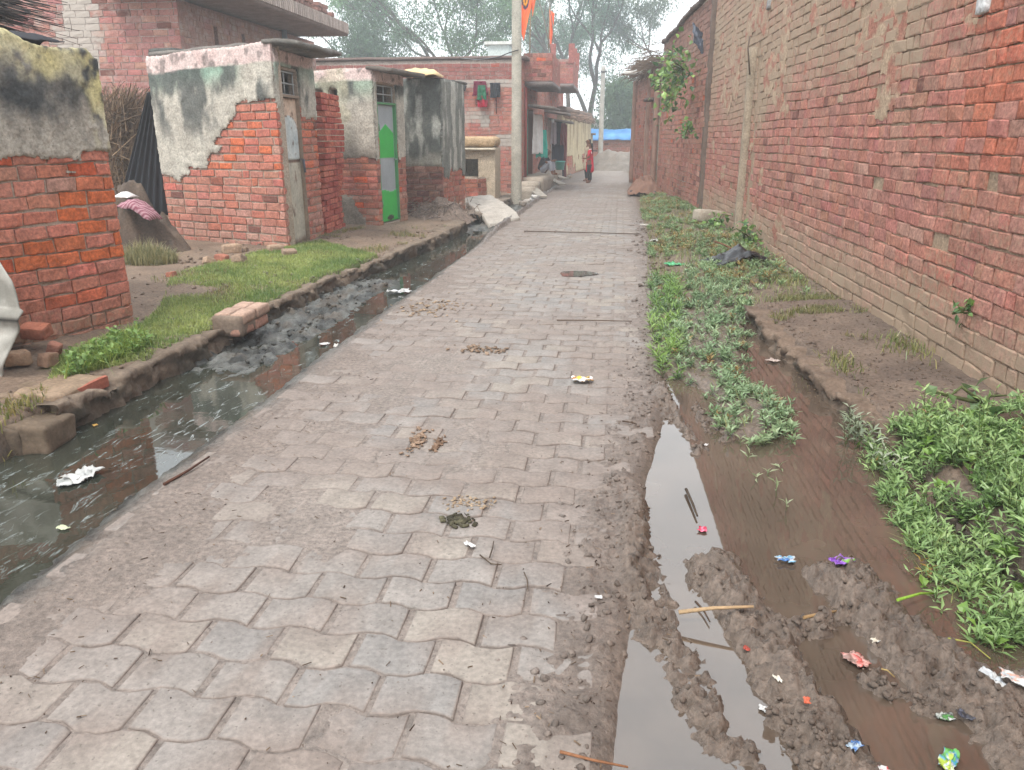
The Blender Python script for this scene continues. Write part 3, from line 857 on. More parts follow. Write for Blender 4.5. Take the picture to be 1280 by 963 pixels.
def palette(base, R, N, var=0.16, orange=0.0, pale=0.0, dark=0.0):
    c = np.tile(base, (N, 1)) * R.uniform(1 - var, 1 + var, (N, 1)) * (1 + R.normal(0, 0.05, (N, 3)))
    c = cmix(c, np.tile(S(178, 146, 128, .8), (N, 1)), 0.12 + 0.36 * R.uniform(size=N) ** 1.5)
    t = R.uniform(size=N)
    c = np.where((t < orange)[:, None], S(200, 98, 66, .82) * R.uniform(0.8, 1.15, (N, 1)), c)
    t2 = R.uniform(size=N)
    c = np.where((t2 < pale)[:, None], S(186, 142, 126, .8) * R.uniform(0.85, 1.1, (N, 1)), c)
    c = np.where((t2 > 1 - dark)[:, None], S(134, 90, 80, .8) * R.uniform(0.85, 1.1, (N, 1)), c)
    return c

# ------------------------------------------------------------------ long wall on the right
A0, A1 = (2.41, -2.0), (1.755, 16.6)
def col_A(s, z, R):
    y = s - 2.0; N = len(s)
    c = palette(S(170, 110, 98, .86), R, N, 0.17, 0.0, 0.04, 0.02)
    c = cmix(c, np.tile(S(190, 104, 76, .86), (N, 1)) * R.uniform(.85, 1.1, (N, 1)), 0.6 * sstep(6.2, 5.0, y) * sstep(.9, 1.5, z) * (R.uniform(size=N) > .35))
    n1 = fbm(y * 0.5, z * 0.9, 61, 4); n2 = fbm(y * 2, z * 2, 62, 3)
    am = 0.20 + 0.40 * (n1 - 0.4) + 0.35 * (n2 - 0.5)
    zone = sstep(1.75, 2.4, z + 0.07 * (y - 8) + 0.9 * (n1 - 0.5)) * sstep(5.2, 6.8, y + 1.2 * (n2 - .5))    # mortar washed over the upper part
    am = am + 0.36 * zone * sstep(4.6, 3.3, z)
    am = am - 0.16 * sstep(5.5, 4.6, y) * sstep(0.9, 1.4, z)
    foot = sstep(0.75, 0.25, z + 0.35 * (n1 - 0.5))
    am = am + 0.33 * foot
    c = cmix(c, np.tile(S(192, 168, 146, .8), (N, 1)), 0.45 * foot)
    c = cmix(c, np.tile(S(196, 92, 70, .85), (N, 1)), 0.30 * sstep(0.55, 0.7, n2) * sstep(6.5, 5, y))
    return c, am
t = thing('brick_wall', (2.1, 8, 0), 'tall weathered red brick wall along the right side, smeared with buff mortar', 'wall')
mb = MB()
backing(mb, A0, A1, -0.4, 4.8, -1, 0.3, (), MORTAR_BUFF, 1)
brickwork(mb, A0, A1, -0.1, 4.8, -1, col_A, course=0.100, L=0.25, header=0.48, depth=0.016, joint=0.009, n=(4, 4), seed=101, jit=0.009, wav=0.02, broken=0.004, mask=lambda s, z: ~((np.abs(s - 14.0) < 0.11) & (z < 2.8)))
mb.build('wall', [M['brick'], M['mortar']], t)
sd = MB()       # mortar splashes sitting proud of the brick faces
def splash(s, z):
    y = s - 2
    n = fbm(y * 1.6, z * 2.2, 71, 5); n1 = fbm(y * 0.5, z * 0.9, 61, 4)
    zone = sstep(1.9, 2.5, z + 0.07 * (y - 8) + 0.9 * (n1 - 0.5)) * sstep(5.4, 7.2, y) * sstep(4.2, 3.4, z)
    return n + 0.10 * zone > 0.675
render_coat(sd, A0, A1, -1, 5.0, 18.4, 0.2, 4.4, lambda s, z: cmix(cmix(S(166, 140, 118, .8), S(194, 172, 146, .8), fbm(s * 3, z * 3, 5, 3)), S(168, 104, 90, .8), .75 * sstep(.5, .62, fbm(s * 7, z * 12, 6, 3))), splash, thick=0.004, cell=0.035, seed=72, d0=0.014, rough=0.008)
sd.build('mortar_patch', M['plaster'], t)
p = thing('concrete_post', (1.86, 12.2, 0), 'grey concrete post set upright against the long right wall', 'post')
mb = MB()
rbox(mb, (1.865, 12.35, 1.35), (0.14, 0.19, 2.75), (0, 0, -0.035), 0.012, (2, 2, 22), 0.006, 6, 3, S(168, 152, 132, .8), 0, True, colvar=0.15)
mb.build('post', M['concrete'], p)
mb = MB(); tube(mb, [(1.80, 12.14, 2.35), (1.74, 12.12, 2.7), (1.76, 12.2, 2.86)], 0.012, 6, S(96, 80, 66, .8)); mb.build('rebar', M['rust'], p)

# second, lower wall and pier
B0, B1 = (1.70, 16.75), (1.12, 23.4)
def col_B(s, z, R):
    N = len(s); c = palette(S(172, 112, 98, .86), R, N, 0.15, 0.02, 0.06, 0.08)
    n1 = fbm(s * 0.8, z * 0.9, 65, 4)
    return cmix(c, np.tile(S(120, 98, 88, .8), (N, 1)), 0.6 * sstep(2.6, 3.3, z + .6 * (n1 - .5))), 0.15 + 0.5 * (n1 - 0.4)
ztB = lambda s: 4.15 - 0.03 * s + 0.10 * (float(vnoise(s * 1.5, 0.0, 66)) - 0.5)
t = thing('brick_wall', (1.4, 20, 0), 'lower brick wall with dark crumbling top, beyond the tall right wall', 'wall')
mb = MB(); backing(mb, B0, B1, -0.4, 4.2, -1, 0.3, (), MORTAR_GREY, 1, ztop=ztB)
brickwork(mb, B0, B1, 0.0, 4.2, -1, col_B, n=(3, 2), seed=103, ztop=ztB, depth=0.022, wav=0.03, course=0.105, header=0.3)
mb.build('wall', [M['brick'], M['mortar']], t)
mb = MB()
for k in range(26):
    s = k * 0.26; y = 16.9 + s * 0.99; x = 1.66 - s * 0.087
    rbox(mb, (x + 0.10, y, ztB(s) + 0.03), (0.34, 0.28, 0.10), (0, rng.normal(0, .05), rng.normal(0, .1)), 0.02, (3, 3, 2), 0.02, 7, k, S(104, 90, 84, .8), 0, True, colvar=0.2)
mb.build('coping', M['stone'], t)
t = thing('brick_pier', (1.72, 16.9, 0), 'square pier of grey mortared brick rising over the join in the right wall', 'pier')
mb = MB()
rbox(mb, (1.80, 16.85, 2.1), (0.26, 0.34, 4.6), (0, 0, 0.03), 0.02, (3, 3, 40), 0.018, 5, 6, S(112, 96, 86, .8), 0, True, colvar=0.3)
rbox(mb, (1.84, 17.25, 4.55), (0.36, 0.5, 0.75), (0, 0.03, 0.03), 0.02, (3, 4, 6), 0.02, 5, 9, S(150, 104, 92, .8), 0, True, colvar=0.35)
mb.build('shaft', M['stone'], t)

# far right house
D0, D1 = (1.03, 23.5), (0.47, 27.9)
t = thing('brick_house', (0.8, 25.7, 0), 'weathered brick house end at the far right with a tall narrow niche and ragged thatch', 'house')
mb = MB()
nic = (1.75, 2.15, 0.95, 2.55)
backing(mb, D0, D1, -0.4, 3.35, -1, 0.3, [nic], MORTAR_GREY, 1)
backing(mb, (D0[0] + .12, D0[1] + 0.02), (D1[0] + .12, D1[1] - 0.02), -0.4, 3.3, -1, 0.2, (), S(140, 92, 80, .7), 1)
backing(mb, D1, (5.5, 28.6), -0.4, 3.35, -1, 0.3, (), MORTAR_GREY, 1)
backing(mb, (5.0, 23.6), D0, -0.4, 3.35, -1, 0.3, (), MORTAR_GREY, 1)
brickwork(mb, D0, D1, 0.0, 3.35, -1, col_B, n=(3, 2), seed=105, depth=0.018, holes=[nic], course=0.105, header=0.3, ext=(0.0, 0.02))
brickwork(mb, D1, (5.5, 28.6), 0.0, 3.35, -1, col_B, n=(2, 2), seed=106, depth=0.018, course=0.105)
mb.build('wall', [M['brick'], M['mortar']], t)
mb = MB()
rbox(mb, (0.95, 24.15, 2.55), (0.55, 0.75, 0.10), (0, -0.05, 0.12), 0.02, (3, 3, 1), 0.01, 5, 2, S(96, 84, 78, .8)); mb.build('sill_slab', M['concrete'], t)
mb = MB()
for x, y, h in ((1.02, 23.55, 3.3), (0.86, 24.9, 3.2), (0.47, 27.75, 3.3)):
    mb = MB(); rbox(mb, (x - 0.03, y, h / 2), (0.14, 0.26, h), (0, 0, 0.12), 0.02, (2, 2, 20), 0.015, 5, int(y * 3), S(150, 120, 106, .8), 0, True, colvar=0.25); mb.build('pilaster', M['stone'], t)
mb = MB(); n = 900
px_ = rng.uniform(0, 4.4, n); th = rng.normal(0, 1, n)
Pq = np.column_stack([1.03 - px_ * 0.127 + rng.normal(0.15, 0.22, n), 23.5 + px_ * 0.99, 3.38 + np.abs(rng.normal(0, 0.22, n))])
Qq = Pq + np.column_stack([rng.normal(-0.25, 0.18, n), rng.normal(0, 0.3, n), rng.normal(-0.10, 0.12, n)])
sticks(mb, Pq, Qq, 0.012, np.tile(S(108, 90, 76, .8), (n, 1)) * rng.uniform(0.6, 1.3, (n, 1)))
mb.build('thatch', M['straw'], t)
mb = MB(); tube(mb, [(1.4, 25.0, 3.42), (0.5, 25.15, 3.36), (0.05, 25.2, 3.34)], 0.06, 8, S(205, 200, 192, .8)); mb.build('drain_pipe', M['plastic'], t)
#PART4
# ================================================================== LEFT SIDE: HUTS
def streaks(s, z, ztop, seed, reach):
    """0..1 dark algae running down from the top"""
    L = reach * (0.35 + 1.3 * fbm(s * 5, s * 0, seed, 4)) + 0.25 * (fbm(s * 9, z * 3, seed + 2, 4) - 0.5)
    return sstep(1.0, 0.55, (ztop - z) / np.maximum(L, 0.05))
# --- nearest hut
H1a, H1b = (-4.50, 2.8), (-3.79, 5.52)
L1 = math.hypot(H1b[0] - H1a[0], H1b[1] - H1a[1])
zt1 = lambda s: 2.07 + 0.10 * float(sstep(L1 - 0.45, L1 - 0.75, s)) + 0.06 * (float(vnoise(s * 4, 0.0, 5)) - 0.5) - 0.05 * float(sstep(L1 - 0.08, L1, s)) + 0.10 * float(sstep(L1 - 0.8, L1 - 0.95, s))
def col_H1(s, z, R):
    N = len(s); c = palette(S(194, 116, 98, .92), R, N, 0.12, 0.03, 0.04, 0.0)
    o = sstep(0.45, 0.62, fbm(s * 1.4, z * 1.6, 81, 3)) * (R.uniform(size=N) > 0.52) * sstep(0.45, 0.7, z) * sstep(1.5, 1.1, z)
    c = cmix(c, np.tile(S(206, 108, 62, .88), (N, 1)) * R.uniform(0.85, 1.1, (N, 1)), 0.9 * o)
    am = 0.12 + 0.35 * (fbm(s * 2, z * 2, 82, 3) - 0.5) + 0.30 * sstep(0.5, 0.15, z)
    c = cmix(c, np.tile(S(178, 128, 108, .8), (N, 1)), 0.5 * sstep(0.6, 0.2, z))
    return c, am
def plast_H1(s, z):
    zt = np.array([zt1(v) for v in np.unique(s)]); zt = zt[np.unique(s, return_inverse=True)[1]]
    base = cmix(S(156, 149, 138, .85), S(196, 189, 176, .85), fbm(s * 6, z * 6, 83, 4))
    dk = streaks(s, z, zt - 0.05, 84, 0.52)
    base = cmix(base, cmix(S(58, 60, 62, .8), S(96, 98, 98, .8), fbm(s * 8, z * 8, 85, 4)), np.clip(dk * (0.1 + 1.5 * fbm(s * 7, z * 4, 86, 4)), 0, 1))
    yl = np.clip(sstep(0.30, 0.14, (zt - z) + 0.32 * (fbm(s * 7, z * 5, 87, 4) - 0.5)) + sstep(0.14, 0.05, L1 - s + 0.10 * (fbm(z * 6, s * 6, 88, 3) - 0.5)) * sstep(1.35, 1.6, z), 0, 1)
    return cmix(base, cmix(S(206, 194, 128, .85), S(214, 208, 182, .85), fbm(s * 5, z * 5, 89, 3)), yl * sstep(0.34, 0.52, fbm(s * 9, z * 7, 90, 4)))
t = thing('hut', (-4.2, 4.5, 0.1), 'nearest small hut, orange red brick below, blackened plaster with a yellow top edge', 'hut')
mb = MB()
backing(mb, H1a, H1b, -0.1, 2.0, 1, 0.18, (), MORTAR_GREY, 1, ztop=lambda s: zt1(s) - 0.05)
H1c = (H1b[0] - 1.75, H1b[1] + 0.45); H1d = (H1a[0] - 1.75, H1a[1] + 0.45)
backing(mb, H1b, H1c, -0.1, 2.0, 1, 0.18, (), MORTAR_GREY, 1)
backing(mb, H1c, H1d, -0.1, 2.0, 1, 0.18, (), MORTAR_GREY, 1)
backing(mb, H1d, H1a, -0.1, 2.0, 1, 0.18, (), MORTAR_GREY, 1)
brickwork(mb, H1a, H1b, 0.05, 2.0, 1, col_H1, course=0.098, L=0.25, header=0.06, depth=0.017, n=(5, 4), ext=(0, 0.018), seed=111, jit=0.011, wav=0.03, joint=0.015, mask=lambda s, z: z < 1.52)
brickwork(mb, H1b, H1c, 0.05, 2.0, 1, col_H1, course=0.098, header=0.06, depth=0.022, n=(3, 3), seed=112)
mb.build('wall', [M['brick'], M['mortar']], t)
mb = MB()
render_coat(mb, H1a, H1b, 1, 0.0, L1 + 0.02, 0.9, 2.1, plast_H1, lambda s, z: (z > 1.30 + 0.20 * (fbm(s * 3.2, z * 1.2, 91, 4) - 0.5) + 0.16 * (vnoise(s * 3.1, np.floor(z / .098) * 1.37, 99) - .5) + 0.07 * (fbm(s * 14, z * 14, 92, 3) - 0.5) + 0.12 * sstep(L1 - 0.5, L1 - 0.1, s) * 0) & ~((s > L1 - 0.24) & (z < 1.40)), thick=0.03, cell=0.013, seed=93, ztop=zt1, rough=0.016)
mb.build('plaster', M['plaster'], t)
mb = MB()
q = 0.10
V = [(H1a[0], H1a[1], 2.0), (H1b[0] + 0.0, H1b[1], 1.98), (H1c[0], H1c[1], 1.98), (H1d[0], H1d[1], 2.0)]
mb.add([(x, y, z) for x, y, z in V] + [(x, y, z + q) for x, y, z in V], [(0, 1, 2, 3), (7, 6, 5, 4), (0, 4, 5, 1), (1, 5, 6, 2), (2, 6, 7, 3), (3, 7, 4, 0)], S(110, 104, 98, .8))
mb.build('roof_slab', M['concrete'], t)
# brushwood and rag lying on its roof
mb = MB(); n = 1700
a0 = np.array([-4.95, 4.6, 2.42]); u = rng.uniform(0, 1, n)
Pq = a0 + np.column_stack([rng.normal(0.0, 0.10, n) + u * 0.25, rng.uniform(-0.5, 0.3, n) + u * 0.5, np.abs(rng.normal(0.0, 0.11, n)) + 0.04 - 0.1 * u])
dv = np.column_stack([rng.normal(0.45, 0.14, n), rng.normal(0.75, 0.2, n), rng.normal(-0.16, 0.07, n)])
Qq = Pq + dv * rng.uniform(0.35, 0.85, (n, 1)); Qq[:, 2] = np.maximum(Qq[:, 2], 2.17)
Pq[:, 2] = np.maximum(Pq[:, 2], 2.15)
sticks(mb, Pq, Qq, rng.uniform(0.003, 0.007, n), cmix(S(48, 46, 50, .8), S(120, 110, 104, .8), rng.uniform(0, 1, n) ** 2))
tag(mb.build('brushwood', M['straw'], loc=tuple(a0)), 'bundle of thin dark twigs lying on the roof of the nearest hut', 'brushwood')
def draped(name, c, size, n, fn, col, m, label, cat, rotz=0, group=None, thick=0.004):
    """cloth-like sheet: fn(u,v) -> (x,y,z) local; solid thin"""
    mb = MB(); U, Vv = np.meshgrid(np.linspace(-1, 1, n[0]), np.linspace(-1, 1, n[1]), indexing='ij'); u = U.ravel(); v = Vv.ravel()
    p = np.column_stack(fn(u, v)) * np.asarray(size)
    cr, sr = math.cos(rotz), math.sin(rotz)
    p = np.column_stack([p[:, 0] * cr - p[:, 1] * sr, p[:, 0] * sr + p[:, 1] * cr, p[:, 2]])
    cc = col(u, v) if callable(col) else np.tile(col, (len(u), 1))
    f = grid_faces(*n)
    mb.add(p + np.asarray(c), f, cc, 0, True)
    o = mb.build(name, m, loc=tuple(c))
    md = o.modifiers.new('thickness', 'SOLIDIFY'); md.thickness = thick; md.offset = 0
    return tag(o, label, cat, group)
draped('rag', (-4.0, 5.12, 2.12), (0.12, 0.22, 0.06), (14, 18), lambda u, v: (u + 0.15 * v, v, 0.8 * (1 - u * u) * (1 - 0.6 * v * v) + 0.5 * (fbm(u * 3, v * 3, 5, 3) - 0.5)), S(66, 66, 70, .8), M['cloth'], 'dark grey rag lying along the roof edge of the nearest hut', 'rag', rotz=-0.2)

# --- second hut (old tin door)
N2, R2, Q2, K2 = (-6.23, 10.25), (-4.20, 9.53), (-4.25, 10.92), (-6.1, 11.65)
LN2 = math.hypot(R2[0] - N2[0], R2[1] - N2[1])
zt2 = lambda s: 2.51 + 0.035 * s + 0.03 * (float(vnoise(s * 3, 0.0, 15)) - 0.5)
def col_H2(s, z, R):
    N = len(s); c = palette(S(184, 106, 90, .9), R, N, 0.13, 0.0, 0.03, 0.03)
    o = sstep(0.85, 1.15, z) * sstep(1.85, 1.55, z) * (R.uniform(size=N) > 0.6) * sstep(0.5, 1.2, s)
    c = cmix(c, np.tile(S(206, 110, 72, .88), (N, 1)) * R.uniform(0.85, 1.1, (N, 1)), 0.85 * o)
    p = sstep(0.9, 0.5, z) * (R.uniform(size=N) > 0.5)
    c = cmix(c, np.tile(S(190, 150, 136, .8), (N, 1)), 0.6 * p)
    return c, 0.10 + 0.3 * (fbm(s * 2, z * 2, 182, 3) - 0.5) + 0.26 * sstep(0.5, 0.15, z)
def plast_band(zt, top, band, bcol, seed, algae=0.7, gmax=9.0):
    def fn(s, z):
        us, inv = np.unique(s, return_inverse=True); ztv = np.array([zt(v) for v in us])[inv]
        d = ztv - z
        c = cmix(S(162, 155, 144, .92), S(198, 192, 179, .92), fbm(s * 5, z * 5, seed, 4))
        g = sstep(top + band + 0.1, top + 0.02, d + 0.16 * (fbm(s * 4, z * 4, seed + 1, 4) - 0.5)) * sstep(gmax, gmax - 0.5, s + 0.5 * (fbm(z * 3, s * 3, seed + 9, 3) - .5))
        c = cmix(c, bcol, 0.75 * g)
        dk = streaks(s, z, ztv - top, seed + 2, algae) * sstep(0.42, 0.62, fbm(s * 4.5, z * 2.2, seed + 3, 4)) * (d > top)
        c = cmix(c, cmix(S(74, 78, 76, .8), S(110, 112, 108, .8), fbm(s * 9, z * 9, seed + 4, 3)), 0.9 * dk)
        p = sstep(top + 0.012, top - 0.012, d + 0.03 * (fbm(s * 8, z * 8, seed + 5, 3) - 0.5))
        c = cmix(c, cmix(S(224, 206, 200, .85), S(206, 178, 172, .85), fbm(s * 5, z * 6, seed + 6, 4)), p)
        sp = sstep(0.60, 0.70, fbm(s * 10, z * 8, seed + 7, 4)) * p
        return cmix(c, S(120, 112, 108, .8), 0.7 * sp)
    return fn
bz2 = [(0, 0.95), (0.35, 0.98), (0.9, 1.22), (1.2, 1.55), (1.5, 1.80), (2.16, 1.97)]
door2 = (0.13, 0.80, 0.14, 2.31)
t = thing('hut', (-5.2, 10.5, 0.1), 'plastered hut with a rusty pale tin door and pinkish band under its roof', 'hut')
mb = MB()
backing(mb, N2, R2, -0.2, 2.5, 1, 0.15, (), MORTAR_GREY, 1, ztop=lambda s: zt2(s) - 0.04, mit=(0, .38))
backing(mb, R2, Q2, -0.2, 2.52, 1, 0.12, [door2], MORTAR_GREY, 1, mit=(.38, 0))
backing(mb, Q2, K2, -0.2, 2.5, 1, 0.15, (), MORTAR_GREY, 1)
backing(mb, K2, N2, -0.2, 2.5, 1, 0.15, (), MORTAR_GREY, 1)
brickwork(mb, N2, R2, 0.0, 2.5, 1, col_H2, course=0.100, L=0.25, header=0.05, depth=0.015, n=(4, 4), ext=(0, 0.02), seed=121, joint=0.018, mask=lambda s, z: z < np.interp(s, [b[0] for b in bz2], [b[1] for b in bz2]) + 0.25)
brickwork(mb, R2, Q2, 0.0, 2.5, 1, col_H2, course=0.100, L=0.25, header=0.3, depth=0.022, n=(4, 3), holes=[door2], seed=122, joint=0.018, mask=lambda s, z: z < 1.95)
brickwork(mb, K2, N2, 0.0, 2.5, 1, col_H2, course=0.100, n=(2, 2), seed=123)
mb.build('wall', [M['brick'], M['mortar']], t)
mb = MB()
render_coat(mb, N2, R2, 1, 0.0, LN2 + 0.02, 0.6, 2.55, plast_band(zt2, 0.21, 0.22, S(128, 168, 148, .8), 130, 0.9, 1.75), lambda s, z: z > np.interp(s, [b[0] for b in bz2], [b[1] for b in bz2]) + 0.30 * (fbm(s * 3, z * 3, 131, 4) - 0.5) + 0.34 * (vnoise(s * 2.6, np.floor(z / .1) * 1.37, 139) - .5) * sstep(1.7, 1.3, s) + 0.10 * (fbm(s * 12, z * 12, 132, 3) - 0.5), thick=0.026, cell=0.022, seed=133, ztop=zt2)
render_coat(mb, R2, Q2, 1, 0.0, 1.39, 1.4, 2.52, plast_band(lambda s: 2.56, 0.18, 0.25, S(150, 172, 158, .8), 135, 0.5), lambda s, z: (z > np.where(s < 0.2, 1.85, 1.75) + 0.25 * (fbm(s * 4, z * 4, 136, 3) - 0.5)) & ~((s > 0.12) & (s < 0.81) & (z < 2.32)) , thick=0.024, cell=0.022, seed=137)
mb.build('plaster', M['plaster'], t)
mb = MB()
wv = lambda p: p + np.column_stack([0 * p[:, 0], 0 * p[:, 0], 0.02 * np.sin(p[:, 1] * 5)])
rbox(mb, (-4.99, 10.53, 2.55), (2.16, 1.36, 0.06), (0, -0.015, -0.34), 0.02, (20, 16, 1), 0.022, 4, 4, S(128, 122, 116, .8), 0, True, colvar=0.25, warp=wv)
rbox(mb, (-4.06, 10.2, 2.585), (0.50, 1.42, 0.06), (0, 0.05, 0.02), 0.02, (8, 16, 1), 0.022, 4, 5, S(118, 114, 108, .8), 0, True, colvar=0.25)
rbox(mb, (-6.0, 10.42, 2.585), (0.42, 0.4, 0.07), (0, 0, -0.34), 0.03, (6, 6, 1), 0.03, 5, 7, S(92, 92, 88, .8), 0, True, colvar=0.25)
mb.build('roof_slab', M['concrete'], t)
def wall_pt(p0, p1, side, s, d, z):
    q0, e, nn, Lw = wall_frame(p0, p1, side)
    return (q0[0] + e[0] * s + nn[0] * d, q0[1] + e[1] * s + nn[1] * d, z)
def door_leaf(name, parent, p0, p1, s0, s1, z0, z1, d, colfn, m, cell=0.02, thick=0.02):
    mb = MB(); q0, e, nn, Lw = wall_frame(p0, p1, 1)
    ns = int((s1 - s0) / cell) + 1; nz = int((z1 - z0) / cell) + 1
    Sg, Zg = np.meshgrid(np.linspace(s0, s1, ns), np.linspace(z0, z1, nz), indexing='ij'); s = Sg.ravel(); z = Zg.ravel()
    c, dd = colfn((s - s0) / (s1 - s0), (z - z0) / (z1 - z0))
    mb.add(to_world(q0, e, nn, s, d + dd, z), grid_faces(ns, nz), c, 0, True)
    o = mb.build(name, m, parent)
    md = o.modifiers.new('thickness', 'SOLIDIFY'); md.thickness = thick; md.offset = -1 if True else 1
    return o
def old_door(u, v):
    arch = ((u - 0.5) / 0.46) ** 2 + np.maximum((v - 0.78) / 0.105, 0) ** 2
    ina = (arch < 1) & (v > 0.585)
    seam = np.abs(v - 0.575) < 0.008
    rusty = cmix(S(184, 146, 118, .9), S(216, 198, 180, .9), fbm(u * 5, v * 16, 141, 4))
    pale = cmix(S(214, 214, 208, .92), S(168, 184, 190, .9), fbm(u * 4, v * 7, 142, 4))
    low = cmix(S(198, 190, 172, .92), S(166, 164, 152, .9), fbm(u * 6, v * 3, 143, 4))
    c = np.where((v > 0.58)[:, None], rusty, low)
    c = np.where(ina[:, None], pale, c)
    ed = (np.abs(np.sqrt(arch) - 1) < 0.04) & (v > 0.585)
    c = np.where((ed | seam)[:, None], S(120, 92, 74, .8), c)
    rb = sstep(0.06, 0.0, v + 0.05 * (fbm(u * 8, v * 8, 144, 3) - 0.5)) + sstep(0.68, 0.8, fbm(u * 9, v * 20, 145, 4))
    c = cmix(c, S(104, 66, 44, .8), np.clip(rb, 0, 1) * 0.8)
    return c, 0.010 * ina - 0.006 * seam + 0.006 * (fbm(u * 3, v * 5, 146, 2) - 0.5)
dz2 = (0.14, 1.98)
dr = door_leaf('door', t, R2, Q2, 0.14, 0.79, dz2[0], dz2[1], -0.035, old_door, M['rust'])
mb = MB(); a = wall_pt(R2, Q2, 1, 0.74, 0.0, 1.22); b = wall_pt(R2, Q2, 1, 0.90, 0.0, 1.22)
tube(mb, [a, b], 0.014, 6, S(110, 100, 96, .8)); tube(mb, [wall_pt(R2, Q2, 1, .76, .02, 1.22), wall_pt(R2, Q2, 1, .77, .03, 1.05)], 0.016, 6, S(90, 90, 100, .8)); mb.build('latch', M['rust'], dr)
def grille(parent, p0, p1, s0, s1, z0, z1, d, nv=2, nh=1, col=S(196, 200, 200, .8)):
    mb = MB()
    for i in range(nv + 1):
        s = lerp(s0, s1, i / nv); tube(mb, [wall_pt(p0, p1, 1, s, d, z0), wall_pt(p0, p1, 1, s, d, z1)], 0.011, 4, col)
    for j in range(nh + 2):
        z = lerp(z0, z1, j / (nh + 1)); tube(mb, [wall_pt(p0, p1, 1, s0, d + 0.012, z), wall_pt(p0, p1, 1, s1, d + 0.012, z)], 0.011, 4, col)
    return mb.build('window_grille', M['paint'], parent)
def frame(parent, p0, p1, s0, s1, z0, z1, col, m):
    mb = MB(); w = 0.03
    for a, b, c, d in ((s0 - w, s0, z0, z1), (s1, s1 + w, z0, z1), (s0 - w, s1 + w, z1 + .003, z1 + .033)):
        q0, e, nn, Lw = wall_frame(p0, p1, 1); P, Fc = cube_grid(1, 1, 1)
        mb.add(to_world(q0, e, nn, lerp(a, b, (P[:, 0] + 1) / 2), lerp(-.06, .012, (P[:, 1] + 1) / 2), lerp(c, d, (P[:, 2] + 1) / 2)), Fc, col, 0, False)
    mb.build('door_frame', m, parent)
    for z in (z0 + .3, z1 - .35):
        mb = MB(); rbox(mb, wall_pt(p0, p1, 1, s0 + .015, .0, z), (.03, .05, .11), (0, 0, 0), .006, (2, 2, 2), 0, 1, 1, col * .7); mb.build('hinge', m, parent)
frame(t, R2, Q2, 0.145, 0.785, 0.14, 1.985, S(150, 130, 112, .8), M['rust'])
grille(t, R2, Q2, 0.15, 0.78, 2.02, 2.29, -0.05)
mb = MB(); obox(mb, wall_pt(R2, Q2, 1, 0.1, 0, 0)[:2], wall_pt(R2, Q2, 1, 0.85, 0, 0)[:2], -0.05, 0.13, -0.1, 0.10, 1, S(168, 150, 136, .8)); mb.build('door_sill', M['concrete'], t)

# --- third hut (green and silver door)
N3, R3, Q3, K3 = (-5.75, 12.65), (-3.84, 12.33), (-3.66, 13.42), (-5.6, 14.1)
LN3 = math.hypot(R3[0] - N3[0], R3[1] - N3[1]); LD3 = math.hypot(Q3[0] - R3[0], Q3[1] - R3[1])
zt3 = lambda s: 2.48 + 0.02 * s + 0.03 * (float(vnoise(s * 3, 2.0, 25)) - 0.5)
vents = [(LN3 - 0.98, LN3 - 0.86, 2.05, 2.22), (LN3 - 0.74, LN3 - 0.60, 1.90, 2.22)]
door3 = (0.13, 0.80, 0.14, 2.30)
def col_H3(s, z, R):
    N = len(s); c = palette(S(174, 100, 84, .84), R, N, 0.13, 0.05, 0.04, 0.03)
    return c, 0.16 + 0.4 * (fbm(s * 2, z * 2, 185, 3) - 0.5) + 0.25 * sstep(0.5, 0.15, z)
def pl3(s, z):
    c = plast_band(zt3, 0.17, 0.30, S(148, 172, 152, .8), 150, 0.35)(s, z)
    lowm = sstep(1.45, 1.2, z + 0.15 * (fbm(s * 4, z * 4, 151, 3) - 0.5))
    c = cmix(c, cmix(S(132, 124, 114, .8), S(160, 152, 140, .8), fbm(s * 7, z * 7, 152, 3)), lowm)
    cream = sstep(0.5, 0.65, fbm(s * 2.2, z * 2.2, 153, 3)) * sstep(1.3, 1.6, z)
    return cmix(c, S(206, 200, 172, .8), 0.5 * cream)
t = thing('hut', (-4.8, 13.2, 0.1), 'plastered hut with a green and silver metal door and two vent slits', 'hut')
mb = MB()
backing(mb, N3, R3, -0.2, 2.5, 1, 0.15, vents, MORTAR_GREY, 1)
backing(mb, R3, Q3, -0.2, 2.5, 1, 0.15, [door3], MORTAR_GREY, 1)
backing(mb, Q3, K3, -0.2, 2.45, 1, 0.15, (), MORTAR_GREY, 1)
backing(mb, K3, N3, -0.2, 2.45, 1, 0.15, (), MORTAR_GREY, 1)
brickwork(mb, N3, R3, 0.0, 1.6, 1, col_H3, course=0.100, header=0.08, depth=0.022, n=(4, 3), ext=(0, 0.02), seed=151)
brickwork(mb, R3, Q3, 0.0, 1.5, 1, col_H3, course=0.100, header=0.4, depth=0.022, n=(4, 3), holes=[door3], seed=152)
mb.build('wall', [M['brick'], M['mortar']], t)
mb = MB()
def m3(s, z):
    b = 1.18 + 0.12 * (fbm(s * 3, z * 3, 154, 3) - 0.5) + 0.08 * (fbm(s * 12, z * 12, 155, 3) - 0.5) - 0.9 * sstep(LN3 - 0.62, LN3 - 0.85, s + 0.1 * (fbm(z * 5, s * 5, 158, 3) - .5))
    low = (z < 0.62 - 0.35 * sstep(LN3 - 0.5, LN3 - 0.25, s) + 0.1 * (fbm(s * 5, z * 5, 159, 3) - .5)) & (s < LN3 - 0.22)
    ok = (z > b) | low
    for v in vents: ok &= ~((s > v[0] - 0.01) & (s < v[1] + 0.01) & (z > v[2] - 0.01) & (z < v[3] + 0.01))
    return ok
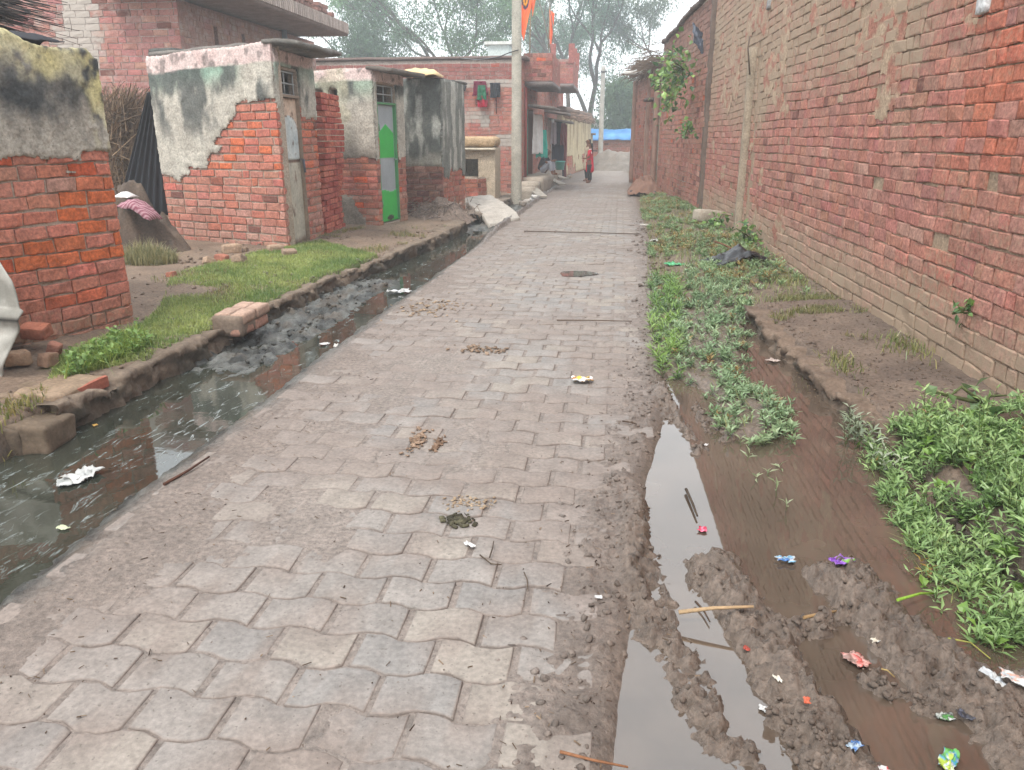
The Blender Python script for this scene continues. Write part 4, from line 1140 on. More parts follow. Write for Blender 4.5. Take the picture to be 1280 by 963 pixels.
render_coat(mb, N3, R3, 1, 0.0, LN3 + 0.02, 0.1, 2.5, pl3, m3, thick=0.024, cell=0.024, seed=156, ztop=zt3)
render_coat(mb, R3, Q3, 1, 0.0, LD3, 1.0, 2.5, plast_band(lambda s: 2.52, 0.20, 0.2, S(176, 182, 170, .8), 160, 0.3), lambda s, z: (z > 1.15 + 0.15 * (fbm(s * 4, z * 4, 157, 3) - 0.5)) & ~((s > 0.12) & (s < 0.81) & (z < 2.31)), thick=0.022, cell=0.024, seed=158)
mb.build('plaster', M['plaster'], t)
mb = MB()
rbox(mb, (-4.68, 13.21, 2.49), (1.95, 1.42, 0.05), (0, 0, -0.166), 0.02, (14, 10, 1), 0.018, 4, 14, S(122, 112, 104, .8), 0, True, colvar=0.25)
rbox(mb, (-3.60, 12.90, 2.50), (0.46, 1.35, 0.075), (0, 0.10, -0.14), 0.02, (6, 14, 1), 0.02, 4, 15, S(110, 102, 94, .8), 0, True, colvar=0.25)
mb.build('roof_slab', M['concrete'], t)
def green_door(u, v):
    silver = cmix(S(172, 180, 184, .85), S(150, 158, 164, .85), fbm(u * 4, v * 6, 161, 3))
    gr = S(52, 186, 78, .85)
    pent = (v > 0.555) & (v < 0.84 - 0.10 * np.abs(u - 0.5) / 0.5 * 0.9) & (u > 0.06) & (u < 0.94)
    low = (v < 0.27 + 0.01 * np.sin(u * 7)) & (u > 0.03)
    c = np.where((pent | low)[:, None], gr, silver)
    edge = (u > 0.955)
    c = np.where(edge[:, None], S(70, 168, 92, .85), c)
    hole = ((u - 0.55) / 0.2) ** 2 + ((v - 0.03) / 0.022) ** 2 < 1
    c = np.where(hole[:, None], S(60, 50, 30, .6), c)
    return c, 0.008 * (pent | low) + 0.004 * (fbm(u * 3, v * 4, 163, 2) - 0.5)
dr = door_leaf('door', t, R3, Q3, 0.14, 0.79, 0.16, 2.0, -0.03, green_door, M['paint'], cell=0.018)
mb = MB(); tube(mb, [wall_pt(R3, Q3, 1, 0.70, 0.0, 1.15), wall_pt(R3, Q3, 1, 0.84, 0.0, 1.15)], 0.012, 6, S(150, 156, 160, .8)); mb.build('latch', M['paint'], dr)
frame(t, R3, Q3, 0.145, 0.785, 0.16, 2.0, S(84, 150, 100, .85), M['paint'])
grille(t, R3, Q3, 0.15, 0.78, 2.03, 2.28, -0.04)

# --- fourth hut (mossy black plaster)
N4, R4, Q4, K4 = (-5.0, 14.75), (-3.25, 14.45), (-3.08, 15.75), (-4.9, 16.0)
LN4 = math.hypot(R4[0] - N4[0], R4[1] - N4[1]); LD4 = math.hypot(Q4[0] - R4[0], Q4[1] - R4[1])
def pl4(s, z):
    c = cmix(S(70, 74, 72, .8), S(128, 130, 124, .8), fbm(s * 5, z * 3.2, 171, 5))
    st = sstep(0.52, 0.70, fbm(s * 7 + .5 * fbm(z * 3, s, 8, 2), z * 2.4, 172, 5))
    c = cmix(c, S(190, 190, 182, .8), 0.75 * st)
    c = cmix(c, S(168, 164, 152, .8), sstep(1.25, 1.0, z + 0.3 * (fbm(s * 5, z * 5, 173, 3) - 0.5)))
    return c
def pl4b(s, z):
    c = cmix(S(92, 96, 92, .8), S(158, 158, 150, .8), fbm(s * 6, z * 3.5, 174, 5))
    return cmix(c, S(200, 198, 188, .8), 0.8 * sstep(0.50, 0.66, fbm(s * 9 + .6 * fbm(z * 3, s, 7, 2), z * 1.8, 175, 5)))
t = thing('hut', (-4.1, 15.2, 0.1), 'doorless hut with moss blackened plaster above a low brick base', 'hut')
mb = MB()
backing(mb, N4, R4, -0.2, 2.48, 1, 0.15, (), MORTAR_GREY, 1); backing(mb, R4, Q4, -0.2, 2.48, 1, 0.15, (), MORTAR_GREY, 1)
backing(mb, Q4, K4, -0.2, 2.48, 1, 0.15, (), MORTAR_GREY, 1); backing(mb, K4, N4, -0.2, 2.48, 1, 0.15, (), MORTAR_GREY, 1)
col_H4 = lambda s, z, R: (palette(S(140, 92, 80, .84), R, len(s), 0.14, 0.0, 0.05, 0.12), 0.14 + 0.4 * (fbm(s * 2, z * 2, 186, 3) - 0.5))
brickwork(mb, N4, R4, 0.0, 1.0, 1, col_H4, course=0.11, depth=0.05, n=(3, 3), ext=(0, 0.04), seed=171, header=0.1)
brickwork(mb, R4, Q4, 0.0, 1.3, 1, col_H3, course=0.10, depth=0.022, n=(3, 3), seed=172, header=0.3)
mb.build('wall', [M['brick'], M['mortar']], t)
mb = MB()
render_coat(mb, N4, R4, 1, 0.0, LN4 + 0.01, 0.9, 2.5, pl4, lambda s, z: z > 0.97 + 0.12 * (fbm(s * 4, z * 4, 176, 3) - 0.5), thick=0.028, cell=0.025, seed=177)
render_coat(mb, R4, Q4, 1, 0.0, LD4, 0.3, 2.5, pl4b, lambda s, z: z > 0.85 + 0.5 * (fbm(s * 4, z * 2, 178, 3) - 0.5), thick=0.028, cell=0.025, seed=179)
mb.build('plaster', M['plaster'], t)
mb = MB(); rbox(mb, (-4.0, 15.32, 2.50), (1.80, 1.46, 0.05), (0, 0, -0.17), 0.02, (12, 12, 1), 0.018, 4, 24, S(110, 108, 104, .8), 0, True, colvar=0.25); mb.build('roof_slab', M['concrete'], t)
draped('sack', (AT(526, 92, 14.35)[0], 14.35, 2.53), (0.34, 0.30, 0.15), (24, 16), lambda u, v: (u, v, (1 - u ** 2) ** 0.5 * (1 - v ** 2) ** 0.5 * (0.65 + 0.5 * fbm(u * 2.5, v * 2, 8, 3)) + 0.3 * (fbm(u * 5, v * 5, 9, 3) - .5)), S(218, 192, 148, .85), M['cloth'], 'cream sack cloth lying on the roofs between the green door hut and the mossy hut', 'sack', rotz=-0.1)

# --- loose brick stack between the second and the third hut
def brick_mesh(name, seed, col, size=(0.24, 0.115, 0.075)):
    mb = MB(); rbox(mb, (0, 0, 0), size, (0, 0, 0), 0.007, (4, 3, 3), 0.004, 14, seed, col, 0, False, colvar=0.12)
    return mb.build(name, M['brick'])
protos = [brick_mesh('brick', 300 + i, c) for i, c in enumerate([S(176, 92, 78, .84), S(186, 106, 90, .84), S(164, 80, 70, .84), S(190, 112, 92, .84)])]
first = [True] * 4
zc = 0.12; course = 0.083; SX = -4.20
while zc < 2.08:
    kind = random.choice(['h', 's', 'm', 'h'])
    y = 11.03 + random.uniform(-0.02, 0.02)
    while y < 12.02:
        hd = kind == 'h' or (kind == 'm' and random.random() < 0.5)
        w = 0.122 if hd else 0.248
        i = random.randrange(4)
        if first[i]: o = protos[i]; first[i] = False
        else:
            o = protos[i].copy(); COL.objects.link(o)
        jx = random.uniform(-0.02, 0.02) - 0.05 * math.sin(zc * 3) - (y - 11) * 0.10
        o.location = (SX - (0.12 if hd else 0.06) + jx, y + w / 2, zc + course / 2)
        o.rotation_euler = (0, 0, (0 if hd else math.pi / 2) + random.uniform(-0.05, 0.05))
        tag(o, 'loose red brick in the dry stack between the tin door and green door huts', 'brick', 'bricks of the dry stack between the huts')
        y += w + random.uniform(0.0, 0.012)
    zc += course
#PART5
# ================================================================== between the huts
def P3(px, py, Y):
    x, z = AT(px, py, Y); return np.array([x, Y, z])
# straw bundle
mb = MB(); n = 2600
b0 = P3(158, 215, 11.5); t0 = P3(162, 108, 11.5)
u = rng.uniform(0, 1, n)
Pq = np.column_stack([b0[0] + rng.normal(0, 0.16, n), 11.5 + rng.normal(0, 0.12, n), rng.uniform(0.25, 1.9, n)])
dv = np.column_stack([rng.normal(0.08, 0.26, n), rng.normal(0, 0.12, n), rng.uniform(-0.1, 0.6, n)])
Qq = Pq + dv; Qq[:, 2] = np.minimum(Qq[:, 2], 2.25 + rng.normal(0, .06, n))
sticks(mb, Pq, Qq, rng.uniform(0.006, 0.012, n), cmix(S(84, 68, 56, .8), S(162, 138, 112, .8), rng.uniform(0, 1, n)))
loc = (float(b0[0]), 11.5, 0.1)
for k in range(14):
    tube(mb, [b0 + (0.03 * k - .2, rng.normal(0, .08), -1.0), b0 + (0.03 * k - .2, rng.normal(0, .08), 0.6)], 0.02, 5, S(110, 90, 72, .8))
tag(mb.build('straw_bundle', M['straw'], loc=loc), 'upright bundle of brown straw standing in the gap between the two nearest huts', 'straw')
# black corrugated sheet
BL, BR, TR, TL = P3(146, 266, 10.62), P3(216, 270, 10.7), P3(206, 112, 10.78), P3(184, 116, 10.75)
nu, nv = 60, 16
U, Vv = np.meshgrid(np.linspace(0, 1, nu), np.linspace(0, 1, nv), indexing='ij'); u = U.ravel()[:, None]; v = Vv.ravel()[:, None]
pp = (BL * (1 - u) + BR * u) * (1 - v) + (TL * (1 - u) + TR * u) * v
pp[:, 1] += 0.022 * np.sin(u[:, 0] * 2 * math.pi * 7)
mb = MB(); mb.add(pp, grid_faces(nu, nv), S(22, 24, 32, .8), 0, True)
o = mb.build('corrugated_sheet', M['paint'], loc=tuple((BL + BR) / 2)); md = o.modifiers.new('thickness', 'SOLIDIFY'); md.thickness = 0.004
tag(o, 'black corrugated sheet leaning in the gap beside the rusty tin door hut', 'corrugated sheet')
# mud heap, cloths, grass tuft
def mound(name, c, rx, ry, h, seed, col0, col1, n=36, lump=0.25):
    mb = MB(); U, Vv = np.meshgrid(np.linspace(-1, 1, n), np.linspace(-1, 1, n), indexing='ij'); u = U.ravel(); v = Vv.ravel()
    r = np.hypot(u, v)
    z = h * np.clip(1 - r ** 1.6 * (0.75 + 0.6 * fbm(u * 2, v * 2, seed, 3)), -0.2, 1) * (1 + lump * 2 * (fbm(u * 3.5, v * 3.5, seed + 1, 4) - 0.5)) + 0.12 * h * (fbm(u * 11, v * 11, seed + 2, 2) - .5)
    cc = cmix(col0, col1, fbm(u * 6, v * 6, seed + 3, 4))
    mb.add(np.column_stack([c[0] + u * rx, c[1] + v * ry, c[2] + z]), grid_faces(n, n), cc, 0, True, 0.1)
    return mb
x, y = G(182, 288, 0.1)
mh = (float(P3(152, 260, 9.1)[0]), 9.1, 0.06)
tag(mound('mud_heap', mh, 0.85, 0.6, 0.86, 5, S(84, 70, 60, .62), S(130, 110, 94, .62), 60, .7).build('mud_heap', M['soil'], loc=mh), 'brown mud heap in the gap between the two nearest huts', 'heap')
draped('white_cloth', tuple(P3(157, 246, 8.85)), (0.10, 0.12, 0.06), (16, 16), lambda u, v: (u, v, (1 - u * u) * (1 - v * v) + 0.4 * (fbm(u * 2, v * 2, 4, 3) - .5)), S(226, 222, 220, .85), M['cloth'], 'crumpled white cloth lying on top of the mud heap', 'cloth')
draped('patterned_cloth', tuple(P3(173, 259, 8.75)), (0.20, 0.15, 0.09), (22, 14), lambda u, v: (u, v, (1 - u * u) ** .5 * (1 - v * v) ** .5 - 1.6 * np.maximum(u, 0) + 0.5 * (fbm(u * 4, v * 4, 14, 3) - .5)),
       lambda u, v: np.where(((np.floor(u * 9) + np.floor(v * 7)) % 2 == 0)[:, None], S(130, 62, 80, .8), S(196, 160, 166, .8)), M['cloth'], 'maroon and pink checked cloth slumped over the mud heap', 'cloth')
def grass_clump(name, cx, cy, rx, ry, n, h, cols, label, cat='grass tuft', lean=0.6, z=None, w=0.007):
    mb = MB(); an = rng.uniform(0, 6.283, n); rr = np.sqrt(rng.uniform(0, 1, n))
    X_, Y_ = cx + rx * rr * np.cos(an), cy + ry * rr * np.sin(an)
    Z_ = ghv(X_, Y_) - 0.005 if z is None else np.full(n, z)
    blades(mb, np.column_stack([X_, Y_, Z_]), h * rng.uniform(0.5, 1.2, n) * (1.1 - 0.6 * rr), w, lean, cmix(cols[0], cols[1], rng.uniform(0, 1, n)))
    o = mb.build(name, M['leaf'], loc=(cx, cy, gh(cx, cy)))
    return tag(o, label, cat)
cx_, cy0 = G(188, 330, 0.12)
grass_clump('grass_tuft', cx_, cy0 - 0.05, 0.34, 0.25, 1500, 0.30, (S(112, 120, 76, .85), S(184, 172, 130, .85)), 'shaggy dry green tuft at the foot of the mud heap')
# rubble lumps by the hut corner
RUB = [(290, 320, .12), (300, 330, .1), (278, 328, .08), (262, 332, .07), (306, 318, .06), (215, 348, .06), (345, 318, .10), (362, 322, .09)]
for i, (px, py, s) in enumerate(RUB):
    x, y = G(px, py, 0.12); mb = MB(); z = gh(x, y)
    rbox(mb, (x, y, z + s * 0.3), (s * 1.9, s * 1.3, s * 1.1), (rng.normal(0, .2), rng.normal(0, .2), rng.uniform(0, 3)), s * 0.25, (5, 4, 4), s * 0.16, 9, 40 + i, [S(172, 146, 124, .8), S(150, 128, 110, .8), S(166, 110, 92, .8)][i % 3], 0, False, colvar=0.2)
    nm = ['dry mud lump', 'broken brick bit'][i % 3 == 2]
    tag(mb.build('rubble_lump', M['stone'], loc=(x, y, z)), ['pale dry mud lump in the rubble before the tin door hut', 'brownish earth lump in the rubble before the tin door hut', 'reddish broken brick on the soil before the tin door hut'][i % 3], 'rubble', 'rubble lumps before the tin door hut')

# ------------------------------------------------------------------ near left: sheet, bricks, blocks
t = thing('tarpaulin', (-3.75, 3.6, 0.1), 'dirty white plastic sheet hanging stiffly over a leaning board at the left edge', 'tarpaulin')
mb = MB()
nu, nv = 40, 40
c00, c10, c11, c01 = P3(-90, 470, 4.02), P3(-2, 478, 4.0), P3(8, 328, 4.05), P3(-90, 300, 4.05)
cR = P3(38, 400, 3.98)
U, Vv = np.meshgrid(np.linspace(0, 1, nu), np.linspace(0, 1, nv), indexing='ij'); u = U.ravel()[:, None]; v = Vv.ravel()[:, None]
def edge(v):      # right hand outline of the hanging sheet
    tt = np.array([0, .15, .30, .45, .52, .58, .75, 1.0])
    pxs = np.interp(v[:, 0], tt, [4, 15, 25, 33, 36, 24, 14, -6]); pys = np.interp(v[:, 0], tt, [476, 452, 424, 400, 388, 386, 352, 322])
    q = np.array([P3(a, b, 4.0) for a, b in zip(pxs, pys)]); return q
Lf = c00 * (1 - v) + c01 * v
Rt = edge(v)
pp = Lf * (1 - u) + Rt * u
fold = 0.02 * np.sin(v[:, 0] * 23 + u[:, 0] * 5 + 4 * fbm(u[:, 0] * 3, v[:, 0] * 3, 15, 2)) * sstep(0.55, 0.45, v[:, 0]) + 0.03 * (fbm(u[:, 0] * 5, v[:, 0] * 6, 5, 3) - .5)
pp[:, 1] += fold - 0.05 * sstep(0.56, 0.5, v[:, 0])
cc = cmix(S(190, 188, 180, .8), S(148, 146, 138, .8), sstep(0.45, 0.7, fbm(u[:, 0] * 4, v[:, 0] * 6, 6, 4)))
cc = np.where((np.abs(v - 0.42 - 0.04 * u) < 0.012), S(70, 68, 66, .8), cc)
mb.add(pp, grid_faces(nu, nv), cc, 0, True)
o = mb.build('sheet', M['cloth'], t); md = o.modifiers.new('thickness', 'SOLIDIFY'); md.thickness = 0.008
mb = MB(); q0, q1 = P3(-80, 480, 4.12), P3(-70, 300, 4.18)
rbox(mb, tuple((q0 + q1) / 2 + np.array([0.02, .03, 0])), (0.42, 0.03, 0.62), (0, 0.05, 0), 0.005, (1, 1, 1), 0, 1, 1, S(128, 104, 84, .8)); mb.build('board', M['wood'], t)
BRK = [(50, 440, 'tilted red brick', S(176, 112, 90, .8), 0.16, 0.17, 0.2), (20, 440, 'tan mud caked brick', S(182, 148, 122, .8), 0.15, 0.12, .1), (22, 460, 'tan mud caked brick', S(176, 146, 120, .8), 0.15, 0.03, -.05), (62, 458, 'small tan brick piece', S(176, 140, 116, .8), 0.1, 0.02, .05), (70, 448, 'reddish brick piece', S(170, 118, 100, .8), 0.1, 0.04, .3)]
LB = ['red brick with a dark hollow side, topmost of the little pile at the left edge', 'tan mud caked brick standing behind the other tan one in the pile at left', 'rounded tan brick lowest in the pile beside the dirty sheet', 'small tan brick piece half sunk in the grass beside the pile', 'flat reddish brick piece under the topmost brick of the pile']
for i, (px, py, nm, c, s, dz, tilt) in enumerate(BRK):
    x, y = G(px, py, 0.12); z = gh(x, y); mb = MB()
    rbox(mb, (x, y, z + dz * 0.6 + 0.035), (s * 1.1, s * 0.75, 0.085), (tilt, 0.15 * (i % 2), 0.5 * i), 0.012, (7, 6, 5), 0.014, 13, 60 + i, c * .85, 0, False, colvar=0.25)
    tag(mb.build('brick', M['stone'], loc=(x, y, z)), LB[i], 'brick')
KB = [((300, 392), (0.52, 0.30, 0.17), 0.10, S(168, 140, 120, .8), 'square block of plastered bricks sitting on the left kerb, reddish front edge'),
      ((75, 482), (0.46, 0.30, 0.13), 0.06, S(160, 138, 116, .8), 'broken kerb slab with an exposed reddish brick front near the left edge'),
      ((10, 488), (0.30, 0.26, 0.12), 0.05, S(134, 116, 98, .8), 'darker broken kerb chunk at the very left edge beside the small pile'),
      ((45, 530), (0.32, 0.26, 0.16), -0.02, S(120, 104, 88, .8), 'earthy low chunk at the drain edge below the broken kerb slab'),
      ((2, 535), (0.30, 0.3, 0.16), -0.03, S(112, 98, 84, .8), 'earthy chunk cut by the left frame edge beside the drain')]
for i, ((px, py), sz, z, c, lb) in enumerate(KB):
    x, y = G(px, py, z + 0.05); mb = MB()
    if i == 0:
        for lay in range(2):
            for bi_ in range(4):
                rbox(mb, (x - .06 + .125 * (bi_ % 2) + .01 * lay, y - .125 + .25 * (bi_ // 2) + .03 * lay, z - .04 + .09 * lay), (.115, .245, .082), (0, 0, .05), .008, (4, 6, 3), .008, 9, 70 + bi_ + 9 * lay, lerp(S(190, 168, 150, .75), S(176, 116, 98, .75), .25 if lay else .6), 0, True, colvar=.2)
        rbox(mb, (x, y, z), (.235, .50, .16), (0, 0, .05), .01, (4, 8, 4), .006, 8, 5, S(140, 124, 110, .75), 0, True)
    else:
        rbox(mb, (x, y, z), sz, (0.03, 0.04, 1.45 + 0.1 * i), 0.02, (14, 12, 8), 0.03, 7, 70 + i, c * .85, 0, True, colvar=0.35)
    if i == 1:
        rbox(mb, (x + 0.135, y, z + 0.015), (0.03, sz[0] * .9, 0.07), (0.03, 0.04, -.1), 0.006, (2, 8, 3), 0.006, 8, 5, S(170, 104, 86, .8), 0, False)
    tag(mb.build('concrete_block', M['stone'], loc=(x, y, z)), lb, 'block')
# concrete slab tilted over the drain
q = [P3(572, 246, 17.2), P3(628, 252, 17.2)]
sx, sy = -2.52, 15.0
t = thing('concrete_slab', (-2.3, 15.0, 0), 'pale worn concrete slab tilted across the drain before the mossy hut', 'slab')
mb = MB()
def sl(p):
    return p + np.column_stack([0 * p[:, 0], 0 * p[:, 0], 0.07 * np.cos(p[:, 0] * 2.0) - 0.05])
q4 = [P3(574, 248, 16.9), P3(612, 243, 17.3), P3(652, 272, 14.6), P3(612, 281, 14.0)]
U, Vv = np.meshgrid(np.linspace(0, 1, 24), np.linspace(0, 1, 30), indexing='ij'); u = U.ravel()[:, None]; v = Vv.ravel()[:, None]
pp = (q4[0] * (1 - u) + q4[1] * u) * (1 - v) + (q4[3] * (1 - u) + q4[2] * u) * v
ii = np.abs(u[:, 0] - .5) * 2; jj = np.abs(v[:, 0] - .5) * 2
pp[:, 0] += .10 * (fbm(v[:, 0] * 5, u[:, 0] * 2, 81, 3) - .5) * ii ** 6; pp[:, 1] += .12 * (fbm(u[:, 0] * 5, v[:, 0] * 2, 82, 3) - .5) * jj ** 6
pp[:, 2] += .05 * np.sin(v[:, 0] * 3.14) + .03 * (fbm(u[:, 0] * 6, v[:, 0] * 8, 83, 3) - .5)
mb.add(pp, grid_faces(24, 30)[:, ::-1], cmix(S(176, 166, 154, .7), S(206, 198, 188, .75), fbm(u[:, 0] * 4, v[:, 0] * 6, 84, 3)), 0, True)
o = mb.build('slab', M['concrete'], t); md = o.modifiers.new('thickness', 'SOLIDIFY'); md.thickness = .13; md.offset = -1
mb = MB(); rbox(mb, (-2.14, 14.72, -0.07), (0.55, 0.35, 0.2), (0, 0, 0.1), 0.04, (6, 5, 4), 0.04, 6, 82, S(84, 78, 72, .8), 0, True, colvar=0.2); mb.build('footing', M['stone'], t)
# rubble heap at the foot of the mossy hut
rh_ = (-3.25, 14.2, 0.08)
mo = mound('rubble_heap', rh_, 0.62, 0.5, 0.30, 15, S(110, 92, 82, .8), S(164, 146, 132, .8), 50, 0.6)
n = 350
a = np.column_stack([rng.normal(-3.25, .3, n), rng.normal(14.1, .25, n), rng.uniform(.12, .36, n)])
sticks(mo, a, a + rng.normal(0, 0.08, (n, 3)), 0.008, cmix(S(90, 78, 72, .8), S(170, 152, 138, .8), rng.uniform(0, 1, n)))
tag(mo.build('rubble_heap', M['soil'], loc=rh_), 'heap of earth and twigs at the foot of the mossy hut beside the slab', 'heap')

# ================================================================== houses on the left
HA, HB, HC = (-16.5, 13.4), (-7.5, 13.4), (-7.5, 19.6)
def col_HH(s, z, R):
    N = len(s); c = palette(S(170, 110, 106, .84), R, N, 0.10, 0.0, 0.05, 0.04)
    n1 = fbm(s * 1.1, z * 0.7, 191, 4)
    return c, 0.26 + 0.65 * sstep(0.48, 0.66, n1) * sstep(2.2, 3.0, z) + 0.15 * (fbm(s * 3, z * 3, 192, 3) - .5)
t = thing('brick_house', (-9, 15, 0), 'large pinkish brick house behind the huts at the left, with a deep overhanging roof slab', 'house')
mb = MB()
slits = [(a, a + 0.14, 2.75, 3.45) for a in (1.2, 2.3, 3.3)]
hole = [(7.95, 8.06, 2.02, 2.11)]
backing(mb, HA, HB, -0.3, 4.4, 1, 0.3, hole, S(188, 176, 168, .8), 1)
backing(mb, HB, HC, -0.3, 3.72, 1, 0.3, slits, S(160, 134, 126, .8), 1)
backing(mb, HC, (-16.5, 19.6), -0.3, 3.72, 1, 0.3, (), MORTAR_GREY, 1)
brickwork(mb, HA, HB, 0.0, 4.4, 1, col_HH, course=0.105, L=0.27, header=0.35, depth=0.016, n=(3, 3), seed=191, ext=(0, 0.014), holes=hole, mask=lambda s, z: s > 4.5)
brickwork(mb, HB, HC, 0.0, 3.72, 1, lambda s, z, R: (palette(S(158, 122, 116, .84), R, len(s), 0.08, 0, 0.1, 0), np.full(len(s), 0.35)), course=0.105, depth=0.012, n=(3, 2), seed=193, header=.3, holes=slits)
mb.build('wall', [M['brick_grey'], M['mortar']], t)
mb = MB()
rbox(mb, (-7.55, 16.0, 3.90), (2.2, 6.2, 0.26), (0, 0, 0), 0.02, (8, 40, 2), 0.012, 5, 91, S(150, 134, 128, .8), 0, True, colvar=0.15)
sl_o = mb.build('roof_slab', M['concrete'], t)
mb = MB(); R_ = np.random.default_rng(5)
y = 12.95
while y < 19.0:
    rbox(mb, (-6.44, y + 0.05, 3.93), (0.05, 0.085, 0.23), (0, 0, 0), 0.008, (1, 1, 2), 0.006, 9, int(y * 50), S(176, 160, 150, .8) * R_.uniform(.8, 1.1), 0, False); y += 0.10
mb.build('fascia', M['concrete'], sl_o)
mb = MB(); rbox(mb, (-12, 16.4, 4.0), (8.6, 5.9, 0.2), (0, 0, 0), 0.02, (4, 4, 1), 0, 1, 1, S(120, 112, 106, .8)); mb.build('terrace', M['concrete'], t)
mb = MB()
for k in range(46):
    y = 15.6 + (k % 16) * 0.2; zc = 4.08 + (k // 16) * 0.095
    if k >= 16 and rng.uniform() < 0.35: continue
    rbox(mb, (-6.75 + rng.normal(0, .02), y, zc), (0.24, 0.18, 0.085), (0, 0, rng.normal(0, .06)), 0.01, (2, 2, 2), 0.006, 9, k, S(150, 112, 102, .8) * rng.uniform(.8, 1.1), 0, False)
mb.build('parapet', M['brick'], t)
mb = MB(); tube(mb, [wall_pt(HB, HC, 1, 4.3, 0.06, 0.0), wall_pt(HB, HC, 1, 4.3, 0.06, 3.75)], 0.06, 8, S(150, 164, 178, .8)); mb.build('drain_pipe', M['paint'], t)
draped('blue_sheet', (-7.1, 15.6, 4.20), (0.35, 0.8, 0.14), (14, 18), lambda u, v: (u, v, (1 - u * u) * (1 - v * v * .5) + 0.5 * (fbm(u * 3, v * 3, 5, 3) - .5)), S(72, 142, 206, .85), M['plastic'], 'bright blue plastic sheet on top of the overhanging roof slab', 'plastic sheet')

# house two, with the hanging clothes
E0, E1, E2 = (-9.5, 21.3), (-2.62, 21.3), (-2.5, 26.6)
def col_E(s, z, R):
    N = len(s); c = palette(S(182, 108, 98, .84), R, N, 0.12, 0.02, 0.06, 0.03)
    n1 = fbm(s * 0.9, z * 0.9, 195, 4)
    par = sstep(2.95, 3.0, z)
    c = cmix(c, np.tile(S(146, 92, 88, .8), (N, 1)), 0.7 * par)
    am = 0.26 + 0.7 * sstep(0.46, 0.6, n1) * sstep(1.15, 1.4, z) * sstep(2.3, 1.9, z) + 0.35 * sstep(2.72, 2.8, z) * (1 - par)
    return c, am
t = thing('brick_house', (-4, 23, 0), 'red brick house with a flat parapet behind the mossy hut, clothes hung on its wall', 'house')
mb = MB()
dW = (1.15, 2.35, 0.45, 2.25)
backing(mb, E0, E1, -0.3, 3.42, 1, 0.25, (), S(178, 164, 154, .8), 1); backing(mb, E1, E2, -0.3, 3.5, 1, 0.25, [dW], S(170, 150, 138, .8), 1)
backing(mb, E2, (-9.5, 26.6), -0.3, 3.4, 1, 0.25, (), MORTAR_GREY, 1)
brickwork(mb, E0, E1, 0.0, 3.42, 1, col_E, course=0.098, L=0.25, depth=0.016, n=(3, 2), seed=195, ext=(0, 0.014), mask=lambda s, z: s > 0.6)
brickwork(mb, E1, E2, 0.0, 3.5, 1, lambda s, z, R: (palette(S(186, 120, 106, .84), R, len(s), 0.10, 0.02, 0.06, 0.02), np.full(len(s), 0.2)), course=0.098, depth=0.014, n=(3, 2), seed=196, holes=[dW], header=0.3)
mb.build('wall', [M['brick_grey'], M['mortar']], t)
mb = MB(); rbox(mb, (-6.0, 24, 3.47), (7.1, 5.5, 0.08), (0, 0, 0), 0.01, (20, 6, 1), 0.02, 2, 95, S(124, 106, 100, .8), 0, True, colvar=.2); mb.build('roof', M['concrete'], t)
mb = MB()
rbox(mb, (-2.2, 23.3, 2.86), (0.75, 2.9, 0.12), (0, 0, 0), 0.01, (4, 10, 1), 0.01, 4, 96, S(120, 110, 106, .8), 0, True, colvar=0.15); bal = mb.build('balcony_slab', M['concrete'], t)
mb = MB()
backing(mb, (-2.62, 21.9), (-1.86, 21.9), 2.93, 3.62, 1, 0.11, (), S(168, 140, 130, .8), 1); backing(mb, (-1.86, 21.9), (-1.86, 24.7), 2.93, 3.62, 1, 0.11, (), S(168, 140, 130, .8), 1)
cB = lambda s, z, R: (palette(S(168, 98, 92, .84), R, len(s), 0.12, 0.02, 0.05, 0.05), np.full(len(s), 0.26))
brickwork(mb, (-2.62, 21.9), (-1.86, 21.9), 2.93, 3.62, 1, cB, depth=0.012, n=(3, 2), seed=197, ext=(0, 0.01)); brickwork(mb, (-1.86, 21.9), (-1.86, 24.7), 2.93, 3.62, 1, cB, depth=0.012, n=(3, 2), seed=198)
mb.build('balcony_wall', [M['brick'], M['mortar']], bal)
mb = MB(); rbox(mb, (-2.15, 23.0, 2.30), (0.75, 1.9, 0.07), (0, 0.12, 0), 0.01, (4, 8, 1), 0.01, 4, 97, S(130, 122, 116, .8), 0, True, colvar=.2); mb.build('awning', M['concrete'], t)
mb = MB(); dx = lambda s, d, z: wall_pt(E1, E2, 1, s, d, z)
obox(mb, dx(1.15, 0, 0)[:2], dx(1.24, 0, 0)[:2], 0.47, 2.24, -0.12, 0.03, 1, S(60, 116, 84, .8)); obox(mb, dx(2.26, 0, 0)[:2], dx(2.35, 0, 0)[:2], 0.47, 2.24, -0.12, 0.03, 1, S(128, 84, 64, .8)); mb.build('door_frame', M['paint'], t)
mb = MB(); tube(mb, [dx(0.62, 0.05, 0.3), dx(0.62, 0.05, 2.9)], 0.035, 6, S(164, 72, 62, .8)); mb.build('drain_pipe', M['paint'], t)
